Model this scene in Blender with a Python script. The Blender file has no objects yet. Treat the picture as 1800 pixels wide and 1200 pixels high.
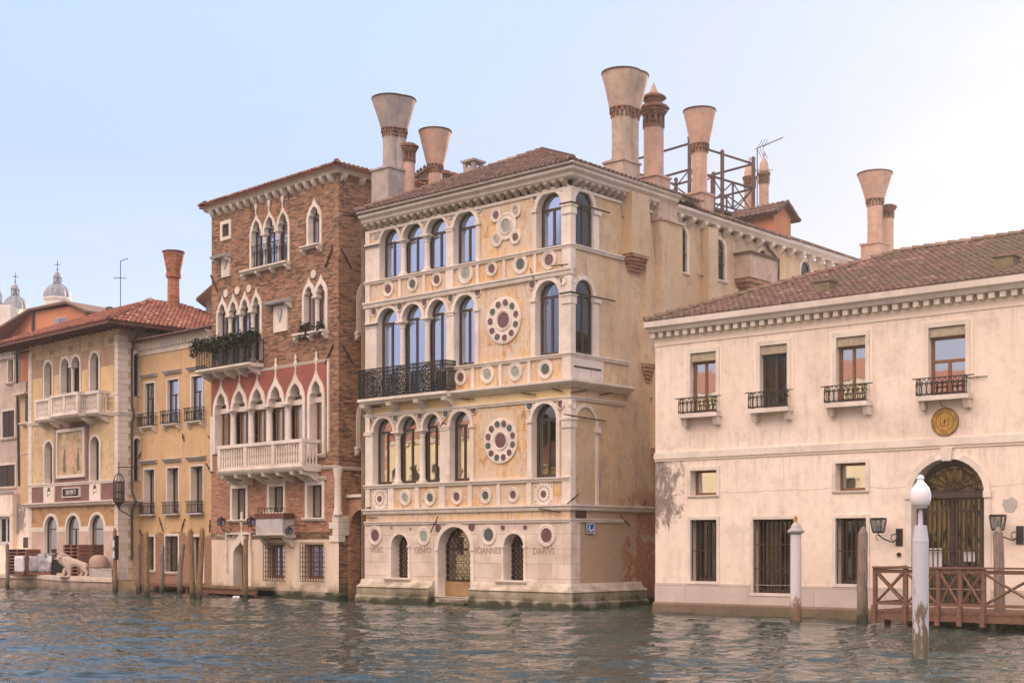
import bpy, bmesh, math, random
from mathutils import Vector, Matrix
from mathutils.geometry import delaunay_2d_cdt
R = math.radians; PI = math.pi
random.seed(7)
S = bpy.context.scene
COL = S.collection

# ------------------------------------------------------------------ camera
FPX, CX, HY, CAMH = 2400.0, 900.0, 958.0, 2.2      # survey of the photograph: focal length, centre, horizon (photo px), eye height (m)
cam_d = bpy.data.cameras.new('camera'); cam = bpy.data.objects.new('camera', cam_d); COL.objects.link(cam)
cam.location = (0, 0, CAMH); cam.rotation_euler = (R(90), 0, 0)
cam_d.sensor_width = 36; cam_d.lens = 36 * FPX / 1800; cam_d.shift_y = (HY - 600) / 1800
cam_d.clip_start = .1; cam_d.clip_end = 3000
S.camera = cam
# ------------------------------------------------------------------ light
SUN_DIR = Vector((.643, .766, 0)).normalized(); SUN_EL = R(19)
SUN_AZ = math.atan2(SUN_DIR.x, SUN_DIR.y)
W = bpy.data.worlds.new('World'); S.world = W; W.use_nodes = True
wn = W.node_tree; wn.nodes.clear()
sky = wn.nodes.new('ShaderNodeTexSky'); sky.sky_type = 'NISHITA'; sky.sun_disc = False
sky.sun_elevation = SUN_EL; sky.sun_rotation = SUN_AZ; sky.air_density = 1.0; sky.dust_density = 1.6; sky.ozone_density = 1.0; sky.altitude = 0
bg = wn.nodes.new('ShaderNodeBackground'); wo = wn.nodes.new('ShaderNodeOutputWorld'); wn.links.new(bg.outputs[0], wo.inputs[0])
def wnode(k, *ins, **kw):
    x = wn.nodes.new(k)
    for a, v in kw.items(): setattr(x, a, v)
    for i, v in enumerate(ins):
        if v is None: continue
        if hasattr(v, 'is_linked'): wn.links.new(v, x.inputs[i])
        else: x.inputs[i].default_value = v
    return x
def wramp(f, *st):
    x = wnode('ShaderNodeValToRGB', f); e = x.color_ramp.elements
    while len(e) < len(st): e.new(.5)
    for el, (p, c) in zip(e, st): el.position = p; el.color = (*c, 1)
    return x.outputs[0]
def wmix(f, a, b, mode='MIX'):
    x = wn.nodes.new('ShaderNodeMix'); x.data_type = 'RGBA'; x.blend_type = mode
    for i, v in ((0, f), (6, a), (7, b)):
        if hasattr(v, 'is_linked'): wn.links.new(v, x.inputs[i])
        else: x.inputs[i].default_value = v
    return x.outputs[2]
wdir = wnode('ShaderNodeTexCoord').outputs['Generated']
wz = wnode('ShaderNodeSeparateXYZ', wdir).outputs
# azimuth towards the sun (front right, behind the palaces) and away from it (over the opposite bank)
azs = wnode('ShaderNodeVectorMath', wdir, (SUN_DIR.x, SUN_DIR.y, 0), operation='DOT_PRODUCT').outputs['Value']
aright = wnode('ShaderNodeVectorMath', wdir, (.93, .36, 0), operation='DOT_PRODUCT').outputs['Value']
SKY_HI = wramp(wz[2], (0, (.72, .77, .86)), (.12, (.61, .71, .88)), (.26, (.45, .57, .86)), (.45, (.46, .63, .98)), (1, (.22, .38, .85)))
SKY_SUN = wramp(wz[2], (0, (.62, .57, .56)), (.15, (.54, .55, .61)), (.35, (.50, .56, .69)), (1, (.40, .5, .85)))
kright = wnode('ShaderNodeMapRange', aright, .15, .72, 0.0, 1.0, interpolation_type='SMOOTHSTEP').outputs[0]
front = wmix(kright, SKY_HI, SKY_SUN)
SKY_BACK_FILL = wramp(wz[2], (0, (.13, .125, .14)), (.14, (.12, .14, .19)), (.36, (.18, .20, .26)), (.56, (1.0, .86, .735)), (1, (.62, .56, .55)))
back = wmix(1.0, SKY_BACK_FILL, (4.1, 3.6, 3.45, 1), 'MULTIPLY')  # added fill: sky behind the camera brightened and warmed to light the shaded facades
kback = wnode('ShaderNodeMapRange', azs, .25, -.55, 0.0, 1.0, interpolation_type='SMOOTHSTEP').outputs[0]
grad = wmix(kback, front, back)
cl = wnode('ShaderNodeTexNoise', wnode('ShaderNodeMapping', wdir, None, None, (1.2, 1.2, 5)).outputs[0]); cl.inputs['Scale'].default_value = 2.2; cl.inputs['Detail'].default_value = 6
grad = wmix(wnode('ShaderNodeMapRange', cl.outputs['Fac'], .48, .75, 0.0, .22, interpolation_type='SMOOTHSTEP').outputs[0], grad, (.80, .80, .86, 1))
nis = wmix(1.0, sky.outputs[0], (.012, .012, .012, 1), 'MULTIPLY')
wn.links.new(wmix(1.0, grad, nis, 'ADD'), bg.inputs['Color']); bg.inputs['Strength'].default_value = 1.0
sd = bpy.data.lights.new('sun', 'SUN'); sd.energy = 5.0; sd.angle = R(.5); sd.color = (1, .80, .58)
so = bpy.data.objects.new('sun', sd); COL.objects.link(so)
so.rotation_euler = Vector((SUN_DIR.x * math.cos(SUN_EL), SUN_DIR.y * math.cos(SUN_EL), math.sin(SUN_EL))).to_track_quat('Z', 'Y').to_euler()
S.view_settings.view_transform = 'Standard'; S.view_settings.look = 'None'; S.view_settings.gamma = 1
S.view_settings.exposure = .28

# ------------------------------------------------------------------ material helpers
class NT:
    def __init__(s, name):
        s.m = bpy.data.materials.new(name); s.m.use_nodes = True; s.t = s.m.node_tree; s.t.nodes.clear()
        s.out = s.n('ShaderNodeOutputMaterial'); s.b = s.n('ShaderNodeBsdfPrincipled'); s.l(s.b.outputs[0], s.out.inputs[0])
        s.c = s.n('ShaderNodeTexCoord').outputs['Object']
    def n(s, k, **kw):
        x = s.t.nodes.new(k)
        for a, v in kw.items(): setattr(x, a, v)
        return x
    def l(s, a, b): s.t.links.new(a, b)
    def put(s, sock, v):
        if hasattr(v, 'is_linked'): s.l(v, sock)
        elif isinstance(v, (tuple, list)) and len(v) == 3 and sock.type == 'RGBA': sock.default_value = (*v, 1)
        else: sock.default_value = v
    def map(s, sc=(1, 1, 1), loc=(0, 0, 0), v=None):
        x = s.n('ShaderNodeMapping'); s.l(v or s.c, x.inputs[0]); x.inputs['Scale'].default_value = sc; x.inputs['Location'].default_value = loc
        return x.outputs[0]
    def noise(s, scale, det=4, v=None, rough=.55, dist=0):
        x = s.n('ShaderNodeTexNoise'); s.l(v or s.c, x.inputs['Vector']); x.inputs['Scale'].default_value = scale
        x.inputs['Detail'].default_value = det; x.inputs['Roughness'].default_value = rough; x.inputs['Distortion'].default_value = dist
        return x.outputs['Fac']
    def ramp(s, f, *stops):
        x = s.n('ShaderNodeValToRGB'); s.l(f, x.inputs[0]); e = x.color_ramp.elements
        while len(e) < len(stops): e.new(.5)
        for el, (p, c) in zip(e, stops):
            el.position = p; el.color = (*c, 1) if isinstance(c, (tuple, list)) else (c, c, c, 1)
        return x.outputs[0]
    def mix(s, f, a, b, mode='MIX'):
        x = s.n('ShaderNodeMix', data_type='RGBA', blend_type=mode)
        s.put(x.inputs[0], f); s.put(x.inputs[6], a); s.put(x.inputs[7], b)
        return x.outputs[2]
    def math(s, op, a, b=0.0, c=0.0, clamp=False):
        x = s.n('ShaderNodeMath', operation=op, use_clamp=clamp); s.put(x.inputs[0], a); s.put(x.inputs[1], b); s.put(x.inputs[2], c)
        return x.outputs[0]
    def xyz(s, v=None):
        x = s.n('ShaderNodeSeparateXYZ'); s.l(v or s.c, x.inputs[0]); return x.outputs
    def comb(s, x, y, z):
        k = s.n('ShaderNodeCombineXYZ'); s.put(k.inputs[0], x); s.put(k.inputs[1], y); s.put(k.inputs[2], z); return k.outputs[0]
    def step(s, v, lo, hi):
        x = s.n('ShaderNodeMapRange', interpolation_type='SMOOTHSTEP'); s.put(x.inputs[0], v); x.inputs[1].default_value = lo; x.inputs[2].default_value = hi
        return x.outputs[0]
    def bump(s, h, strength=.4, dist=.02, nrm=None):
        x = s.n('ShaderNodeBump'); s.put(x.inputs['Height'], h); x.inputs['Strength'].default_value = strength; x.inputs['Distance'].default_value = dist
        if nrm: s.l(nrm, x.inputs['Normal'])
        return x.outputs[0]
    def done(s, col, rough=.8, nrm=None, metal=0, spec=.3):
        s.put(s.b.inputs['Base Color'], col); s.put(s.b.inputs['Roughness'], rough); s.b.inputs['Metallic'].default_value = metal
        s.b.inputs['Specular IOR Level'].default_value = spec
        if nrm: s.l(nrm, s.b.inputs['Normal'])
        return s.m

def wet(n, col, lo=.15, hi=.75, c=(.045, .05, .025), c2=(.12, .11, .06)):
    """tide line: algae and damp on stone near the water"""
    z = n.xyz()[2]
    k = n.math('ADD', z, n.math('MULTIPLY', n.math('SUBTRACT', n.noise(1.6, 5), .5), 1.3))
    a = n.step(k, hi + .35, hi - .15); b = n.step(k, hi - .1, min(lo, hi - .4))
    col = n.mix(n.math('MULTIPLY', a, .65), col, c2); return n.mix(b, col, c)

def plaster(name, c1, c2, c3, streak=.35, sc=.5, brick=None, wetz=None, fine=.25, rough=.9, patch=None, lift=(.35, .65)):
    n = NT(name)
    big = n.noise(sc, 5, rough=.6, dist=.3); col = n.mix(n.step(big, *lift), c1, c2)
    st = n.noise(2.2, 6, n.map((1.6, 1.6, .16)), rough=.65)
    col = n.mix(n.math('MULTIPLY', n.step(st, .5, .8), streak), col, c3)
    md = n.noise(3.5, 6, rough=.7); col = n.mix(n.math('MULTIPLY', n.step(md, .45, .7), streak * .55), col, c3)
    fn = n.noise(24, 3); col = n.mix(fine, col, n.mix(fn, (.25, .25, .25), (.75, .75, .75)), 'SOFT_LIGHT')
    if brick:
        z = n.xyz()[2]; x = n.xyz()
        h = n.math('ADD', z, n.math('MULTIPLY', n.math('SUBTRACT', n.noise(.8, 5, rough=.6), .5), brick[1]))
        m = n.step(h, brick[0] + .06, brick[0] - .06)
        bc = n.noise(9, 4, n.map((.7, .7, 2.6)), rough=.7); bcol = n.ramp(bc, (.3, (.12, .07, .05)), (.5, (.31, .17, .11)), (.7, (.46, .34, .25)))
        col = n.mix(m, col, bcol)
    if patch: col = patch(n, col)
    if wetz is not None: col = wet(n, col, hi=wetz)
    h = n.math('ADD', n.math('MULTIPLY', fn, .4), md)
    return n.done(col, rough, n.bump(h, .35, .025))

def stone(name, c1, c2, c3, wetz=None, blocks=None, rough=.7, amt=.5):
    n = NT(name)
    a = n.noise(.9, 6, rough=.65, dist=.4); col = n.mix(n.step(a, .38, .62), c1, c2)
    b = n.noise(4.5, 7, n.map((1, 1, .45)), rough=.72); col = n.mix(n.math('MULTIPLY', n.step(b, .52, .75), amt), col, c3)
    h = n.noise(14, 4)
    if blocks:
        x = n.xyz(); br = n.n('ShaderNodeTexBrick'); n.l(n.comb(n.math('ADD', x[0], x[1]), x[2], 0), br.inputs[0])
        br.inputs['Scale'].default_value = 1; br.inputs['Brick Width'].default_value = blocks[0]; br.inputs['Row Height'].default_value = blocks[1]
        br.inputs['Mortar Size'].default_value = .012; br.inputs['Color1'].default_value = (.86, .84, .82, 1); br.inputs['Color2'].default_value = (1, 1, 1, 1)
        br.inputs['Mortar'].default_value = (.5, .45, .4, 1); br.inputs['Mortar Smooth'].default_value = .3
        col = n.mix(.75, col, br.outputs[0], 'MULTIPLY')
    if wetz is not None: col = wet(n, col, hi=wetz)
    return n.done(col, rough, n.bump(h, .25, .02))

def brickm(name, dark, mid, light, mort, amt=.5, wetz=None):
    n = NT(name); x = n.xyz(); v = n.comb(n.math('ADD', x[0], x[1]), x[2], 0)
    br = n.n('ShaderNodeTexBrick'); n.l(v, br.inputs[0]); br.inputs['Scale'].default_value = 1
    br.inputs['Brick Width'].default_value = .27; br.inputs['Row Height'].default_value = .085; br.inputs['Mortar Size'].default_value = .008
    br.inputs['Color1'].default_value = (.0, .0, .0, 1); br.inputs['Color2'].default_value = (1, 1, 1, 1); br.inputs['Mortar'].default_value = (.5, .5, .5, 1)
    tint = n.ramp(br.outputs[0], (.0, dark), (.25, mid), (.75, mid), (1, light))
    col = n.mix(br.outputs['Fac'], tint, mort)
    a = n.noise(.8, 5, n.map((1, 1, 1.6)), rough=.6); b = n.noise(3.2, 6, n.map((.55, .55, 3.2)), rough=.75)
    col = n.mix(n.math('MULTIPLY', n.step(b, .46, .58), n.step(a, .30, .56)), col, dark)
    col = n.mix(n.math('MULTIPLY', n.step(n.noise(1.3, 5, n.map((1, 1, .7), (7, 3, 1))), .52, .72), .55), col, light)
    if wetz is not None: col = wet(n, col, hi=wetz)
    return n.done(col, .92, n.bump(n.math('ADD', b, n.math('MULTIPLY', br.outputs['Fac'], -.4)), .6, .03))

def simple(name, c, rough=.6, metal=0, var=.25, sc=6, c2=None, bumpy=.15, spec=.3):
    n = NT(name); f = n.noise(sc, 5, rough=.65)
    c2 = c2 or tuple(v * (1 - var) for v in c)
    return n.done(n.mix(n.step(f, .35, .65), c, c2), rough, n.bump(f, bumpy, .02), metal, spec)

def roofm(name, a, b, c, moss=None):
    n = NT(name); at = n.n('ShaderNodeAttribute', attribute_name='tint')
    col = n.ramp(at.outputs['Fac'], (0, a), (.45, b), (.8, b), (1, c))
    big = n.noise(.35, 5, rough=.6)
    if moss: col = n.mix(n.math('MULTIPLY', n.step(big, .45, .62), .8), col, moss)
    f = n.noise(7, 5, rough=.7); col = n.mix(n.math('MULTIPLY', n.step(f, .5, .75), .5), col, tuple(v * .45 for v in b))
    return n.done(col, .9, n.bump(f, .4, .02))

def glassm(name, refl=.35, tint=(.9, .93, 1.0), wob=.05):
    n = NT(name); n.t.nodes.remove(n.b)
    g = n.n('ShaderNodeBsdfGlossy'); g.inputs['Roughness'].default_value = .02; g.inputs['Color'].default_value = (*tint, 1)
    t = n.n('ShaderNodeBsdfTransparent'); t.inputs['Color'].default_value = (.55, .56, .55, 1)
    lw = n.n('ShaderNodeFresnel'); lw.inputs[0].default_value = 1.5
    f = n.math('MULTIPLY_ADD', lw.outputs[0], .8, refl, clamp=True)
    m = n.n('ShaderNodeMixShader'); n.l(f, m.inputs[0]); n.l(t.outputs[0], m.inputs[1]); n.l(g.outputs[0], m.inputs[2]); n.l(m.outputs[0], n.out.inputs[0])
    n.l(n.bump(n.noise(1.3, 2), wob, .05), g.inputs['Normal'])
    return n.m

M = {}
M['istria'] = stone('istrian_stone', (.72, .65, .575), (.61, .54, .47), (.36, .29, .23), amt=.5)
M['istria_blocks'] = stone('istrian_blocks', (.72, .63, .555), (.58, .48, .40), (.36, .27, .20), blocks=(1.15, .52), amt=.35)
M['istria_wet'] = stone('istrian_plinth', (.62, .55, .47), (.48, .41, .32), (.25, .21, .15), wetz=.5, blocks=(1.4, .3))
M['grey_stone'] = stone('grey_stone', (.46, .44, .43), (.36, .34, .33), (.2, .19, .18))
M['brick'] = brickm('old_brick', (.095, .055, .04), (.30, .15, .085), (.43, .27, .165), (.38, .27, .19), wetz=.55)
M['brick2'] = brickm('lower_brick', (.22, .10, .06), (.37, .19, .12), (.47, .28, .18), (.42, .31, .23), wetz=.3)
M['brick3'] = brickm('chimney_brick', (.22, .08, .04), (.42, .16, .08), (.52, .25, .14), (.42, .28, .2))
def white_patch(n, col):
    x = n.xyz(); u, z = x[0], x[2]
    reg = n.math('MULTIPLY', n.step(u, 2.0, .1), n.math('MULTIPLY', n.step(z, 1.9, 3.3), n.step(z, 5.1, 4.9)))
    m = n.step(n.math('ADD', n.noise(2.6, 9, n.map((1, 1, .6)), rough=.8, dist=.5), n.math('MULTIPLY', reg, .31)), .64, .79)
    m = n.math('MULTIPLY', m, n.step(reg, .01, .12)); col = n.mix(m, col, n.mix(n.noise(5, 5, rough=.7), (.11, .09, .09), (.34, .28, .25)))
    s = n.math('MULTIPLY', n.step(n.noise(.55, 6, n.map((1, 1, .8), (3, 9, 4)), rough=.7), .5, .7), n.step(z, 1.2, 3.0))
    col = n.mix(n.math('MULTIPLY', s, .38), col, (.38, .31, .29))
    dn = n.math('MULTIPLY', n.step(n.noise(5, 4, n.map((1, 1, .05), (2, 1, 0)), rough=.75), .50, .66), 1.0)
    for top, ln in ((8.95, 1.3), (4.86, 1.0), (5.75, .8), (1.15, .6)):
        f_ = n.math('MULTIPLY', n.step(z, top - ln * 1.4, top - .02), n.step(z, top + .04, top)); col = n.mix(n.math('MULTIPLY', n.math('MULTIPLY', dn, f_), .34), col, (.36, .30, .25))
    ck = n.math('ABSOLUTE', n.math('SUBTRACT', z, n.math('ADD', 3.86, n.math('MULTIPLY', n.math('SUBTRACT', n.noise(.9, 6), .5), .35))))
    return n.mix(n.math('MULTIPLY', n.step(ck, .02, .006), .5), col, (.4, .28, .2))
M['plaster_white'] = plaster('pale_plaster', (.84, .73, .63), (.78, .65, .55), (.47, .40, .34), streak=.6, sc=.35, patch=white_patch)
M['plaster_frieze'] = plaster('pale_frieze', (.82, .71, .60), (.80, .67, .54), (.6, .5, .4), streak=.3)
def darip(n, col):
    x = n.xyz(); z = x[2]
    k = n.math('ADD', z, n.math('MULTIPLY', n.math('SUBTRACT', n.noise(.7, 5), .5), 1.6))
    col = n.mix(n.math('MULTIPLY', n.step(n.noise(.55, 6, n.map((1, 1, .7), (5, 2, 8)), rough=.7), .48, .66), .5), col, (.56, .36, .17))
    col = n.mix(n.math('MULTIPLY', n.step(n.noise(1.4, 6, n.map((1, 1, .35), (1, 6, 3)), rough=.75), .54, .70), .5), col, (.30, .23, .18))
    col = n.mix(n.math('MULTIPLY', n.step(k, 4.4, 3.2), .6), col, (.36, .27, .215))
    reg = n.math('MULTIPLY', n.step(x[1], 2.4, 3.3), n.step(z, 4.9, 3.4))
    m = n.step(n.math('ADD', n.noise(.9, 6, rough=.65), n.math('MULTIPLY', reg, .16)), .60, .63); m = n.math('MULTIPLY', m, reg)
    bc = n.noise(9, 4, n.map((.7, .7, 2.6)), rough=.7); bcol = n.ramp(bc, (.3, (.15, .07, .045)), (.5, (.40, .17, .09)), (.7, (.5, .34, .25)))
    return n.mix(m, col, bcol)
M['plaster_side'] = plaster('side_plaster', (.66, .52, .36), (.54, .41, .27), (.33, .24, .18), streak=.85, sc=.3, patch=darip, wetz=.5)
M['plaster_yellow'] = plaster('ochre_plaster', (.62, .43, .235), (.54, .365, .20), (.30, .215, .15), streak=.7, sc=.6, brick=(2.75, 2.2), wetz=.2)
M['plaster_gold'] = plaster('gold_plaster', (.64, .50, .30), (.52, .38, .23), (.26, .17, .125), streak=.95, sc=.8)
M['plaster_red'] = plaster('red_plaster', (.33, .11, .08), (.26, .09, .07), (.17, .08, .065), streak=.6, sc=1.2)
M['plaster_grey'] = plaster('grey_plaster', (.58, .47, .40), (.46, .37, .32), (.25, .21, .19), streak=.7, sc=.7, wetz=.3)
M['plaster_orange'] = plaster('orange_plaster', (.62, .26, .14), (.52, .22, .13), (.38, .2, .14), streak=.4)
M['plaster_pink'] = plaster('chimney_plaster', (.58, .38, .29), (.49, .33, .26), (.27, .20, .17), streak=.8, sc=1.2)
M['plaster_tan'] = plaster('tan_chimney_plaster', (.54, .41, .32), (.43, .33, .26), (.22, .18, .15), streak=.9, sc=1.2)
M['plaster_ash'] = plaster('ash_chimney_plaster', (.44, .38, .34), (.34, .30, .28), (.2, .17, .16), streak=.7, sc=1.5)
M['plaster_base'] = plaster('palace_base_render', (.70, .60, .50), (.62, .50, .38), (.50, .33, .16), streak=.55, sc=.6, wetz=.35)
# honey marble with slabs and veins
n = NT('honey_marble'); x = n.xyz()
bo = n.n('ShaderNodeTexBrick'); n.l(n.comb(x[0], x[2], 0), bo.inputs[0]); bo.inputs['Scale'].default_value = 1; bo.inputs['Brick Width'].default_value = .85; bo.inputs['Row Height'].default_value = .78; bo.inputs['Mortar Size'].default_value = 0.0
bo.inputs['Color1'].default_value = (0, 0, 0, 1); bo.inputs['Color2'].default_value = (1, 1, 1, 1)
vo = n.math('MULTIPLY', bo.outputs[0], 9.0); vz = n.noise(1.25, 7, n.comb(n.math('ADD', n.math('MULTIPLY', x[0], 1.7), vo), x[1], n.math('ADD', n.math('MULTIPLY', x[2], .7), vo)), rough=.6, dist=2.2)
col = n.ramp(vz, (.30, (.34, .20, .11)), (.40, (.58, .37, .19)), (.48, (.66, .49, .30)), (.58, (.66, .55, .42)), (.72, (.56, .47, .41)))
br = n.n('ShaderNodeTexBrick'); n.l(n.comb(x[0], x[2], 0), br.inputs[0]); br.inputs['Scale'].default_value = 1; br.inputs['Brick Width'].default_value = .85; br.inputs['Row Height'].default_value = .78
br.inputs['Mortar Size'].default_value = .007; br.inputs['Color1'].default_value = (.86, .88, 1.0, 1); br.inputs['Color2'].default_value = (1.0, .86, .62, 1); br.inputs['Mortar'].default_value = (.55, .45, .35, 1)
col = n.mix(.85, col, br.outputs[0], 'MULTIPLY')
col = n.mix(n.math('MULTIPLY', n.step(n.noise(6, 6, n.map((1.5, 1.5, .5)), rough=.7, dist=2.5), .60, .66), .55), col, (.34, .16, .06))
col = n.mix(n.math('MULTIPLY', n.step(n.noise(.8, 6, rough=.7), .46, .62), .55), col, (.62, .53, .44)); M['marble'] = n.done(col, .55, n.bump(vz, .1, .01))
M['cream'] = plaster('cream_band', (.72, .58, .34), (.66, .50, .27), (.5, .36, .2), streak=.45, sc=1)
M['porphyry'] = simple('porphyry', (.17, .085, .095), .45, var=.35, sc=9)
M['serpentine'] = simple('serpentine', (.10, .12, .10), .45, var=.3, sc=9)
M['pale_disc'] = simple('pale_green_marble', (.34, .36, .31), .5, c2=(.22, .25, .22), sc=7)
M['band_disc'] = simple('striped_marble', (.45, .38, .34), .5, c2=(.25, .2, .19), sc=7)
M['tile'] = roofm('terracotta_tiles', (.15, .075, .055), (.34, .15, .095), (.50, .27, .19))
M['tile_moss'] = roofm('mossy_tiles', (.12, .07, .055), (.22, .125, .095), (.34, .22, .17), moss=(.15, .125, .075))
M['tile_brown'] = roofm('brown_tiles', (.10, .065, .05), (.19, .12, .095), (.30, .2, .15))
M['tile_red'] = roofm('red_tiles', (.17, .065, .05), (.32, .13, .085), (.50, .27, .18))
M['iron'] = simple('iron', (.035, .03, .03), .6, .3, sc=20)
M['rust'] = simple('rusty_iron', (.09, .05, .035), .8, .2, sc=20)
M['frame'] = simple('dark_brown_frame', (.065, .045, .04), .5, sc=10)
M['frame_oak'] = simple('oak_frame', (.22, .10, .05), .5, sc=10)
M['frame_white'] = simple('white_frame', (.6, .6, .6), .5)
M['glass'] = glassm('window_glass', .05, (.62, .70, .88))
M['glass_dark'] = glassm('old_glass', .02, (.62, .60, .56))
M['curtain'] = simple('curtain', (.17, .17, .19), .9, sc=3)
M['curtain_warm'] = simple('warm_curtain', (.22, .17, .12), .9, sc=3)
M['room'] = simple('room', (.05, .04, .035), .9)
M['brick_dark'] = brickm('sooty_brick', (.10, .05, .035), (.24, .11, .07), (.33, .18, .12), (.2, .14, .1))
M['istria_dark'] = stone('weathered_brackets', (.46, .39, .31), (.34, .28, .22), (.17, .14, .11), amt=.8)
M['shutter'] = simple('green_shutter', (.035, .045, .04), .6, sc=9)
M['shutter_brown'] = simple('brown_shutter', (.06, .042, .036), .65, sc=9)
M['wood'] = simple('stage_wood', (.20, .10, .065), .7, sc=12, c2=(.12, .065, .045), bumpy=.3)
def pole_m(name, a, b, wz):
    n = NT(name); f = n.noise(5, 6, n.map((5, 5, .5)), rough=.7); col = n.mix(n.step(f, .35, .65), a, b)
    col = wet(n, col, hi=wz, c=(.03, .03, .02)); return n.done(col, .85, n.bump(f, .6, .03))
M['pole'] = pole_m('weathered_pole', (.30, .23, .20), (.15, .115, .10), .45)
M['pole_warm'] = pole_m('varnished_pole', (.33, .20, .10), (.16, .10, .055), .45)
n = NT('white_paint_pole'); f = n.noise(3, 7, n.map((3, 3, 1)), rough=.75); z = n.xyz()[2]
col = n.mix(n.step(n.math('ADD', n.math('MULTIPLY', n.step(z, 1.1, .3), .3), f), .70, .74), (.62, .60, .62), (.36, .19, .13))
M['paint_pole'] = n.done(wet(n, col, hi=.35), .5, n.bump(f, .2, .02))
n = NT('lamp_post_paint'); f = n.noise(2.6, 7, n.map((3.5, 3.5, .8)), rough=.75); z = n.xyz()[2]
col = n.mix(n.step(n.math('ADD', n.math('MULTIPLY', n.step(z, 2.2, .2), .24), f), .66, .71), (.50, .50, .56), (.15, .12, .09))
M['lamp_paint'] = n.done(wet(n, col, hi=.3), .6, n.bump(f, .3, .02))
M['lamp_glass'] = simple('opal_glass', (.78, .78, .82), .15, var=.03, bumpy=0, spec=.5)
M['timber'] = simple('altana_timber', (.13, .085, .08), .8, sc=8)
M['lead'] = simple('lead', (.30, .31, .33), .6, .2, sc=1.5, c2=(.2, .2, .22))
M['gold'] = simple('gilded_metal', (.50, .30, .07), .45, .4, sc=6, c2=(.36, .2, .05))
M['gold_dark'] = simple('engraved_line', (.10, .06, .03), .7)
M['blue'] = simple('blue_sign', (.01, .09, .42), .4, var=.1)
M['white'] = simple('white_paint', (.75, .75, .75), .5, var=.08)
M['letter'] = simple('carved_letter', (.36, .28, .22), .9)
M['leaf'] = simple('leaves', (.035, .055, .02), .7, sc=8, c2=(.075, .065, .03))
M['planter'] = simple('red_planter', (.16, .06, .04), .7)
M['plastic'] = simple('plastic_wrap', (.48, .46, .52), .35, sc=3, c2=(.34, .32, .36), bumpy=.5)
M['pallet'] = simple('pallet_wood', (.26, .12, .09), .8, sc=8)
M['lamp_pane'] = glassm('lantern_glass', .1)
M['zinc'] = simple('zinc_pipe', (.10, .08, .075), .6, .3)
M['blind'] = simple('blind', (.42, .36, .26), .8)
M['paper'] = simple('paper', (.8, .8, .8), .8, var=.03)
# mosaics
n = NT('gold_mosaic'); f = n.noise(1.9, 6, dist=.5, rough=.7)
col = n.ramp(f, (.3, (.12, .10, .10)), (.42, (.40, .28, .15)), (.55, (.56, .43, .24)), (.68, (.44, .33, .26)), (.8, (.3, .16, .1)))
M['mosaic'] = n.done(col, .5, n.bump(n.noise(25, 2), .3, .01))
n = NT('fresco'); f = n.noise(1.5, 6, dist=1.2, rough=.65)
col = n.ramp(f, (.28, (.10, .075, .06)), (.42, (.30, .17, .09)), (.52, (.50, .31, .13)), (.62, (.34, .20, .13)), (.75, (.45, .33, .22)))
M['fresco'] = n.done(n.mix(.35, col, (.40, .25, .15)), .85, n.bump(f, .1, .01))
M['purple'] = plaster('porphyry_plaster', (.24, .13, .11), (.18, .10, .09), (.1, .07, .06), streak=.4, sc=1.5)
M['robe'] = simple('rose_mosaic', (.55, .27, .17), .6, c2=(.62, .45, .33), sc=8)
M['robe_dark'] = simple('blue_mosaic', (.09, .10, .13), .6, c2=(.22, .15, .1), sc=8)

# ------------------------------------------------------------------ geometry helpers
class Frame:
    """a wall plane: u runs right along it, w out of it, z up; M maps it into its building's own space"""
    def __init__(s, O, d, base=None, off=Matrix()):
        s.O = Vector(O[:2]); s.d = Vector(d[:2]).normalized(); s.n = Vector((s.d.y, -s.d.x)); s.M = off
    def u(s, px, w=0):
        r = (px - CX) / FPX; P = s.O + s.n * w
        return (r * P.y - P.x) / (s.d.x - r * s.d.y)
    def z(s, px, py, w=0):
        P = s.O + s.n * w + s.d * s.u(px, w); return CAMH + (HY - py) / FPX * P.y
    def uz(s, px, py, w=0): return s.u(px, w), s.z(px, py, w)
    def world(s, u, w, z): P = s.O + s.d * u + s.n * w; return Vector((P.x, P.y, z))
    def side(s, u):      # the wall that turns back at u, seen from the right
        P = s.O + s.d * u
        return Frame(P, (-s.d.y, s.d.x), off=s.M @ Matrix.Translation((u, 0, 0)) @ Matrix.Rotation(PI / 2, 4, 'Z'))
def gp(px, Y): return ((px - CX) / FPX * Y, Y)
def fr(pxl, Yl, pxr, Yr):
    a, b = Vector(gp(pxl, Yl)), Vector(gp(pxr, Yr)); f = Frame(a, b - a); f.W = (b - a).length; return f
ID = Frame((0, 0), (1, 0))

def tri_fill(outer, holes):
    vs, es = [], []
    for loop in [outer] + holes:
        k = len(vs); m = len(loop); vs += [Vector(p) for p in loop]; es += [(k + i, k + (i + 1) % m) for i in range(m)]
    v, e, f, *_ = delaunay_2d_cdt(vs, es, [], 0, 1e-6)
    def inside(p, L):
        c = False; j = len(L) - 1
        for i in range(len(L)):
            if (L[i][1] > p[1]) != (L[j][1] > p[1]) and p[0] < (L[j][0] - L[i][0]) * (p[1] - L[i][1]) / (L[j][1] - L[i][1]) + L[i][0]: c = not c
            j = i
        return c
    keep = []
    for t in f:
        c = ((v[t[0]][0] + v[t[1]][0] + v[t[2]][0]) / 3, (v[t[0]][1] + v[t[1]][1] + v[t[2]][1]) / 3)
        if inside(c, outer) and not any(inside(c, h) for h in holes): keep.append(t)
    return v, keep

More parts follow.
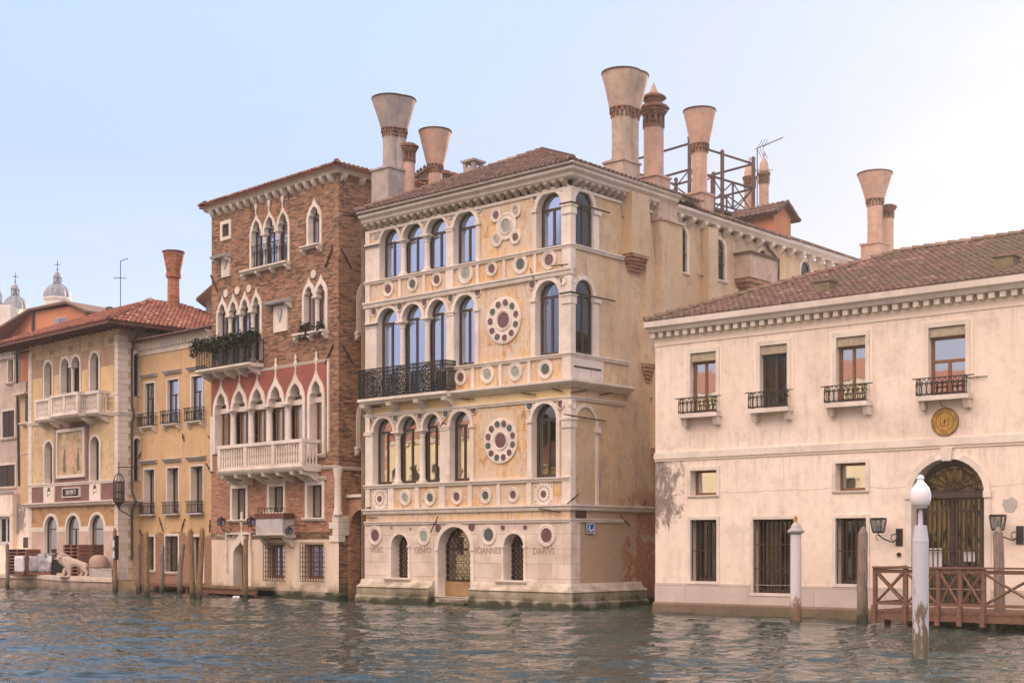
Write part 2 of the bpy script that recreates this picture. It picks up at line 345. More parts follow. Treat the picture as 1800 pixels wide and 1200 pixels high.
class MB:
    def __init__(s, f=ID): s.f = f; s.v = []; s.fc = []; s.t = []; s.mi = []; s.tint = .5; s.cur = 0; s.tinted = False
    def P(s, u, w, z):
        s.v.append(s.f.M @ Vector((u, -w, z))); return len(s.v) - 1
    def face(s, *i): s.fc.append(tuple(i)); s.t.append(s.tint); s.mi.append(s.cur)
    def box(s, u0, u1, w0, w1, z0, z1):
        a = [s.P(u, w, z) for z in (z0, z1) for w in (w0, w1) for u in (u0, u1)]
        for q in ((0, 1, 3, 2), (4, 6, 7, 5), (0, 4, 5, 1), (2, 3, 7, 6), (0, 2, 6, 4), (1, 5, 7, 3)): s.face(*[a[i] for i in q])
        return s
    def plate(s, outer, holes=(), w0=0, w1=-.4, back=False, skin=True, rim=True):
        holes = list(holes); v, t = tri_fill(outer, holes)
        k = [s.P(p[0], w0, p[1]) for p in v]
        for q in t: s.face(*[k[i] for i in q])
        if back:
            k = [s.P(p[0], w1, p[1]) for p in v]
            for q in t: s.face(*[k[i] for i in reversed(q)])
        if skin:
            for L in ([outer] if rim else []) + holes:
                a = [s.P(p[0], w0, p[1]) for p in L]; b = [s.P(p[0], w1, p[1]) for p in L]; m = len(L)
                for i in range(m): s.face(a[i], b[i], b[(i + 1) % m], a[(i + 1) % m])
        return s
    def prism(s, prof, u0, u1, m0=0, m1=0):          # profile in (w, z) swept along u, ends mitred by m0, m1
        a = [s.P(u0 - m0 * w, w, z) for w, z in prof]; b = [s.P(u1 + m1 * w, w, z) for w, z in prof]; m = len(prof)
        for i in range(m): s.face(a[i], a[(i + 1) % m], b[(i + 1) % m], b[i])
        s.face(*reversed(a)); s.face(*b); return s
    def tube(s, pts, r, n=6, r1=None):
        pts = [Vector(p) for p in pts]; rings = []
        for i, p in enumerate(pts):
            d = (pts[min(i + 1, len(pts) - 1)] - pts[max(i - 1, 0)]); d = d.normalized() if d.length > 1e-6 else Vector((0, 0, 1))
            a = d.cross(Vector((0, 0, 1)) if abs(d.z) < .9 else Vector((1, 0, 0))).normalized(); b = d.cross(a)
            rr = r if r1 is None else r + (r1 - r) * i / (len(pts) - 1)
            rings.append([s.P(*(p + (a * math.cos(2 * PI * k / n) + b * math.sin(2 * PI * k / n)) * rr)) for k in range(n)])
        for A, B in zip(rings, rings[1:]):
            for k in range(n): s.face(A[k], A[(k + 1) % n], B[(k + 1) % n], B[k])
        s.face(*reversed(rings[0])); s.face(*rings[-1]); return s
    def lathe(s, c, prof, n=20, sx=1, sy=1, cap=True, a0=0, rib=0, ribn=12, wob=0):
        rings = []; W_ = lambda k, z, r: r * (1 + wob * (math.sin(4 * PI * k / n + z * 3 + c[0]) + .7 * math.sin(6 * PI * k / n - z * 5)))
        for r_, z in prof:
            rings.append([s.P(c[0] + sx * W_(k, z, r_) * (1 + rib * abs(math.sin(ribn * PI * k / n))) * math.cos(a0 + 2 * PI * k / n),
                              c[1] + sy * W_(k, z, r_) * (1 + rib * abs(math.sin(ribn * PI * k / n))) * math.sin(a0 + 2 * PI * k / n), c[2] + z) for k in range(n)])
        for A, B in zip(rings, rings[1:]):
            for k in range(n): s.face(A[k], A[(k + 1) % n], B[(k + 1) % n], B[k])
        if cap: s.face(*reversed(rings[0])); s.face(*rings[-1])
        return s
    def disc(s, u, z, r, w0, w1, r_in=0, n=28, rin2=None):
        o = [(u + r * math.cos(2 * PI * k / n), z + r * math.sin(2 * PI * k / n)) for k in range(n)]
        if not r_in:
            a = [s.P(p[0], w1, p[1]) for p in o]; b = [s.P(p[0], w0, p[1]) for p in o]
            s.face(*a)
            for i in range(n): s.face(b[i], b[(i + 1) % n], a[(i + 1) % n], a[i])
        else:     # a moulded ring
            prof = [(r, w0), (r, w1), (r * .88 + r_in * .12, w1 + .012), (r * .6 + r_in * .4, w1 + .012), (r * .45 + r_in * .55, w1 - .012), (r_in * 1.12, w1 + .008), (r_in, w1 - .01), (r_in, w0)]
            R_ = [[s.P(u + q * math.cos(2 * PI * k / n), w, z + q * math.sin(2 * PI * k / n)) for k in range(n)] for q, w in prof]
            for A, B in zip(R_, R_[1:]):
                for k in range(n): s.face(A[k], A[(k + 1) % n], B[(k + 1) % n], B[k])
        return s
    def ring(s, u, z, r, w, t=.012, n=20):
        return s.tube([(u + r * math.cos(2 * PI * k / n), w, z + r * math.sin(2 * PI * k / n)) for k in range(n + 1)], t, 4)
    def ball(s, c, r, n=12, m=8, sz=1):
        return s.lathe(c, [(max(r * math.sin(PI * i / m), .001), -r * sz * math.cos(PI * i / m)) for i in range(m + 1)], n)
    def quad3(s, pts):      # raw root-local coordinates (x, y, z)
        k = len(s.v); s.v += [Vector(p) for p in pts]; s.face(*range(k, k + len(pts))); return s
    def build(s, name, mat, parent=None, angle=35):
        me = bpy.data.meshes.new(name); me.from_pydata([tuple(p) for p in s.v], [], s.fc)
        mats = mat if isinstance(mat, list) else [mat]
        for m in mats: me.materials.append(M[m] if isinstance(m, str) else m)
        if len(mats) > 1:
            me.polygons.foreach_set('material_index', s.mi)
        if s.tinted:
            a = me.attributes.new('tint', 'FLOAT', 'FACE'); a.data.foreach_set('value', s.t)
        bm = bmesh.new(); bm.from_mesh(me); bmesh.ops.remove_doubles(bm, verts=bm.verts, dist=1e-5); bmesh.ops.recalc_face_normals(bm, faces=bm.faces); bm.to_mesh(me); bm.free()
        me.polygons.foreach_set('use_smooth', [True] * len(me.polygons)); me.set_sharp_from_angle(angle=R(angle))
        o = bpy.data.objects.new(name, me); COL.objects.link(o)
        if parent: o.parent = parent
        return o

def tag(o, label, cat, group=None):
    o['label'] = label; o['category'] = cat
    if group: o['group'] = group
    return o
def thing(name, label, cat, loc=(0, 0, 0), rz=0, group=None):
    o = bpy.data.objects.new(name, None); COL.objects.link(o); o.empty_display_size = .3; o.location = loc; o.rotation_euler = (0, 0, rz)
    return tag(o, label, cat, group)
def building(name, label, f, cat='palace'):
    return thing(name, label, cat, (f.O.x, f.O.y, 0), math.atan2(f.d.y, f.d.x))

# openings ----------------------------------------------------------------
OG = [(1, 0), (.98, .14), (.90, .30), (.76, .45), (.58, .57), (.40, .66), (.25, .75), (.13, .85), (.05, .94), (0, 1)]
TF = [(1, 0), (1, .12), (.95, .24), (.84, .33), (.66, .35), (.68, .48), (.62, .64), (.46, .78), (.24, .9), (0, 1)]
def top_pts(u0, u1, zs, zt, kind):
    c = (u0 + u1) / 2; h = (u1 - u0) / 2
    if kind == 'rect': return [(u0, zt), (u1, zt)]
    if kind == 'round': L = [(math.cos(PI / 2 * i / 10), math.sin(PI / 2 * i / 10)) for i in range(11)]
    else: L = OG if kind == 'ogee' else TF
    return [(c - h * x, zs + (zt - zs) * y) for x, y in L] + [(c + h * x, zs + (zt - zs) * y) for x, y in reversed(L[:-1])]
def opening(u0, u1, z0, zt, kind, zs=None):
    zs = zt - (u1 - u0) / 2 if zs is None else zs
    if kind == 'rect': return [(u0, z0), (u1, z0), (u1, zt), (u0, zt)]
    return [(u0, z0)] + top_pts(u0, u1, zs, zt, kind) + [(u1, z0)]
def skyline(ops, z0, zs, zt, kind, g, gt):
    a, b = ops[0][0] - g, ops[-1][1] + g
    if kind == 'rect': return [(a, z0), (a, zt + gt), (b, zt + gt), (b, z0)]
    arcs = [top_pts(o[0] - g, o[1] + g, zs, zt + gt, kind) for o in ops]
    us = sorted({round(a + (b - a) * i / (26 * len(ops)), 4) for i in range(26 * len(ops) + 1)} | {round(p[0], 4) for A in arcs for p in A})
    pts = []
    for u in us:
        h = zs
        for A in arcs:
            for p, q in zip(A, A[1:]):
                if p[0] - 1e-6 <= u <= q[0] + 1e-6 and q[0] > p[0]: h = max(h, p[1] + (q[1] - p[1]) * (u - p[0]) / (q[0] - p[0]))
        pts.append((u, h))
    return [(a, z0 - 0)] + pts + [(b, z0 - 0)]
def arcade(root, f, ops, z0, zt, kind='round', zs=None, trim=.14, proud=.05, depth=.35, inner='same', columns=True, mat='istria', tip=0, colr=.09, name='surround', colmat=None, capz=.16):
    """stone surround of one or several arches standing on columns; returns the hole its wall needs"""
    if zs is None: zs = zt - (ops[0][1] - ops[0][0]) / 2
    gt = trim + tip; ik = kind if inner == 'same' else inner
    out = skyline(ops, z0, zs, zt, kind, trim, gt)
    if columns and len(ops) > 1:
        h = [(ops[0][0], z0 + .002)]
        for a, b in ops: h += top_pts(a, b, zs, zt, ik)
        h += [(ops[-1][1], z0 + .002)]; holes = [h]
    else: holes = [opening(a, b, z0 + .002, zt, ik, zs) for a, b in ops]
    out[0] = (out[0][0], z0 - .0); out[-1] = (out[-1][0], z0 - .0)
    s = MB(f).plate(out, holes, proud, -depth).build(name, mat, root)
    if columns and len(ops) > 1:
        for (a, b), (c, d) in zip(ops, ops[1:]):
            column(root, f, (b + c) / 2, -.12, z0, zs, colr, colmat or mat)
    for (a, b) in (ops[0], ops[-1]):
        pass
    g = trim - .03
    return skyline([(ops[0][0], ops[-1][1])] if kind == 'rect' else ops, z0 + .001, zs, zt, kind, g, g + tip * .5)
def column(root, f, u, w, z0, z1, r, mat='istria'):
    h = z1 - z0; m = MB(f)
    m.box(u - r * 1.5, u + r * 1.5, w - r * 1.5, w + r * 1.5, z0, z0 + .06)
    m.lathe((u, w, z0 + .06), [(r * 1.4, 0), (r * 1.45, .04), (r * 1.15, .08), (r, .14), (r * .93, h * .6), (r * .85, h - .36), (r * 1.05, h - .34), (r * .95, h - .31), (r * 1.15, h - .22), (r * 1.7, h - .13)], 14)
    m.box(u - r * 1.8, u + r * 1.8, w - r * 1.8, w + r * 1.8, z1 - .08, z1)
    return m.build('column', mat, root)
def window(root, f, u0, u1, z0, zt, kind='rect', zs=None, depth=.33, fm='frame', gm='glass', bars=1, transom=None, t=.06, curtain=None, label=None):
    """frame with its panes, set back in the wall"""
    if kind != 'rect' and zs is None: zs = zt - (u1 - u0) / 2
    if kind in ('ogee', 'trefoil'): kk = 'ogee'
    else: kk = kind
    o = opening(u0 - .01, u1 + .01, z0, zt + .01, kk, zs); top = zs if kind != 'rect' else (zt if transom is None else z0 + (zt - z0) * transom)
    holes = []; k = bars + 1; lw = (u1 - u0 - t * (bars + 2)) / k
    ztp = top - t / 2 if top < zt else top - t
    for i in range(k):
        a = u0 + t + i * (lw + t); holes.append([(a, z0 + t * 1.3), (a + lw, z0 + t * 1.3), (a + lw, ztp), (a, ztp)])
    if kind == 'rect':
        if top < zt: holes.append([(u0 + t, top + t / 2), (u1 - t, top + t / 2), (u1 - t, zt - t), (u0 + t, zt - t)])
    else: holes.append(top_pts(u0 + t, u1 - t, zs + t * .5, zt - t, kk))
    w = MB(f).plate(o, holes, -depth, -depth - .06).build('window', fm, root)
    if label: w['label'] = label
    MB(f).plate(o, [], -depth - .03, -depth - .03, skin=False).build('pane', gm, w)
    if curtain:
        m = MB(f); pr = None; nn = 24
        for sd_ in (0, 1):
            a0, a1 = (u0, u0 + (u1 - u0) * .38) if sd_ == 0 else (u1 - (u1 - u0) * .38, u1)
            pr = None
            for i in range(nn + 1):
                u = a0 + (a1 - a0) * i / nn; ww = -depth - .2 + .03 * math.sin(i * 1.7)
                q = (m.P(u, ww, z0), m.P(u, ww, (zs or zt) + .1))
                if pr: m.face(pr[0], q[0], q[1], pr[1])
                pr = q
        m.build('curtain', curtain, w)
    return w
def sill(root, f, u0, u1, z, h=.09, w=.18, mat='istria', brackets=0, name='sill'):
    m = MB(f).prism([(-.05, z - h), (w * .6, z - h), (w * .75, z - h * .6), (w, z - h * .45), (w, z), (-.05, z)], u0, u1)
    for i in range(brackets):
        u = u0 + .08 + (u1 - u0 - .16) * (i / max(brackets - 1, 1)); m.prism([(-.05, z - h - .2), (w * .35, z - h - .2), (w * .85, z - h - .06), (w * .85, z - h - .001), (-.05, z - h - .001)], u - .06, u + .06)
    return m.build(name, mat, root)
def band(root, f, u0, u1, z0, z1, w=.08, mat='istria', name='string_course', m0=0, m1=0):
    h = z1 - z0
    return MB(f).prism([(-.02, z0), (w * .5, z0), (w * .7, z0 + h * .3), (w * .7, z0 + h * .5), (w, z0 + h * .7), (w, z1), (-.02, z1)], u0, u1, m0, m1).build(name, mat, root)
def strip(root, f, u0, u1, z0, z1, w=.04, mat='istria', name='pilaster', w0=-.03):
    return MB(f).box(u0, u1, w0, w, z0, z1).build(name, mat, root)
def anchor(root, f, p, q, name='wall_anchor', r=.022, w=.05):
    a, b = f.uz(*p), f.uz(*q); m = MB(f); m.tube([(a[0], w, a[1]), (b[0], w, b[1])], r, 5)
    c = ((a[0] + b[0]) / 2, (a[1] + b[1]) / 2); m.tube([(c[0], -.1, c[1]), (c[0], w + .04, c[1])], r * 1.2, 5)
    return m.build(name, 'rust', root)
def roundel(root, f, px, py, rpy, disc='porphyry', ring=1.9, dr=None, w=.03, frame=None):
    u, z = f.uz(px, py); Y = f.world(u, 0, 0).y; r = rpy / FPX * Y
    if ring:
        o = MB(f).disc(u, z, r * ring, -.02, w, r).build('roundel', 'istria', root); MB(f).disc(u, z, r * 1.01, -.02, w * .6, n=24).build('disc', disc, o)
    else: o = MB(f).disc(u, z, r, -.02, w, n=24).build('disc', disc, root)
    return o
def text(parent, f, body, u, z, size, w, mat, ext=.004, name='lettering', sx=1.0, rot=0):
    c = bpy.data.curves.new(name, 'FONT'); c.body = body; c.size = size; c.align_x = 'CENTER'; c.align_y = 'CENTER'; c.extrude = ext; c.resolution_u = 2
    t = bpy.data.objects.new(name, c); COL.objects.link(t); bpy.context.view_layer.update()
    me = bpy.data.meshes.new_from_object(t.evaluated_get(bpy.context.evaluated_depsgraph_get())); bpy.data.objects.remove(t)
    cr, sr = math.cos(rot), math.sin(rot)
    for v in me.vertices:
        x, y, q = v.co; x *= sx; x, y = x * cr - y * sr, x * sr + y * cr; v.co = f.M @ Vector((u + x, -(w + q), z + y))
    me.materials.clear(); me.materials.append(M[mat]); o = bpy.data.objects.new(name, me); COL.objects.link(o); o.parent = parent; return o

def tiles(root, A, B, C, D, mat='tile', sp=.23, row=.37, name='roof', lift=.0, caps=()):
    """a slope of barrel tiles over the quadrilateral A B C D (A-B the eave), in the building's own space"""
    A, B, C, D = [Vector(p) for p in (A, B, C, D)]
    e = (B - A).normalized(); nn = (B - A).cross((D if (D - A).length > .3 else C) - A).normalized()
    if nn.z < 0: nn = -nn
    s_ = nn.cross(e).normalized()
    if s_.z < 0: s_ = -s_
    poly = [((P - A).dot(e), (P - A).dot(s_)) for P in (A, B, C, D)]
    def inside(x, y):
        c = False; j = 3
        for i in range(4):
            if (poly[i][1] > y) != (poly[j][1] > y) and x < (poly[j][0] - poly[i][0]) * (y - poly[i][1]) / (poly[j][1] - poly[i][1]) + poly[i][0]: c = not c
            j = i
        return c
    m = MB(); m.tinted = True; m.tint = .1; k = len(m.v)
    m.v += [P - nn * .03 for P in (A, B, C, D)] + [P - nn * .13 for P in (A, B, C, D)]
    m.face(k, k + 1, k + 2, k + 3); m.face(k + 7, k + 6, k + 5, k + 4)
    for i in range(4): m.face(k + i, k + 4 + i, k + 4 + (i + 1) % 4, k + (i + 1) % 4)
    xs = [p[0] for p in poly]; ys = [p[1] for p in poly]
    x = min(xs) + sp / 2
    while x < max(xs):
        jx = random.uniform(-.012, .012); y = -.06
        while y < max(ys):
            if inside(x, max(y + row * .5, .02)):
                m.tint = min(1, max(0, random.gauss(.5, .26))); r0 = sp * .40 + random.uniform(-.006, .006); r1 = r0 * .86; tilt = random.uniform(-.01, .01)
                q0, q1 = [], []
                for a in range(6):
                    t = PI * a / 5; q0.append(m.v.__len__()); m.v.append(A + e * (x + jx + tilt - r0 * math.cos(t)) + s_ * y + nn * (lift + .035 + r0 * .8 * math.sin(t)))
                for a in range(6):
                    t = PI * a / 5; q1.append(m.v.__len__()); m.v.append(A + e * (x + jx - tilt - r1 * math.cos(t)) + s_ * (y + row + .04) + nn * (lift + r1 * .8 * math.sin(t)))
                for a in range(5): m.face(q0[a], q0[a + 1], q1[a + 1], q1[a])
                m.face(*q0)
            y += row
        x += sp
    for P, Q in caps:
        P, Q = Vector(P), Vector(Q); L = (Q - P).length; d = (Q - P) / L; a = d.cross(Vector((0, 0, 1))).normalized(); up = a.cross(d); k = 0
        while k * .4 < L - .1:
            m.tint = min(1, max(0, random.gauss(.65, .2))); q0 = []; q1 = []
            for i in range(6):
                t = PI * i / 5; q0.append(len(m.v)); m.v.append(P + d * (k * .4) + a * (.13 * math.cos(t)) + up * (.04 + .12 * math.sin(t) + .03))
            for i in range(6):
                t = PI * i / 5; q1.append(len(m.v)); m.v.append(P + d * min(k * .4 + .44, L) + a * (.11 * math.cos(t)) + up * (.04 + .10 * math.sin(t)))
            for i in range(5): m.face(q0[i], q0[i + 1], q1[i + 1], q1[i])
            m.face(*q0); k += 1
    return m.build(name, mat, root, angle=50)

def shell(root, f, W_, D_, z0, z1, mat, front=False, left=True, right=True, name='wall', mats=None):
    """plain outer walls other than the detailed front: box sides"""
    m = MB(f)
    def q(*p): k = [m.P(*a) for a in p]; m.face(*k)
    if front: q((0, 0, z0), (W_, 0, z0), (W_, 0, z1), (0, 0, z1))
    if left: q((0, 0, z0), (0, -D_, z0), (0, -D_, z1), (0, 0, z1))
    if right: q((W_, 0, z0), (W_, -D_, z0), (W_, -D_, z1), (W_, 0, z1))
    q((0, -D_, z0), (W_, -D_, z0), (W_, -D_, z1), (0, -D_, z1)); q((0, 0, z1), (W_, 0, z1), (W_, -D_, z1), (0, -D_, z1))
    return m.build(name, mat, root)
def wallfront(root, f, u0, u1, z0, z1, holes, mat, name='wall', depth=.4):
    return MB(f).plate([(u0, z0), (u1, z0), (u1, z1), (u0, z1)], holes, 0, -depth, rim=False).build(name, mat, root)

# chimneys ------------------------------------------------------------------
def chimney(root, x, y, z0, zb, zs, zt, rs, rt, mat, base=None, twin=None, teeth='brick_dark', basemat=None):
    """x, y in the house's own space; shaft from zb to zs, funnel pot from zs to zt"""
    m = MB(); b = base or (rs * 1.25, rs * 1.25)
    m.box(x - b[0], x + b[0], -y - b[1], -y + b[1], z0, zb); m.box(x - b[0] - .05, x + b[0] + .05, -y - b[1] - .05, -y + b[1] + .05, zb, zb + .08)
    cs = [(x, y, rs, rt)] + ([twin] if twin else [])
    for (cx_, cy_, r, t) in cs: m.lathe((cx_, -cy_, zb + .08), [(r * 1.02, 0), (r * .99, (zs - zb) * .4), (r * 1.01, (zs - zb) * .7), (r, zs - zb - .05)], 20, wob=.008)
    ch = m.build('chimney', basemat or mat, root)
    m = MB(); g = MB(); k = MB()
    for (cx_, cy_, r, t) in cs:
        h_ = zt - zs; q_ = r * 1.22; m.lathe((cx_, -cy_, zs), [(q_ + (t - q_) * i / 6, h_ * i / 6) for i in range(7)] + [(t * .93, h_), (r * 1.0, .25)], 32, cap=False, wob=.009)
        k.lathe((cx_, -cy_, zt), [(t * 1.0, -.005), (t * 1.035, 0), (t * 1.035, .05), (t * .93, .05), (t * .92, -.02)], 32, cap=False)
        for i in range(14):
            a = 2 * PI * i / 14; c, s_ = math.cos(a), math.sin(a); h = .30
            for (ra, rb, za, zb_) in ((r * .98, r * 1.12, zs - h, zs - h * .5), (r * .98, r * 1.25, zs - h * .5, zs + .02)):
                w = .045; P = [g.P(cx_ + c * q + s_ * j, -cy_ + (s_ * q - c * j), z) for z in (za, zb_) for q in (ra, rb) for j in (-w, w)]
                for qd in ((0, 1, 3, 2), (4, 6, 7, 5), (0, 4, 5, 1), (2, 3, 7, 6), (0, 2, 6, 4), (1, 5, 7, 3)): g.face(*[P[i_] for i_ in qd])
        g.lathe((cx_, -cy_, zs - .02), [(r * 1.0, 0), (r * 1.26, .02), (r * 1.26, .06), (r, .07)], 28, cap=False)
    m.build('chimney_pot', mat, ch); g.build('corbel_ring', teeth, ch); k.build('rim', 'rust', ch)
    return ch
def crown_chimney(root, x, y, z0, zb, zs, r, mat, spike=0, dome=False, base=None, tiers=1, sc=1):
    m = MB()
    if base: m.box(x - base, x + base, -y - base, -y + base, z0, zb); m.box(x - base - .05, x + base + .05, -y - base - .05, -y + base + .05, zb, zb + .08)
    m.lathe((x, -y, zb), [(r, 0), (r, zs - zb)], 20); ch = m.build('chimney', mat, root)
    g = MB(); z = zs; h = .34 * sc
    g.lathe((x, -y, z), [(r * 1.1, -.04), (r * 1.12, .05), (r * .7, .06), (r * .7, h), (r * 1.0, h)], 16, cap=False)
    for i in range(10):
        a = 2 * PI * i / 10 + .1; g.tube([(x + r * .95 * math.cos(a), -y + r * .95 * math.sin(a), z + .03), (x + r * .95 * math.cos(a), -y + r * .95 * math.sin(a), z + h)], .055 * sc, 5)
    if dome:
        g.lathe((x, -y, z + h), [(r * 1.15, 0), (r * 1.35, .08), (r * 1.35, .14), (r * .9, .15)], 20); top = z + h + .15
        c = MB().lathe((x, -y, top), [(r * 1.0, 0), (r * 1.0, .2), (r * .85, .42), (r * .5, .6), (r * .15, .68), (r * .12, .74), (r * .22, .82), (r * .05, .93)], 16).build('chimney_cap', mat, ch)
    else:
        g.lathe((x, -y, z + h), [(r * 1.0, 0), (r * 1.1, .06 * sc), (r * 1.22, .07 * sc), (r * 1.24, .14 * sc), (r * 1.38, .15 * sc), (r * 1.42, .22 * sc), (r * 1.62, .26 * sc), (r * 1.58, .32 * sc), (r * 1.05, .42 * sc), (r * .8, .42 * sc)], 10, cap=True); top = z + h + .42 * sc
        if tiers > 1:
            g.lathe((x, -y, top - .02), [(r * .85, 0), (r * .9, .1), (r * 1.0, .18), (r * 1.3, .24), (r * 1.25, .30), (r * .6, .44)], 10); top += .42
        if spike: MB().lathe((x, -y, top - .05), [(r * .52, 0), (r * .3, spike * .5), (.02, spike)], 10).build('chimney_cap', mat, ch)
    g.build('chimney_crown', 'brick_dark', ch)
    return ch

# ================================================================== SETTING
def make_water():
    rnd = random.Random(3); waves = []
    for i in range(60):
        L = .42 * 1.048 ** i; a = rnd.gauss(PI / 2 + .25, .6); k = 2 * PI / L; amp = .0052 * L ** .44 * rnd.uniform(.5, 1.2)
        waves.append((k * math.cos(a), k * math.sin(a), amp, rnd.uniform(0, 6.28)))
    import numpy as np
    ys = [18.0]
    while ys[-1] < 84: ys.append(ys[-1] + .085 * (ys[-1] / 20) ** 1.15)
    ys = [-70, -40, -10, 8, 14] + ys + [95, 120, 160, 260, 420, 700]
    ts = list(np.linspace(-.42, .42, 420)); nx = len(ts)
    X = []; Y = []
    for y in ys:
        for t in ts:
            X.append(t * max(y, 18) if 17.9 < y < 84.1 else 0); Y.append(y)
    X = np.array(X).reshape(len(ys), nx); Y = np.array(Y).reshape(len(ys), nx)
    for j, y in enumerate(ys):
        wide = np.array(ts) * max(y, 18)
        X[j] = wide
    X[:, 0] = -700; X[:, -1] = 700
    Z = np.zeros_like(X)
    for kx, ky, a, p in waves: Z += a * np.sin(kx * X + ky * Y + p + 1.3 * np.sin(.13 * X + .11 * Y + p))
    fade = np.clip((90 - Y) / 20, 0, 1) * np.clip((Y - 14) / 4, 0, 1) * (np.abs(X) < 60)
    Z = Z * fade
    v = np.stack([X, Y, Z], -1).reshape(-1, 3); f = []
    for j in range(len(ys) - 1):
        for i in range(nx - 1): f.append((j * nx + i, j * nx + i + 1, (j + 1) * nx + i + 1, (j + 1) * nx + i))
    me = bpy.data.meshes.new('water'); me.from_pydata(v.tolist(), [], f); me.polygons.foreach_set('use_smooth', [True] * len(f))
    n = NT('canal_water'); a = n.noise(3.4, 2, n.map((.55, 1.35, 1)), rough=.5); b = n.noise(7, 1, n.map((.6, 1.3, 1)))
    h = n.math('ADD', a, n.math('MULTIPLY', b, .22))
    me.materials.append(n.done((.034, .052, .044), .005, n.bump(h, .6, .075), spec=.5)); n.b.inputs['IOR'].default_value = 1.33
    o = bpy.data.objects.new('water', me); COL.objects.link(o); o['kind'] = 'structure'
make_water()
def add_ground():
    m = MB(); fd = Vector((.745, -.668)); b = Vector((.668, .745))
    P = [(-75, 106), (-21, 71), (-6, 60), (12, 74), (22, 66), (12, 48), (60, 12), (400, 300), (200, 690), (-600, 690), (-500, 400)]
    m.quad3([(x, y, .45) for x, y in P])
    o = m.build('ground', 'grey_stone'); o['kind'] = 'structure'
add_ground()

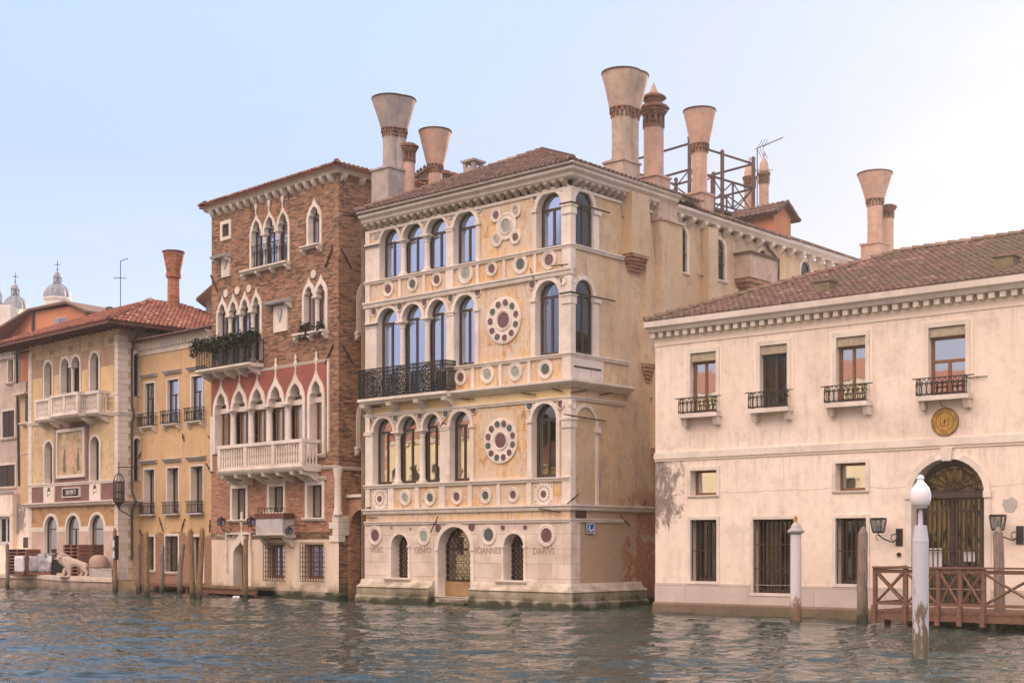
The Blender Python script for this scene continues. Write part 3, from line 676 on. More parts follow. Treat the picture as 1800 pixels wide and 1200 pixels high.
# ================================================================== MARBLE PALACE (centre)
FD = fr(635, 53.6, 1003, 46.5); WD = FD.W
dario = building('marble_palace', 'cream and honey marble palace with porphyry roundels and funnel chimneys, centre of the row', FD)
def avg(f, pts): return sum(f.z(*p) for p in pts) / len(pts)
def ops(f, *px): return [(f.u(a), f.u(b)) for a, b in px]
def dario_build():
    f, r = FD, dario
    Z = dict(top=15.1, wall=14.35, s3=12.43, p3=11.66, b3=11.42, s2=8.73, p2=7.85, b2=7.6, y2=7.22, s1=4.51, p1=3.62, b1=3.42, g=3.06, pl=.86)
    holes = []; UL = .3
    # third floor
    zt3 = avg(f, [(686, 402), (726, 391), (767, 381.6), (818, 370), (967, 339.5)]); zb3 = Z['s3'] + .04
    zt2 = avg(f, [(682, 541.6), (725, 534), (769, 526.5), (818, 516), (963, 496)]); zb2 = Z['s2'] + .04
    zt1 = avg(f, [(674, 736), (717, 730), (760, 726), (810, 722), (958, 710)]); zb1 = Z['s1'] + .04
    O3 = ops(f, (669.5, 702.5), (709, 744), (750.5, 786)); O3b = ops(f, (799, 838)); O3c = ops(f, (945, 988.5))
    O2 = ops(f, (664.5, 700), (708, 743), (752.5, 786)); O2b = ops(f, (800, 836)); O2c = ops(f, (943, 984))
    O1 = ops(f, (657.5, 691), (701, 734), (744, 775)); O1b = ops(f, (792.5, 827.5)); O1c = ops(f, (936.5, 979))
    def eq(O, k=None):     # equal widths so that the arches match
        return O
    for i, (A, B, C_, z0, zt) in enumerate(((O3, O3b, O3c, zb3, zt3), (O2, O2b, O2c, Z['s2'] - .85 if False else zb2, zt2), (O1, O1b, O1c, zb1, zt1))):
        hw = (A[0][1] - A[0][0]) / 2
        z0a = z0 - (.9 if i == 1 else 0)
        holes.append(arcade(r, f, A, z0a, zt, 'round', zt - hw, trim=.12, proud=.05, depth=.24, colr=.115))
        hb = (B[0][1] - B[0][0]) / 2
        holes.append(arcade(r, f, B, z0, zt, 'round', zt - hb, trim=.15, proud=.055, depth=.24))
        holes.append(arcade(r, f, C_, z0, zt, 'round', zt - (C_[0][1] - C_[0][0]) / 2, trim=.16, proud=.055, depth=.24))
        fms = 'frame'; gm = ('glass', 'glass', 'glass_dark')[i]
        for (a, b) in A: window(r, f, a, b, z0a, zt, 'round', zt - (b - a) / 2, depth=.22, gm=gm, curtain='curtain' if i < 2 else 'curtain_warm', t=.09)
        for (a, b) in B + C_: window(r, f, a, b, z0, zt, 'round', zt - (b - a) / 2, depth=.22, gm=gm, curtain='curtain' if i < 2 else 'curtain_warm', t=.09)
        # flat pilaster strips with little capitals: piers beside the arches
        zs = zt - hw
        edges = [(UL + .02, A[0][0] - .001), (A[-1][1], B[0][0])]
        c3 = C_[0][0]
        for (a, b) in edges:
            strip(r, f, a + .012, b - .012, z0 - .03, zs - .1, .07)
            m = MB(f); m.box(a - .03, b + .03, -.03, .12, zs - .02, zs + .06); m.box(a - .0, b + .0, -.03, .095, zs - .12, zs - .02); m.build('capital', 'istria', r)
        for a, b in ((B[0][1] + .004, B[0][1] + .2), (c3 - .2, c3 - .004)):
            strip(r, f, a, b, z0 - .03, zs - .1, .07); m = MB(f); m.box(a - .03, b + .03, -.03, .12, zs - .1, zs + .03); m.build('capital', 'istria', r)
    # corner pilasters of the front, each storey
    wc = WD - O3c[0][1]
    for z0, z1, sp_ in ((Z['s3'] - .78, Z['wall'], zt3 - .63), (Z['s2'] - .88, Z['b3'] - .02, zt2 - .63), (Z['s1'] - .88, Z['y2'], zt1 - .63)):
        strip(r, f, WD - wc + .03, WD + .06, z0, z1, .062, 'istria', w0=-.2); strip(r, f, UL, UL + .25, z0, z1, .062)
        for a, b in ((WD - wc, WD + .12),):
            m = MB(f); m.box(a, b, -.26, .13, sp_ - .0, sp_ + .09); m.box(a + .03, b - .03, -.23, .1, sp_ - .26, sp_ - .0); m.build('capital', 'istria', r)
        MB(f).box(UL - .04, UL + .36, -.03, .12, sp_, sp_ + .09).build('capital', 'istria', r)
    # iron straps across the springing line
    for z, x1 in ((zt3 - .56, 1.4), (zt2 - .56, 1.7)):
        m = MB(f); m.box(WD - wc - .02, WD + .15, .125, .145, z, z + .05); m.box(WD + .13, WD + .15, -x1 - .6, .14, z, z + .05); m.build('iron_strap', 'iron', r)
        MB(f).box(UL - .05, O3[0][0], .125, .145, z - .04, z + .01).build('iron_strap', 'iron', r)
    # ground floor
    gw1, gd, gw2 = ops(f, (689, 718.4))[0], ops(f, (771, 828.4))[0], ops(f, (886.4, 921.6))[0]
    zw = 2.62; zd = 2.98
    gh = []
    for (a, b), z0, zt, tr in ((gw1, .95, zw, .1), (gw2, .95, zw, .1), (gd, .30, zd - .1, .17)):
        gh.append(arcade(r, f, [(a, b)], z0, zt, 'round', zt - (b - a) / 2, trim=tr, proud=.05, depth=.5, mat='istria'))
        zs = zt - (b - a) / 2
        for q in (a - tr - .01, b - .02): MB(f).box(q, q + tr + .03, -.1, .085, zs - .04, zs + .05).build('impost', 'istria', r)
    # grilles of ground-floor openings
    for (a, b), z0, zt in ((gw1, .97, zw), (gw2, .97, zw), (gd, .86, zd - .1)):
        zs = zt - (b - a) / 2
        w = window(r, f, a, b, z0, zt, 'round', zs, depth=.42, bars=0, gm='glass_dark', fm='rust')
        m = MB(f); step = .19 if b - a < 1 else .235; nx_ = max(2, round((b - a) / step)); st = (b - a) / nx_
        z = z0 + st / 2; row = 0
        while z < zt - st * .3:
            for i in range(nx_):
                u = a + st * (i + .5); hw = (b - a) / 2
                if z > zs and (u - (a + b) / 2) ** 2 + (z - zs) ** 2 > (hw - .06) ** 2: continue
                m.ring(u, z, st * .42, -.38, .018, 10); 
            z += st; row += 1
        m.box(a, b, -.40, -.36, zs - .02, zs + .02); m.build('grille', 'rust', w)
    MB(f).box(gd[0] + .01, gd[1] - .01, -.42, -.35, .34, .86).build('door_panel', simple('bronze_panel', (.34, .22, .10), .6, c2=(.24, .15, .08), sc=2), r)
    m = MB(f)
    for i in range(4): m.box(gd[0] + .01, gd[1] - .01, -.66 + .17 * i, .14, -.5 + .0 * i, .34 - .15 * (i + 1) + .15 * 0)
    m = MB(f); m.box(gd[0] + .012, gd[1] - .012, -.66, -.35, -.4, .33); m.box(gd[0] + .012, gd[1] - .012, -.349, .0, -.4, .21); m.box(gd[0] + .012, gd[1] - .012, .001, .36, -.4, .10); m.build('water_steps', 'istria_wet', r)
    # walls
    wallfront(r, f, UL, WD, Z['g'], Z['wall'] + .1, holes, 'marble')
    wallfront(r, f, UL - .1, WD, -.6, Z['g'] - .002, gh + [[(gd[0] - .17, -.58), (gd[0] - .17, .3), (gd[1] + .17, .3), (gd[1] + .17, -.58)]] if False else gh, 'istria_blocks', name='ground_floor_wall', depth=.5)
    # white marble facing round the three groups of arches
    # plinth with steps, broken by the door
    prof = [(-.02, -.6), (.42, -.6), (.42, .22), (.34, .30), (.34, .56), (.38, .60), (.30, .66), (.16, .72), (.10, .86), (.06, .90), (-.02, .90)]
    for a, b, mi in ((UL - .2, gd[0] - .20, 0), (gd[1] + .20, WD, 1)): MB(f).prism(prof, a, b, 0, mi).build('plinth', 'istria_wet', r)
    # the window sills of ground floor
    for a, b in (gw1, gw2): sill(r, f, a - .3, b + .22, .97, .12, .22)
    # storey bands
    band(r, f, UL - .06, WD, Z['g'] - .07, Z['g'] + .06, .1, m1=1); band(r, f, UL - .1, WD, Z['b1'] - .02, Z['p1'] - .01, .17, m1=1)
    MB(f).box(UL, WD, -.01, .02, Z['g'] + .06, Z['b1'] - .02).build('frieze', 'marble', r)
    band(r, f, UL - .04, WD, Z['s1'] - .12, Z['s1'] + .03, .14, name='window_sill')
    MB(f).box(UL, WD + .018, -.01, .018, Z['y2'] + .04, Z['b2']).build('frieze', 'cream', r)
    band(r, f, UL - .04, WD, Z['y2'] - .06, Z['y2'] + .06, .11, m1=1)
    ub = f.u(783)
    MB(f).prism([(-.02, Z['b2'] - .02), (.1, Z['b2'] - .02), (.2, Z['b2'] + .06), (.3, Z['b2'] + .1), (.36, Z['b2'] + .16), (.36, Z['p2'] - .01), (-.02, Z['p2'] - .01)], ub - .1, WD, 0, 1).build('cornice_band', 'istria', r)
    band(r, f, ub - .2, WD, Z['s2'] - .1, Z['s2'] + .03, .13, name='window_sill', m1=1)
    band(r, f, UL - .08, WD + .12, Z['b3'], Z['p3'] - .01, .16); band(r, f, UL - .04, WD, Z['s3'] - .1, Z['s3'] + .03, .13, name='window_sill', m1=1)
    # parapet panels with roundels
    def row(z0, z1, pil, discs):
        for a, b in pil: strip(r, f, f.u(a), f.u(b), z0, z1, .06)
        for px, py, rv, d, k in discs: roundel(r, f, px, py, rv, d, k, w=.05)
    q = lambda x: 620 + x / 3.636; qy = lambda y: 290 + y / 3.636
    row(Z['p3'], Z['s3'] - .1, [(q(x) - 2.2, q(x) + 2.2) for x in (305, 460, 803, 973, 1170)] + [(q(600), q(648))],
        [(q(x), qy(y), rv / 3.636, d, 1.75) for x, y, rv, d in ((230, 792, 29, 'porphyry'), (386, 761, 28, 'serpentine'), (541, 733, 27, 'porphyry'), (725, 693, 38, 'pale_disc'), (892, 663, 28, 'porphyry'), (1075, 635, 36, 'serpentine'), (1258, 607, 36, 'porphyry'))])
    p = lambda x: 620 + x / 4; py_ = lambda y: 600 + y / 4
    row(Z['p2'], Z['s2'] - .1, [(p(x) - 2.4, p(x) + 2.4) for x in (850, 1043, 1245)],
        [(p(x), py_(y), rv / 4, d, 1.8) for x, y, rv, d in ((763, 252, 32, 'porphyry'), (950, 230, 37, 'pale_disc'), (1147, 212, 37, 'pale_disc'), (1358, 195, 38, 'serpentine'))])
    row(Z['p1'], Z['s1'] - .12, [(p(x) - k, p(x) + k) for x, k in ((275, 5), (457, 4), (633, 5), (830, 3.5), (1030, 3), (1246, 4))],
        [(p(x), py_(y), rv / 4, d, 1.9) for x, y, rv, d in ((373, 1097, 30, 'pale_disc'), (548, 1097, 30, 'serpentine'), (735, 1090, 30, 'porphyry'), (938, 1082, 30, 'serpentine'), (1132, 1077, 28, 'porphyry'))])
    for x, y in ((193, 1105), (1345, 1071)):        # the two pierced wheel panels
        u, z = f.uz(p(x), py_(y)); w = MB(f); w.box(u - .42, u + .42, -.01, .03, z - .42, z + .42); o = w.build('wheel_panel', 'istria', r)
        m = MB(f)
        for i in range(16):
            a = 2 * PI * i / 16; m.disc(u + .26 * math.cos(a), z + .26 * math.sin(a), .035, .02, .034, n=8)
        for sx in (-1, 1):
            for sz in (-1, 1):
                for dx, dz in ((.36, .36), (.36, .26), (.26, .36)): m.disc(u + sx * dx, z + sz * dz, .035, .02, .034, n=8)
        m.build('pierced_hole', 'letter', o); MB(f).disc(u, z, .12, .02, .045, n=20).build('disc', 'porphyry', o)
    # spandrel discs
    for x, y, rv, d in ((147, 445, 20, 'band_disc'), (303, 397, 21, 'porphyry'), (452, 358, 22, 'band_disc'), (628, 320, 21, 'pale_disc'), (806, 278, 22, 'band_disc'), (1168, 200, 25, 'porphyry'), (1367, 160, 26, 'band_disc'),
                     (138, 937, 22, 'porphyry'), (303, 905, 22, 'serpentine'), (460, 878, 22, 'porphyry'), (628, 853, 22, 'serpentine'), (800, 812, 24, 'porphyry'), (1150, 765, 23, 'porphyry')):
        roundel(r, f, q(x), qy(y), rv / 3.636, d, 1.4, w=.035)
    roundel(r, f, q(1352), qy(740), 6.5, 'porphyry', 1.3, w=.09)
    for x, y, rv, d in ((127, 560, 20, 'porphyry'), (303, 538, 23, 'serpentine'), (475, 520, 24, 'porphyry'), (655, 507, 24, 'serpentine'), (850, 480, 27, 'porphyry'), (1245, 452, 27, 'serpentine')):
        roundel(r, f, p(x), py_(y), rv / 4, d, 1.35, w=.035)
    roundel(r, f, p(1472), py_(443), 6.5, 'porphyry', 1.3, w=.09)
    # ground floor discs
    g = lambda x: 640 + x / 5; gy = lambda y: 900 + y / 5
    for x, y, rv, d, k in ((100, 203, 52, 'porphyry', 1.7), (527, 208, 47, 'pale_disc', 1.8), (655, 143, 32, 'porphyry', 0), (947, 127, 34, 'porphyry', 0), (1097, 198, 57, 'serpentine', 1.6), (1222, 133, 20, 'porphyry', 0), (1417, 130, 20, 'porphyry', 0), (1605, 203, 63, 'porphyry', 1.6), (405, 140, 13, 'pale_disc', 0), (240, 133, 13, 'pale_disc', 0)):
        roundel(r, f, g(x), gy(y), rv / 5, d, k, w=.035)
    for body, x, y, sx in (('VRBIS', 110, 330, .95), ('GENIO', 515, 333, .95), ('IOANNES', 1092, 337, .95), ('DARIVS', 1580, 342, 1.0)):
        u, z = f.uz(g(x), gy(y)); text(r, f, body, u, z, .34, .004, 'letter', .006, 'inscription', sx * .9)
    # rosettes
    def rosette(cx_, cy_, R0, rc, n_, rr, rd, seq, scx, ox, oy):
        px, py = ox + cx_ / scx, oy + cy_ / scx; u, z = f.uz(px, py); Y = f.world(u, 0, 0).y; s_ = Y / FPX / scx
        o = MB(f).disc(u, z, R0 * s_, -.02, .05, rc * 1.35 * s_, n=48).build('rosette', 'istria', r)
        MB(f).disc(u, z, rc * 1.36 * s_, -.02, .065, rc * s_, n=32).build('ring', 'istria', o)
        MB(f).disc(u, z, rc * s_ * 1.01, -.02, .04, n=32).build('disc', 'porphyry', o)
        for i in range(n_):
            a = 2 * PI * i / n_ + .25; MB(f).disc(u + rr * s_ * math.cos(a), z + rr * s_ * math.sin(a), rd * s_, .0, .072, n=16).build('disc', seq[i % len(seq)], o)
    rosette(968, 993, 150, 50, 11, 113, 21, ('porphyry', 'serpentine', 'porphyry'), 3.636, 620, 290)
    rosette(1045, 697, 160, 52, 12, 122, 23, ('porphyry', 'serpentine', 'porphyry', 'serpentine', 'porphyry'), 4, 620, 600)
    u, z = f.uz(q(985), qy(392)); s_ = f.world(u, 0, 0).y / FPX / 3.636
    o = MB(f).disc(u, z, 88 * s_, -.02, .05, 52 * s_, n=40).build('rosette', 'istria', r); MB(f).disc(u, z, 54 * s_, -.02, .07, 40 * s_, n=30).build('ring', 'istria', o); MB(f).disc(u, z, 41 * s_, -.02, .045, n=30).build('disc', 'pale_disc', o)
    for x, y, d in ((920, 322, 'porphyry'), (1045, 293, 'band_disc'), (926, 478, 'band_disc'), (1044, 461, 'porphyry')):
        a, b = f.uz(q(x), qy(y)); MB(f).disc(a, b, 46 * s_, -.02, .055, 25 * s_, n=24).build('ring', 'istria', o); MB(f).disc(a, b, 26 * s_, -.02, .04, n=20).build('disc', d, o)
    # top cornice
    def cornice(fr_, a, b, z0, zt, outw=.55, nb=.36, name='cornice', m0=0, m1=1, ub=None):
        m = MB(fr_); h = zt - z0
        m.prism([(-.05, z0 + h * .42), (outw * .35, z0 + h * .42), (outw * .5, z0 + h * .5), (outw * .55, z0 + h * .62), (outw * .8, z0 + h * .72), (outw * .85, z0 + h * .86), (outw, z0 + h * .93), (outw, zt), (-.05, zt)], a, b, m0, m1)
        m.box(a, b, -.05, .06, z0 - .02, z0 + .08); o = m.build(name, 'istria', r); m = MB(fr_); a += .05 if not m0 else 0
        k = int((b - a) / nb)
        for i in range(k):
            u = a + (b - a) * (i + .5) / k; m.prism([(.0, z0 + .08), (outw * .22, z0 + .12), (outw * .5, z0 + h * .3), (outw * .52, z0 + h * .419), (.0, z0 + h * .419)], u - .075, u + .075)
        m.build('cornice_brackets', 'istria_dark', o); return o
    cornice(f, .3, WD, Z['wall'], Z['top'])
    # balcony with iron railing
    wv = .6; a, b = f.u(629, wv), f.u(781, wv); zb = Z['p2'] - .02; zr = zb + 1.12
    MB(f).prism([(-.02, zb - .2), (wv - .12, zb - .2), (wv - .06, zb - .12), (wv, zb - .1), (wv, zb), (-.02, zb)], a - .05, b + .05).build('balcony_slab', 'istria', r)
    for t in (.03, .34, .66, .97):
        u = a + (b - a) * t; MB(f).prism([(-.02, zb - .62), (.06, zb - .6), (.2, zb - .46), (.36, zb - .36), (.5, zb - .32), (.54, zb - .201), (-.02, zb - .201)], u - .12, u + .12).build('bracket', 'istria', r)
    m = MB(f); t_ = .02
    for z in (zb + .06, zr, zb + .2, zr - .14): m.box(a, b, wv - .06, wv - .02, z - .018, z + .018); m.box(a - .0, a + .04, 0, wv - .06, z - .018, z + .018); m.box(b - .04, b, 0, wv - .06, z - .018, z + .018)
    for i in range(61):
        u = a + (b - a) * i / 60; m.box(u - .011, u + .011, wv - .05, wv - .03, zb, zr)
    for i in range(11):
        w = wv * i / 11
        for u in (a + .02, b - .02): m.box(u - .01, u + .01, w - .01, w + .01, zb, zr)
    zc = (zb + zr) / 2; sc_ = (b - a)
    for c in (.17, .5, .83):
        u = a + sc_ * c
        for rr, tt in ((.50, .03), (.40, .022), (.27, .026), (.17, .02), (.08, .025)): m.ring(u, zc, rr, wv - .02, tt, 28)
        for k in range(14):
            t = 2 * PI * k / 14; m.tube([(u + .1 * math.cos(t), wv - .02, zc + .1 * math.sin(t)), (u + .27 * math.cos(t), wv - .02, zc + .27 * math.sin(t))], .014, 4); m.ring(u + .335 * math.cos(t), zc + .335 * math.sin(t), .05, wv - .02, .012, 7)
    for c in (.03, .335, .665, .97):
        for k in range(8):
            for dx in (-.1, .0, .1): m.ring(a + sc_ * c + dx, zb + .12 + .14 * k, .045, wv - .02, .012, 7)
    m.build('balcony_railing', 'iron', r)
    # side wall -----------------------------------------------------------------
    s = f.side(WD); LS = 24.5
    def so_(*px): return [(s.u(a), s.u(b)) for a, b in px]
    sh = []
    a, b = so_((1009.5, 1041))[0]
    for z0, zt, nm in ((zb3, zt3, 3), (zb2, zt2, 2)):
        sh.append(arcade(r, s, [(a, b)], z0, zt, 'round', zt - (b - a) / 2, trim=.16, proud=.05, depth=.4)); window(r, s, a, b, z0, zt, 'round', zt - (b - a) / 2, depth=.03, t=.07, curtain='curtain')
        strip(r, s, b + .004, b + .30, z0 - .03, zt - .62, .07); MB(s).box(b - .02, b + .36, -.03, .13, zt - .72, zt - .56).build('capital', 'istria', r)
    band(r, s, 0, 2.9, Z['s3'] - .1, Z['s3'] + .03, .13, name='window_sill', m0=1); band(r, s, 0, 3.2, Z['s2'] - .1, Z['s2'] + .03, .13, name='window_sill', m0=1)
    MB(s).box(0, 1.75, -.02, .05, Z['p2'] + .01, Z['s2'] - .11).build('blank_panel', 'istria', r)
    MB(s).box(.1, 1.6, .05, .075, 8.28, 8.33).build('iron_strap', 'iron', r)
    MB(s).prism([(-.02, Z['b2'] - .02), (.1, Z['b2'] - .02), (.2, Z['b2'] + .06), (.3, Z['b2'] + .1), (.36, Z['b2'] + .16), (.36, Z['p2'] - .01), (-.02, Z['p2'] - .01)], 0, 3.2, 1, 0).build('cornice_band', 'istria', r)
    band(r, s, 0, 3.0, Z['y2'] - .06, Z['y2'] + .06, .11, m0=1)
    # blind arch of first floor
    a1, b1 = s.u(1009), s.u(1046); zt = 6.95
    MB(s).plate(skyline([(a1, b1)], Z['p1'], zt - .7, zt, 'round', .12, .12), [opening(a1, b1, Z['p1'] + .002, zt, 'round', zt - .7)], .07, -.02).build('blind_arch', 'istria', r)
    MB(s).box(b1 - .06, b1 + .18, -.02, .13, zt - .85, zt - .68).build('capital', 'istria', r)
    band(r, s, 0, 4.6, Z['b1'] - .02, Z['p1'] - .01, .17, m0=1); band(r, s, 0, 2.9, Z['g'] - .07, Z['g'] + .06, .10, m0=1)
    MB(s).box(-.06, s.u(1018), -.02, .05, .9, Z['g'] - .07).build('quoin', 'istria_blocks', r)
    MB(s).prism(prof, 0, s.u(1124), 1, 0).build('plinth', 'istria_wet', r)
    for px, py in ((1354 / 3.636 + 620 + 12.5, 0),): pass
    roundel(r, s, 1005.2 + 0.6, 491, 6, 'serpentine', 1.25, w=.075); roundel(r, s, 1000.7 + 4, 711, 6, 'serpentine', 1.25, w=.075)
    u, z = s.uz(1020, 903); MB(s).disc(u, z, .27, -.02, .06, n=24).build('roundel', 'rust', r)
    # narrow windows of the long wing
    for (pa, pb, pt, pbm) in ((1186.5, 1206.5, 398, 478), (1254.5, 1273, 421, 492), (1333, 1348, 440, 470), (1407, 1424, 460, 500)):
        a, b = s.u(pa), s.u(pb); pm = (pa + pb) / 2; zt = s.z(pm, pt); z0 = s.z(pm, pbm)
        sh.append(arcade(r, s, [(a, b)], z0, zt, 'round', zt - (b - a) / 2, trim=.14, proud=.04, depth=.35)); w = window(r, s, a, b, z0, zt, 'round', zt - (b - a) / 2, depth=.04, t=.06)
        MB(s).box(a, b, -.03, .0, z0 + (zt - z0) * .38, z0 + (zt - z0) * .38 + .05).build('guard_rail', 'iron', w); sill(r, s, a - .2, b + .2, z0, .08, .1)
    for (pa, pb, pt) in ((1293, 1308, 511), (1483, 1497, 468)):
        a, b = s.u(pa), s.u(pb); pm = (pa + pb) / 2; zt = s.z(pm, pt); z0 = zt - 1.8
        sh.append(arcade(r, s, [(a, b)], z0, zt, 'round', zt - (b - a) / 2, trim=.12, proud=.04, depth=.35)); window(r, s, a, b, z0, zt, 'round', zt - (b - a) / 2, depth=.12)
    wallfront(r, s, 0, LS, -.6, 14.45, sh, 'plaster_side', name='side_wall')
    # cornices of the side
    def cornice2(a, b, z0, zt, outw, nb, nm='cornice'):
        m = MB(s); h = zt - z0; m.prism([(-.05, z0 + h * .5), (outw * .6, z0 + h * .5), (outw * .7, z0 + h * .65), (outw, z0 + h * .8), (outw, zt), (-.05, zt)], a, b); k = int((b - a) / nb)
        for i in range(k):
            u = a + (b - a) * (i + .5) / k; m.prism([(0, z0 - .02), (outw * .4, z0 + .02), (outw * .72, z0 + h * .3), (outw * .72, z0 + h * .499), (0, z0 + h * .499)], u - .11, u + .11)
        return m.build(nm, 'istria', r)
    uc = s.u(1192, .4); cornice(s, 0, uc, Z['wall'], Z['top'], m0=1, m1=0)
    cornice2(uc + .01, LS, 14.3, 14.82, .42, .78)
    # flues on the wall
    def breast(pa, pb, pw, zt, zb, corb=.5, mat='plaster_side', nm='chimney_breast'):
        a, b = s.u(pa, .02), s.u(pb, .02); m = MB(s); m.box(a, b, -.05, pw, zb, zt); o = m.build(nm, mat, r)
        if corb:
            m = MB(s)
            for i in range(5):
                k = i / 5; m.box(a + .03 + (b - a) * .28 * k, b - .03 - (b - a) * .05 * k, -.05, pw * (1 - k * .85), zb - corb * (i + 1) / 5, zb - corb * i / 5 - .012)
            m.build('corbel', 'brick2', o)
        return o
    zb_ = s.z(1108, 450)
    breast(1095, 1126, .42, Z['top'] - .35, zb_, .55)
    # leaning flue beside it
    a0, a1 = s.uz(1127, 350), s.uz(1127, 440); b0, b1_ = s.u(1142), s.u(1126)
    zbt = s.z(1134, 640); P = [(s.u(1128), 14.3), (s.u(1128), zb_ + .2), (s.u(1127), zb_ - 1.2), (s.u(1127), zbt), (s.u(1143), zbt), (s.u(1143), zb_ - .3), (s.u(1137), zb_ + 1.2), (s.u(1130), 14.3)]
    MB(s).plate(P, [], .22, -.02).build('chimney_breast', 'plaster_side', r)
    m = MB(s)
    for i in range(5): m.box(s.u(1127) + .06 * i, s.u(1143) - .02 * i, -.02, .22 - .04 * i, zbt - .13 * (i + 1), zbt - .13 * i - .012)
    m.build('corbel', 'brick2', r)
    o = breast(1144, 1181, .5, s.z(1160, 395), s.z(1144, 788), .9); a, b = s.u(1144), s.u(1181); zt = s.z(1160, 395)
    m = MB(s); m.box(a - .08, b + .08, -.05, .58, zt, zt + .09); m.plate([(a, zt + .09), (b, zt + .09), (b - .22, zt + .95), (a + .22, zt + .95)], [], .3, -.02); m.build('flue_cap', 'plaster_tan', o)
    breast(1233, 1250, .35, 14.35, 6.5, 0)
    # box bay with corbelled foot
    a, b = s.u(1313, .6), s.u(1361, .6); zt, zb_ = s.z(1337, 458, .3), s.z(1337, 498, .3)
    o = MB(s).box(a, b, -.05, .75, zb_, zt).build('box_bay', 'plaster_tan', r); MB(s).box(a - .06, b + .06, -.05, .83, zt, zt + .1).build('bay_lid', 'tile_brown', o)
    m = MB(s)
    for i in range(4): m.box(a + .05 + .15 * i, b - .05 - .15 * i, -.05, .7 - .16 * i, zb_ - .16 * (i + 1), zb_ - .16 * i - .012)
    m.build('corbel', 'brick2', o)
    p0, p1, p2 = s.uz(1338, 420), s.uz(1364, 458), s.uz(1366, 502)
    MB(s).tube([(p0[0], .3, 14.4), (p0[0] + .2, .2, p0[1] - .35), (p1[0], .1, p1[1]), (p2[0] - .1, .1, p2[1] - 2)], .07, 8).build('drain_pipe', 'zinc', r)
    # anchors
    for pa in (((1137, 424), (1176, 428)), ((1151, 410), (1151, 430)), ((1180, 422), (1180, 436)), ((1146, 517), (1178, 523)), ((1150, 508), (1150, 526)), ((1179, 514), (1179, 532)), ((1225, 484), (1252, 491)), ((1234, 476), (1234, 490)), ((1140, 700), (1152, 701)), ((1151, 690), (1151, 711)),
               ((1198, 370), (1198, 395)), ((1267, 400), (1267, 416)), ((1373, 428), (1373, 447)), ((1443, 450), (1443, 460)), ((1087, 905), (1104, 924)), ((994, 885), (1014, 868)), ((988, 728), (1062, 740)), ((1052, 694), (1074, 690)), ((1000, 690), (1029, 686)), ((1131, 478 + 400), (1131, 892))): anchor(r, s, *pa, w=.08)
    for pa in (((920, 691), (946, 694)), ((974, 683), (992, 688)), ((813, 701), (838, 702)), ((657, 715), (673, 715)), ((777, 750), (788, 737)), ((646, 909.5), (667, 909.5)), ((951, 893.5), (989, 900)), ((761, 935), (774, 907)), ((936, 473), (942, 490)), ((976, 469), (1005, 466)), ((648, 917 - 25), (656, 891.5))): anchor(r, f, *pa, w=.12 if pa[0][1] > 470 else .2)
    # left wall, back, lid
    shell(r, f, WD, LS, -.6, 14.4, 'plaster_side', right=False, name='rear_wall')
    # roof
    zt = Z['top']; A, B = (.25, -.55, zt), (WD + .52, -.55, zt); ap, ap2 = (5.0, 5.0, 17.75), (5.0, 13.5, 18.0)
    tiles(r, A, B, ap, ap, 'tile_brown', caps=[(A, ap), (B, ap)])
    tiles(r, (WD + .52, -.55, zt), (WD + .52, 7, zt), (5.0, 13.5, 18.0), ap, 'tile_brown', sp=.25)
    q_ = MB(); q_.tinted = True; q_.quad3([(-.4, -.5, zt), ap, ap2, (-.4, 14, zt)]); q_.build('roof', 'tile_brown', r)
    e = WD + .42; tiles(r, (e, 7.0, 14.83), (e, LS, 14.83), (5.3, LS, 16.9), (5.3, 7, 17.4), 'tile_brown', sp=.25)
    tiles(r, (-.4, LS, 14.83), (-.4, 7.0, 14.83), (5.3, 7, 17.4), (5.3, LS, 16.9), 'tile_brown', sp=.5)
    # chimneys -------------------------------------------------------------------
    def loc(px, t, left=False):      # distance along the side wall
        return t
    sx = lambda px, w: s.u(px, w)       # position along the side wall at distance w inside it
    def zat(px, py, inn): return s.z(px, py, -inn)
    def put(px, inn): return WD - inn, s.u(px, -inn)
    x, y = put(1093, .35); Zc = s.world(y, -.35, 0).y; k = Zc / FPX
    chimney(r, x, y, 13.9, zat(1093, 290, .35), zat(1093, 193, .35), zat(1093, 131, .35), 17.5 * k, 35 * k, 'plaster_tan', base=(.44, .5), twin=(x + .05, y + .42, 15.5 * k, 33 * k), basemat='plaster_tan')
    x, y = put(1149, .45); Zc = s.world(y, -.45, 0).y; k = Zc / FPX
    crown_chimney(r, x, y, 13.9, zat(1149, 316, .45), zat(1149, 224, .45), 17.5 * k, 'plaster_pink', spike=.46, base=.44, tiers=2, sc=1.1)
    x, y = put(1230, .35); Zc = s.world(y, -.35, 0).y; k = Zc / FPX
    chimney(r, x, y, 13.9, zat(1230, 345, .35), zat(1230, 256, .35), zat(1230, 197, .35), 13.5 * k, 28.5 * k, 'plaster_pink', base=(.37, .42))
    x, y = put(1343, 3.2); Zc = s.world(y, -3.2, 0).y; k = Zc / FPX
    crown_chimney(r, x, y, 14, zat(1343, 370, 3.2), zat(1343, 323, 3.2), 8.5 * k, 'plaster_pink', dome=True)
    x, y = put(1318, 4.2); crown_chimney(r, x, y, 14, zat(1318, 370, 4.2), zat(1318, 330, 4.2), .25, 'plaster_pink', dome=True)
    x, y = put(1538, .6); Zc = s.world(y, -.6, 0).y; k = Zc / FPX
    chimney(r, x, y, 14, zat(1538, 432, .6), zat(1538, 352, .6), zat(1538, 307, .6), 13 * k, 30 * k, 'plaster_pink', base=(.5, .45))
    x, y = put(1561, .5); crown_chimney(r, x, y, 13, 14.5, zat(1561, 383, .5), .27, 'plaster_pink', sc=.8)
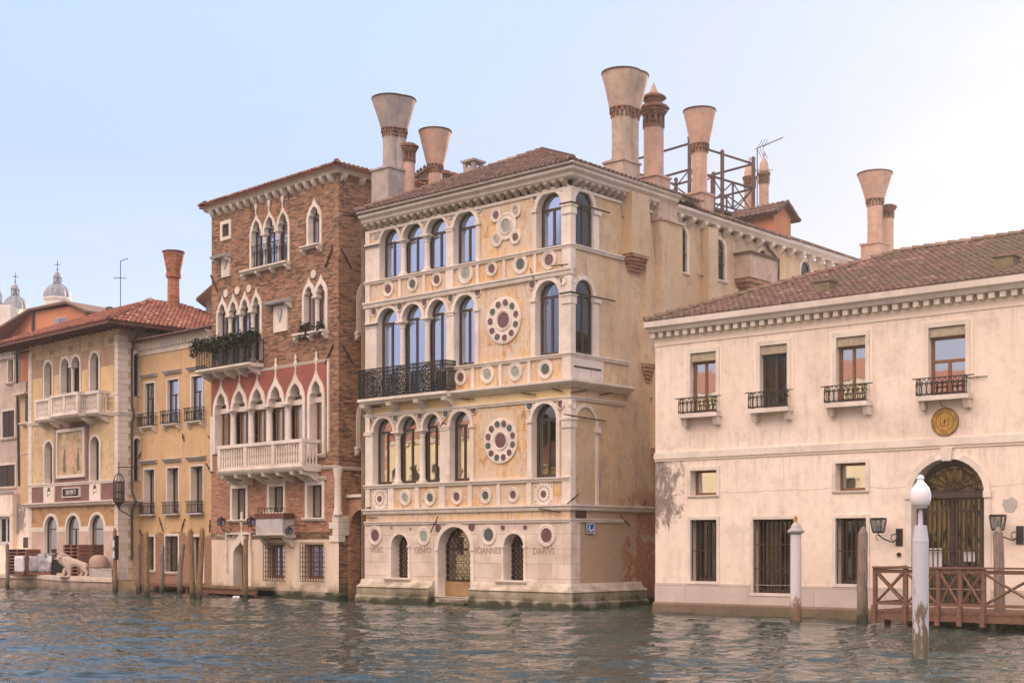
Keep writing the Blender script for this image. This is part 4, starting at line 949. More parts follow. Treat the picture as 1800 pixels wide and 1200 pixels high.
    # dormer: ridge square to the wall, gable end to the right
    x0, y0 = put(1360, .4); y1 = s.u(1390, -.4); x1 = x0 - 2.1; zt = zat(1360, 371, .4); ym = (y0 + y1) / 2; zr = zt + .48
    d = MB().box(x1, x0, -y0, -y1, 14.5, zt).build('dormer', 'plaster_orange', r); MB().quad3([(x0, y0, zt), (x0, y1, zt), (x0, ym, zr)]).build('gable', 'plaster_orange', d)
    e = .32
    tiles(d, (x1, y0 - e, zt - .12), (x0 + e, y0 - e, zt - .12), (x0 + e, ym, zr + .06), (x1, ym, zr + .06), 'tile_brown', name='dormer_roof'); tiles(d, (x0 + e, y1 + e, zt - .12), (x1, y1 + e, zt - .12), (x1, ym, zr + .06), (x0 + e, ym, zr + .06), 'tile_brown', name='dormer_roof')
    # chimneys of the left wall: positions along it
    L_ = Frame(f.O, (-f.d.y, f.d.x))
    def putl(px, inn): g_ = Frame(f.O + f.d * inn, (-f.d.y, f.d.x)); return inn, g_.u(px), g_
    x, y, g_ = putl(686, .35); k = g_.world(y, 0, 0).y / FPX
    chimney(r, x, y, 13.5, g_.z(686, 303), g_.z(686, 228), g_.z(686, 176), 13 * k, 32 * k, 'plaster_ash', base=(.5, .55), twin=(x + .16, y + .32, 12.5 * k, 30 * k), basemat='plaster_ash')
    x, y, g_ = putl(718, .8); k = g_.world(y, 0, 0).y / FPX
    crown_chimney(r, x, y, 13, 13.5, g_.z(718, 285), 11.5 * k, 'plaster_pink', sc=.95)
    x, y, g_ = putl(765, 1.2); k = g_.world(y, 0, 0).y / FPX
    chimney(r, x, y, 13.5, 14.5, g_.z(765, 292), g_.z(765, 233), 12 * k, 28.5 * k, 'plaster_pink', base=(.25, .25))
    x, y, g_ = putl(832, 3.0); k = g_.world(y, 0, 0).y / FPX; zz = g_.z(832, 296)
    m = MB(); m.box(x - .28, x + .28, -y - .28, -y + .28, 15, zz); c = m.build('chimney', 'plaster_ash', r)
    m = MB()
    for dx in (-.22, .22):
        for dy in (-.22, .22): m.box(x + dx - .07, x + dx + .07, -y + dy - .07, -y + dy + .07, zz, zz + .2)
    m.box(x - .36, x + .36, -y - .36, -y + .36, zz + .2, zz + .28); m.lathe((x, -y, zz + .28), [(.5, 0), (.05, .14)], 4, a0=PI / 4); m.build('chimney_cap', 'plaster_ash', c)
dario_build()
def iron_balcony(root, f, a, b, z0, z1, w, pitch=.14, arcs=True, name='balcony_railing', over=0.0):
    m = MB(f); r = .014
    for z in (z0 + .03, z1, z1 - (z1 - z0) * .28):
        m.box(a, b, w - .02, w + .01, z - .014, z + .014)
        for u in (a, b): m.box(u - .012, u + .012, -.05, w, z - .012, z + .012)
    if over: m.box(a - .12, b + over, w - .005, w + .02, z1 - .015, z1 + .015)
    k = max(2, round((b - a) / pitch)); st = (b - a) / k; zt = z1 - (z1 - z0) * .28
    for i in range(k + 1):
        u = a + st * i
        m.box(u - .010, u + .010, w - .015, w + .005, z0, z1 if not arcs or i in (0, k) else z0 + .03)
        if arcs and i < k:
            c = u + st / 2; pts = [(c + st * .62 * math.cos(PI + PI * j / 8) * 1, w - .005, zt + (zt - z0) * math.sin(PI + PI * j / 8)) for j in range(9)]
            m.tube(pts, .011, 4); m.tube([(c + st * .62 * math.cos(PI * j / 8), w - .005, z0 + (zt - z0) * math.sin(PI * j / 8)) for j in range(9)], .011, 4)
            m.tube([(u, w - .005, zt), (c, w - .005, z1)], .010, 4); m.tube([(u + st, w - .005, zt), (c, w - .005, z1)], .010, 4)
    for j in (1, 2):
        for u in (a, b): m.box(u - .01, u + .01, w * j / 3 - .01, w * j / 3 + .01, z0, z1)
    return m.build(name, 'iron', root)
def baluster_rail(root, f, a, b, w, z0, z1, posts, mat='istria', sides=True, d=.13):
    """stone balustrade: bottom and top rail, posts at the listed u, balusters between"""
    o = MB(f).box(a - .03, b + .03, w - d - .03, w + .03, z1 - .14, z1).box(a, b, w - d, w, z0, z0 + .10).build('balustrade', mat, root)
    for u in posts: MB(f).box(u - .1, u + .1, w - d - .01, w + .012, z0 + .101, z1 - .141).build('rail_post', mat, o)
    if sides:
        for u in (a + d / 2, b - d / 2): m = MB(f); m.box(u - d / 2 - .02, u + d / 2 + .02, .0, w - d - .031, z1 - .138, z1 - .002); m.build('side_rail', mat, o); MB(f).box(u - d / 2, u + d / 2, .0, w - d - .031, z0 + .002, z0 + .1).build('side_rail', mat, o)
    m = MB(f); h = z1 - z0 - .24
    def bal(u, ww): m.lathe((u, ww, z0 + .10), [(.055, 0), (.05, .05), (.035, .1), (.055, h * .35), (.035, h * .5), (.055, h * .65), (.035, h - .1), (.05, h - .05), (.055, h)], 8)
    ps = sorted(posts)
    for p, q in zip(ps, ps[1:]):
        k = max(1, round((q - p - .2) / .17))
        for i in range(k): bal(p + .1 + (q - p - .2) * (i + .5) / k, w - d / 2)
    if sides:
        for u in (a + d / 2, b - d / 2):
            for i in range(max(1, int(w / .2))): bal(u, .1 + (w - d - .15) * (i + .5) / max(1, int(w / .2)))
    m.build('baluster', mat, o)
    return o
def lintel(root, f, u0, u1, z, w=.2, h=.14, mat='grey_stone'):
    return MB(f).prism([(-.02, z), (w * .5, z), (w * .6, z + h * .5), (w, z + h * .75), (w, z + h), (-.02, z + h * 1.3)], u0, u1).build('lintel', mat, root)
def grille(root, f, a, b, z0, z1, w=.12, px=.16, pz=.2, name='grille', bulge=0, r=.012):
    m = MB(f); k = round((b - a) / px)
    for i in range(k + 1):
        u = a + (b - a) * i / k; m.box(u - r, u + r, w - r, w + r, z0, z1)
    k = round((z1 - z0) / pz)
    for i in range(k + 1):
        z = z0 + (z1 - z0) * i / k; m.box(a, b, w - r, w + r, z - r, z + r)
        for u in (a, b):
            if w > 0: m.box(u - r, u + r, -.05, w, z - r, z + r)
    return m.build(name, 'rust', root)
def finial(m, u, z, s=1.0):
    m.lathe((u, .05, z), [(.03 * s, -.1), (.05 * s, 0), (.03 * s, .08 * s), (.09 * s, .2 * s), (.1 * s, .32 * s), (.04 * s, .42 * s), (.07 * s, .5 * s), (.02 * s, .62 * s)], 8, sy=.6)

# ================================================================== BRICK GOTHIC PALACE
FB = fr(372, 61.4, 595, 55.0); WB = FB.W
brickp = building('brick_palace', 'tall red brick gothic palace with white ogee windows and a stone balustrade balcony', FB)
def brick_build():
    f, r = FB, brickp; H3 = []
    zc = (f.z(372, 366) + f.z(595, 302)) / 2
    U = f.u
    def zm(*p): return sum(f.z(*q) for q in p) / len(p)
    # top triple and single
    O = ops(f, (443, 460), (465.5, 483.5), (489.5, 507)); zt = zm((451, 386), (474, 381), (498, 375)); z0 = zm((451, 472), (498, 463)); zs = zm((451, 411), (498, 403))
    H3.append(arcade(r, f, O, z0, zt, 'ogee', zs, trim=.12, depth=.3, inner='trefoil', tip=.18, colr=.09))
    for a, b in O: m = MB(f); finial(m, (a + b) / 2, zt + .3, 1.0); m.build('finial', 'istria', r)
    for a, b in O: window(r, f, a, b, z0, zt, 'ogee', zs, depth=.2, curtain='curtain')
    iron_balcony(r, f, O[0][0] - .02, O[-1][1] + .02, z0 + .02, z0 + 1.0, .02, pitch=.2)
    sill(r, f, U(430), U(511), z0, .16, .3, brackets=4)
    for px, y0, y1 in ((396, 0, 0),): pass
    a, b = ops(f, (543.5, 563))[0]; zt = f.z(553, 363); z0 = f.z(553, 431); zs = f.z(553, 385)
    H3.append(arcade(r, f, [(a, b)], z0, zt, 'ogee', zs, trim=.13, depth=.35, inner='trefoil', tip=.2)); window(r, f, a, b, z0, zt, 'ogee', zs, depth=.22, curtain='curtain'); sill(r, f, U(534.5), U(567), z0, .14, .28, brackets=2)
    # small square window
    a, b = U(392), U(403.5); z0, z1 = f.z(398, 416), f.z(398, 394)
    H3.append(arcade(r, f, [(a, b)], z0, z1, 'rect', trim=.16, depth=.25)); MB(f).box(a - .16, b + .16, -.02, .05, z0 - .15, z0 - .001).build('sill', 'istria', r)
    w = window(r, f, a, b, z0, z1, depth=.22); grille(w, f, a, b, z0, z1, .0, .12, .12)
    # shields
    for (x0, x1, y0, y1, cx0, cx1, cy, big) in ((391, 405.5, 452, 487, 382, 407, 450, 0), (482.7, 507, 537, 583, 473, 514, 530, 1)):
        u0, u1 = U(x0), U(x1); xm = (x0 + x1) / 2; za, zb = f.z(xm, y0), f.z(xm, y1); o = MB(f).box(u0, u1, -.02, .07, zb, za).build('coat_of_arms_panel', 'istria', r)
        uc = (u0 + u1) / 2; hh = za - zb
        MB(f).plate([(uc - .14, za - hh * .35), (uc, za - hh * .62), (uc + .14, za - hh * .35), (uc + .15, za - hh * .18), (uc, za - hh * .12), (uc - .15, za - hh * .18)], [], .14, .05).build('shield', 'grey_stone', o)
        zz = f.z((cx0 + cx1) / 2, cy); MB(f).prism([(-.02, zz - .12), (.38, zz - .12), (.42, zz - .02), (.1, zz + .08), (-.02, zz + .1)], U(cx0), U(cx1)).build('canopy', 'grey_stone', o)
        for q in (cx0 + 2.5, cx1 - 2.5): MB(f).prism([(-.02, zz - .36), (.1, zz - .34), (.3, zz - .2), (.3, zz - .121), (-.02, zz - .121)], U(q) - .07, U(q) + .07).build('bracket', 'istria', o)
    # second floor
    O = ops(f, (384.5, 398.5), (404, 417.5), (424, 438), (444.5, 458)); zt = zm((391, 534), (411, 530), (431, 526), (451, 521)); z0 = zm((391, 641), (451, 636)); zs = zm((391, 554), (451, 546))
    H3.append(arcade(r, f, O, z0, zt, 'ogee', zs, trim=.14, depth=.35, tip=.22, inner='trefoil', colr=.1))
    for a, b in O: window(r, f, a, b, z0, zt, 'ogee', zs, depth=.2, curtain='curtain', gm='glass', fm='frame')
    for px, py in ((398, 516), (418, 511), (438.5, 507), (552, 482)): u, z = f.uz(px, py); MB(f).disc(u, z, .17, -.02, .05, n=20).build('roundel', 'istria', r)
    O = ops(f, (536, 551.5), (557, 572.5)); zt = zm((543.5, 503), (565, 499)); z0 = zm((543.5, 585), (565, 582)); zs = zm((543.5, 522), (565, 518))
    H3.append(arcade(r, f, O, z0, zt, 'ogee', zs, trim=.15, depth=.35, tip=.22, inner='trefoil', colr=.1)); 
    for a, b in O: window(r, f, a, b, z0, zt, 'ogee', zs, depth=.2, fm='frame_oak', curtain='curtain')
    sill(r, f, U(523.5), U(578), z0, .16, .32, brackets=3)
    # upper iron balcony
    wv = .75; a, b = U(368), U(463.5); zb = zm((380, 650), (460, 641)); MB(f).prism([(-.02, zb - .16), (wv - .1, zb - .16), (wv, zb - .08), (wv, zb), (-.02, zb)], a, b).build('balcony_slab', 'istria', r)
    for t in (.06, .28, .5, .72, .94): u = a + (b - a) * t; MB(f).prism([(-.02, zb - .5), (.15, zb - .46), (.5, zb - .3), (.62, zb - .161), (-.02, zb - .161)], u - .09, u + .09).build('bracket', 'istria', r)
    m = MB(f); zr = zb + 1.0
    for z in (zb + .04, zr): m.box(a, b, wv - .05, wv - .02, z - .02, z + .02)
    k = int((b - a) / .13)
    for i in range(k):
        u = a + (b - a) * i / k; v = u + (b - a) / k
        for j in range(7): z = zb + j / 7; m.tube([(u, wv - .035, z), (v, wv - .035, z + 1 / 7)], .012, 3); m.tube([(v, wv - .035, z), (u, wv - .035, z + 1 / 7)], .012, 3)
    for u in (a, b):
        m.box(u - .02, u + .02, -.02, wv, zr - .02, zr + .02)
        for j in range(6): w = wv * j / 6; m.box(u - .01, u + .01, w, w + .02, zb, zr)
    m.build('balcony_railing', 'iron', r)
    # piano nobile: red field with six ogee openings
    O6 = ops(f, (380.5, 401), (412, 433.5), (443, 465), (475, 498), (508.5, 534)); Ol = ops(f, (547, 568.5))[0]
    zt = zm((391, 692), (423, 688), (454, 683), (486, 679), (521, 671)); zs = zm((391, 722), (423, 718), (521, 706)); z0 = f.z(486, 789)
    hA = arcade(r, f, O6, z0, zt, 'ogee', zs, trim=.17, proud=.09, depth=.4, tip=.3, inner='trefoil', colr=.14); H3.append(hA)
    zl = f.z(558, 798); hB = arcade(r, f, [Ol], zl, zt, 'ogee', zs, trim=.17, proud=.09, depth=.4, tip=.3, inner='trefoil'); H3.append(hB)
    for a, b in O6 + [Ol]: m = MB(f); finial(m, (a + b) / 2, zt + .52, 1.1); m.build('finial', 'istria', r)
    for a, b in O6: window(r, f, a, b, z0, zs + .45, 'rect', depth=.3, fm='frame_oak', curtain='curtain', t=.08, gm='glass_dark'); MB(f).box(a, b, -.28, -.18, zs - .1, zs + .12).build('transom', 'istria', r)
    window(r, f, Ol[0], Ol[1], zl, zs + .45, 'rect', depth=.3, fm='frame_oak', curtain='curtain', t=.08, gm='glass_dark'); MB(f).box(Ol[0], Ol[1], -.28, -.18, zs - .1, zs + .12).build('transom', 'istria', r)
    sill(r, f, Ol[0] - .15, Ol[1] + .15, zl, .14, .2)
    ra, rb = 0.02, U(577); rz0, rz1 = zs - .2, zm((590, 628), (375, 670))
    MB(f).plate([(ra, rz0), (rb, rz0), (rb, rz1), (ra, rz1)], [skyline(O6, rz0 + .002, zs, zt, 'ogee', .12, .4), skyline([Ol], rz0 + .002, zs, zt, 'ogee', .12, .4)], .035, -.01).build('red_plaster', 'plaster_red', r)
    band(r, f, ra, rb + .12, rz1, rz1 + .1, .08); strip(r, f, rb, rb + .1, z0 - .3, rz1 - .001, .07); strip(r, f, -.02, .14, zl - .4, rz0 - .01, .07)
    for a, b in ((-.02, O6[0][0] - .18),): strip(r, f, max(a, .15), b, z0, zs - .1, .055)
    # stone balcony
    wv = .95; a, b = U(383, wv), U(531, wv); zb = zm((383, 834), (505, 826)) + .12; zr = zb + 1.12
    zb = f.z(450, 832, wv) + .2; zr = zb + 1.1
    MB(f).prism([(-.02, zb - .2), (wv - .1, zb - .2), (wv + .02, zb - .1), (wv + .05, zb), (-.02, zb)], a - .06, b + .06).build('balcony_slab', 'istria', r)
    for t in (.03, .2, .37, .53, .7, .86, .97): u = a + (b - a) * t; MB(f).prism([(-.02, zb - .62), (.12, zb - .6), (.55, zb - .38), (.85, zb - .32), (.9, zb - .201), (-.02, zb - .201)], u - .1, u + .1).build('bracket', 'istria', r)
    baluster_rail(r, f, a, b, wv, zb, zr, [a + .08, a + (b - a) * .34, a + (b - a) * .67, b - .08])
    band(r, f, b + .1, WB + .05, f.z(580, 824), f.z(580, 818), .16)
    # lower windows
    for (x0, x1, yt, yb) in ((409.5, 433, 858, 912.5), (474.5, 499, 854.5, 900), (541.5, 567, 852, 909.5)):
        a, b = U(x0), U(x1); xm = (x0 + x1) / 2; z1, z0 = f.z(xm, yt), f.z(xm, yb)
        H3.append(arcade(r, f, [(a, b)], z0, z1, 'rect', trim=.16, depth=.3)); window(r, f, a, b, z0, z1, depth=.25, gm='glass_dark', bars=1); lintel(r, f, a - .28, b + .28, z1 + .18, .15, .12, 'istria'); sill(r, f, a - .25, b + .25, z0, .13, .18)
    # stone window box under the middle one
    a, b = U(449.5, .6), U(497, .6); z1, z0 = f.z(473, 911, .6), f.z(473, 939, .6); MB(f).box(a, b, -.02, .6, z0, z1).build('window_box', 'grey_stone', r)
    MB(f).prism([(-.02, z0 - .14), (.5, z0 - .14), (.68, z0 - .02), (.68, z0 - .002), (-.02, z0 - .002)], a - .1, b + .1).build('ledge', 'istria', r)
    for u in (a + .12, b - .12): MB(f).prism([(-.02, z0 - .55), (.15, z0 - .5), (.5, z0 - .142), (-.02, z0 - .142)], u - .1, u + .1).build('bracket', 'istria', r)
    t = thing('flower_trough', 'long red flower trough on the stone window box of the brick palace', 'trough', f.world((a + b) / 2, .3, z1), math.atan2(f.d.y, f.d.x))
    hw = (b - a) / 2 + .12; MB().plate([(-hw + .05, 0), (hw - .05, 0), (hw, .22), (-hw, .22)], [], .32, -.2, back=True).build('trough', 'planter', t)
    m = MB()
    for z in (.42,): m.box(-hw + .3, hw, .3, .33, z, z + .03); m.box(-hw + .3, -hw + .33, -.2, .3, z, z + .03)
    for i in range(9): u = -hw + .3 + (2 * hw - .3) * i / 8; m.box(u - .01, u + .01, .3, .32, .2, .42)
    m.build('rail', 'iron', t)
    # ground storey
    zg = (f.z(375, 937) + f.z(590, 934)) / 2
    gh = []
    a, b = U(414), U(439); zt = f.z(426, 951); z0 = f.z(426, 1036); zs = f.z(426, 974)
    gh.append(arcade(r, f, [(a, b)], z0, zt, 'ogee', zs, trim=.26, proud=.12, depth=.45, tip=.2)); w = window(r, f, a, b, z0, zt, 'ogee', zs, depth=.4, gm='glass_dark', bars=0, fm='rust'); grille(w, f, a, b, z0, zs + .3, -.36, .16, .2)
    m = MB(f); finial(m, (a + b) / 2, zt + .5, 1.3); m.build('finial', 'istria', r)
    ua, ub = U(399), U(443); m = MB(f); z_ = zt + .3; m.box(ua, ub, -.02, .1, z_, z_ + .1); m.box(ua, ua + .09, -.02, .1, z0 + .8, z_ - .001); m.box(ub - .09, ub, -.02, .1, z0 + .8, z_ - .001); m.build('door_surround', 'istria', r)
    for (x0, x1, yt, yb) in ((470, 500, 957, 1016), (535, 569, 956, 1017)):
        a, b = U(x0), U(x1); xm = (x0 + x1) / 2; z1, z0 = f.z(xm, yt), f.z(xm, yb); gh.append([(a, z0), (b, z0), (b, z1), (a, z1)])
        w = window(r, f, a, b, z0, z1, depth=.25, fm='frame_oak', t=.1, curtain='curtain'); grille(w, f, a - .08, b + .06, z0 - .1, z1 + .06, .16, .17, .2)
    wallfront(r, f, 0, WB, zg - .3, zc, H3, 'brick'); 
    zw = 1.0
    wallfront(r, f, -.0, WB + .02, .22, zg + .0, gh, 'plaster_base', name='ground_floor_wall', depth=.5)
    # lower brick zone between base and balcony: a separate fresher brick skin
    zl_ = f.z(500, 826)
    holes2 = [h for h in H3 if min(p[1] for p in h) < zl_ - .5 and max(p[1] for p in h) < zl_ + .3]
    MB(f).plate([(0.0, zg), (WB, zg), (WB, zl_), (0.0, zl_)], holes2, .02, -.01).build('lower_brickwork', 'brick2', r)
    MB(f).box(-.02, WB + .1, -.3, .16, -.6, .30).build('footing', 'istria_wet', r)
    # corner shaft and quoins
    m = MB(f); zq = f.z(592, 823); zk = f.z(592, 905); m.lathe((WB - .06, -.02, zk), [(.19, 0), (.19, .12), (.15, .2), (.14, zq - zk - .4), (.16, zq - zk - .35), (.15, zq - zk - .3), (.2, zq - zk - .08), (.21, zq - zk)], 14); m.build('corner_shaft', 'istria', r)
    m = MB(f); zz = f.z(592, 952)
    for i, (u0, s1) in enumerate(((.34, .3), (.12, .75), (.36, .55), (.15, .9))): h = (zk - zz) / 4; m.box(WB - u0 - .2, WB + .05, -s1, .05, zz + h * i, zz + h * (i + 1) - .01)
    m.build('quoin', 'istria', r)
    # side wall
    s = f.side(WB); sh = []
    for (x0, x1, yt, yb, zsy) in ((633, 650, 500, 585, 530), (632.5, 648, 712, 786, 735)):
        a, b = s.u(x0), s.u(x1); xm = (x0 + x1) / 2; zt, z0, zs = s.z(xm, yt), s.z(xm, yb), s.z(xm, zsy)
        sh.append(arcade(r, s, [(a, b)], z0, zt, 'ogee', zs, trim=.2, depth=.35, tip=.2)); window(r, s, a, b, z0, zt, 'ogee', zs, depth=.3, gm='glass_dark'); sill(r, s, a - .3, b + .25, z0, .15, .25, brackets=2)
    wallfront(r, s, 0, 14, -.6, zc, sh, 'brick', name='side_wall'); band(r, s, .05, 6, f.z(592, 823) - .05, f.z(592, 823) + .08, .12)
    shell(r, f, WB, 14, -.6, zc, 'brick', right=False, name='rear_wall')
    # eaves cornice with stone brackets
    for fr_, a, b, k, ma, mb_ in ((f, -.3, WB, 17, 0, 1), (s, 0, 14, 15, 1, 0)):
        m = MB(fr_); m.prism([(-.05, zc - .12), (.2, zc - .12), (.26, zc - .02), (.34, zc + .02), (.34, zc + .12), (-.05, zc + .12)], a, b, ma, mb_)
        for i in range(k):
            u = max(a, 0) + .2 + (b - max(a, 0) - .6) * i / (k - 1); m.prism([(-.02, zc - .42), (.06, zc - .40), (.2, zc - .25), (.25, zc - .121), (-.02, zc - .121)], u - .1, u + .1)
        m.build('cornice', 'istria', r)
    z = zc + .13; A, B, C2, D2 = (-.4, -.42, z), (WB + .42, -.42, z), (WB + .42, 14, z), (-.4, 14, z); a1, a2 = (3.9, 4.0, z + 1.35), (3.9, 10, z + 1.35)
    tiles(r, A, B, a1, a1, 'tile', caps=[(B, a1)]); tiles(r, B, C2, a2, a1, 'tile'); tiles(r, D2, A, a1, a2, 'tile', sp=.5)
    p = s.uz(683, 322); MB(s).tube([(p[0], .4, zc - .05), (p[0] - .05, .3, zc - .3), (p[0] + .1, .12, zc - .6), (p[0] + .1, .1, zc - 9)], .07, 8).build('drain_pipe', 'zinc', r)
    # wall with an arch closing the narrow canal beside the palace
    P0 = s.world(.5, 0, 0); P1 = Vector((FD.O.x, FD.O.y, 0)) + Vector((.668, .745, 0)) * .55
    g = Frame(P0, P1 - P0); Lg = (P1 - P0).length; c = (math.cos(-brickp.rotation_euler.z), math.sin(-brickp.rotation_euler.z))
    # express in the palace's own space
    rot = Matrix.Rotation(-brickp.rotation_euler.z, 4, 'Z') @ Matrix.Translation(-brickp.location)
    ang = math.atan2(g.d.y, g.d.x); g.M = rot @ Matrix.Translation(Vector((P0.x, P0.y, 0))) @ Matrix.Rotation(ang, 4, 'Z')
    zt = g.z(622, 896); zw_ = g.z(620, 874)
    MB(g).plate([(0, -.6), (Lg, -.6), (Lg, zw_), (0, zw_)], [opening(.12, Lg - .02, -.5, zt, 'round', zt - (Lg - .14) / 2)], 0, -.5).build('water_arch', 'brick2', r)
    MB(g).box(-.05, Lg, -.5, .1, zw_, zw_ + .12).build('ledge', 'istria', r); MB(g).box(0, Lg + .3, -2.2, -2.1, -.6, zw_ + .6).build('inner_wall', 'brick', r)
    # iron ties
    for pa in (((586, 434), (573, 470)), ((587, 605), (573, 640)), ((372, 484), (384, 513)), ((379, 366), (379, 378)), ((433, 352), (433, 366)), ((509, 338), (509, 352)), ((568, 318), (568, 332))): anchor(r, f, *pa, r=.035 if pa[0][1] > 400 else .02)
    for pa in (((598, 437), (617, 472)), ((601, 607), (620, 640)), ((602, 316), (602, 328))): anchor(r, s, *pa, r=.035)
    # plants on the iron balcony
    rnd = random.Random(5)
    for (x0, x1, y, dp, wv_, lab, nn) in ((361, 462, 606, .6, .72, 'dark green trailing plants along the iron balcony of the brick palace', 4200), (533, 550, 583, .2, .2, 'small green plant in the left light of the twin ogee window', 220), (560, 573, 579, .2, .2, 'small green plant in the right light of the twin ogee window', 160)):
        ua, ub = U(x0), U(x1); z = f.z((x0 + x1) / 2, y); t = thing('balcony_plant', lab, 'plant', f.world((ua + ub) / 2, wv_ * .6, z), math.atan2(f.d.y, f.d.x)); m = MB()
        for i in range(nn):
            u = rnd.uniform(-(ub - ua) / 2, (ub - ua) / 2); k = abs(math.sin(u * 2.3) + .5 * math.sin(u * 5.1)); zz = rnd.gauss(.02, .13) + .12 * k; w = rnd.gauss(.0, dp * .33)
            if rnd.random() < .25: zz -= rnd.uniform(.1, .45) * k; w = abs(w) + .1
            s_ = rnd.uniform(.04, .09); a = rnd.uniform(0, 6.3); c_ = Vector((u, w, zz)); e1 = Vector((math.cos(a), math.sin(a), rnd.uniform(-.6, .6))) * s_; e2 = Vector((-math.sin(a), math.cos(a), rnd.uniform(-1, 1))) * s_ * .7
            k4 = [m.P(*(c_ + d)) for d in (e1, e2, -e1, -e2)]; m.face(*k4)
        m.build('foliage', 'leaf', t)
brick_build()

# ================================================================== OCHRE HOUSE
FY = fr(243.5, 67.75, 373, 63.3); WY = FY.W
ochre = building('ochre_house', 'narrow ochre plaster house with exposed brick low down, between mosaic and brick palaces', FY, 'house')
def ochre_build():
    f, r = FY, ochre; U = f.u; H = []
    zc = (f.z(240, 622) + f.z(365, 592)) / 2; zt_ = (f.z(236, 608) + f.z(370, 578)) / 2
    up = ((255, 272, 674, 750), (295, 314, 667, 744), (337, 356, 660, 739)); lo = ((254, 272, 826, 902), (294.5, 314, 822, 901), (336, 357, 818, 899))
    za = sum(f.z((a + b) / 2, c) for a, b, c, d in up) / 3; zb = sum(f.z((a + b) / 2, d) for a, b, c, d in up) / 3
    zc2 = sum(f.z((a + b) / 2, c) for a, b, c, d in lo) / 3; zd = sum(f.z((a + b) / 2, d) for a, b, c, d in lo) / 3
    for (x0, x1, _, _) in up:
        a, b = U(x0), U(x1); H.append(arcade(r, f, [(a, b)], zb, za, 'rect', trim=.09, depth=.2, proud=.03)); window(r, f, a, b, zb, za, depth=.12, transom=.66, t=.07, curtain='curtain'); lintel(r, f, a - .25, b + .25, za + .3); sill(r, f, a - .2, b + .2, zb, .12, .25, 'istria', 2)
        iron_balcony(r, f, a - .22, b + .22, zb, zb + .62, .26, pitch=.2, over=.14)
    for (x0, x1, _, _) in lo:
        a, b = U(x0), U(x1); H.append(arcade(r, f, [(a, b)], zd, zc2, 'rect', trim=.09, depth=.35, proud=.03)); window(r, f, a, b, zd, zc2, depth=.32, gm='glass_dark', t=.07, curtain='curtain'); lintel(r, f, a - .25, b + .25, zc2 + .3); iron_balcony(r, f, a - .1, b + .06, zd - .05, zd + .5, .22, pitch=.12, arcs=False, over=.1); MB(f).box(a - .14, b + .14, -.02, .25, zd - .12, zd - .04).build('sill', 'grey_stone', r)
    for (x0, x1, yt, yb, d) in ((258, 271, 943, 1001, 0), (292, 313, 942, 1004, 0), (337, 357, 943, 1024, 1)):
        a, b = U(x0), U(x1); xm = (x0 + x1) / 2; z1, z0 = f.z(xm, yt), f.z(xm, yb); H.append(arcade(r, f, [(a, b)], z0, z1, 'rect', trim=.13, depth=.3, proud=.03)); w = window(r, f, a, b, z0, z1, depth=.25, gm='glass_dark', fm='shutter')
        if not d: grille(w, f, a, b, z0, z1, .03, .14, .3); sill(r, f, a - .15, b + .15, z0, .12, .1)
    wallfront(r, f, 0, WY, -.6, zc, H, 'plaster_yellow'); shell(r, f, WY, 10, -.6, zc, 'plaster_yellow', name='rear_wall')
    m = MB(f); h = zt_ - zc; m.prism([(-.05, zc - .25), (.05, zc - .25), (.06, zc), (.22, zc + h * .35), (.26, zc + h * .6), (.4, zc + h * .8), (.42, zt_), (-.05, zt_)], -.15, WY + .05)
    k = 24
    for i in range(k): u = -.1 + (WY + .1) * (i + .5) / k; m.box(u - .06, u + .06, .0, .2, zc, zc + h * .4)
    m.build('cornice', 'istria', r)
    tiles(r, (-.15, -.5, zt_ + .01), (WY + .0, -.5, zt_ + .01), (WY, 3, zt_ + .95), (-.1, 3, zt_ + .95), 'tile_brown')
    q = MB(); q.tinted = True; q.quad3([(-.1, 3, zt_ + .9), (WY, 3, zt_ + .9), (WY, 10, zt_), (-.1, 10, zt_)]).build('roof', 'tile_brown', r)
    for pa in (((322, 762), (325, 775)), ((367, 766), (377, 776)), ((249, 795), (245, 806)), ((281, 909), (288, 933)), ((326, 911), (320, 933)), ((364, 814), (373, 831)), ((371, 913), (370, 935)), ((244, 927), (251, 940))): anchor(r, f, *pa, r=.03)
    # stepped dock in front
    t = thing('door_step', 'low dark wooden landing at the foot of the ochre house, behind leaning poles', 'landing', f.world(U(318), .6, 0), math.atan2(f.d.y, f.d.x)); w = 2.3
    MB().box(-w, w, -.5, .5, .28, .36).build('deck', 'wood', t)
    for u in (-w + .2, 0, w - .2): MB().box(u - .07, u + .07, .3, .44, -.6, .279).build('leg', 'wood', t)
ochre_build()
# landing before the gothic door
def dock():
    f = FB; a, b = f.u(350, .7), f.u(467, .7); t = thing('door_landing', 'narrow wooden landing at water level before the ogee door of the brick palace', 'landing', f.world((a + b) / 2, .75, 0), math.atan2(f.d.y, f.d.x)); w = (b - a) / 2
    MB().box(-w, w, -.5, .5, .34, .44).build('deck', 'pole_warm', t); MB().box(-w, w, .35, .45, .12, .339).build('beam', 'wood', t)
    for k in range(5): u = -w + .2 + (2 * w - .4) * k / 4; MB().box(u - .07, u + .07, .2, .34, -.6, .12).build('leg', 'wood', t)
dock()

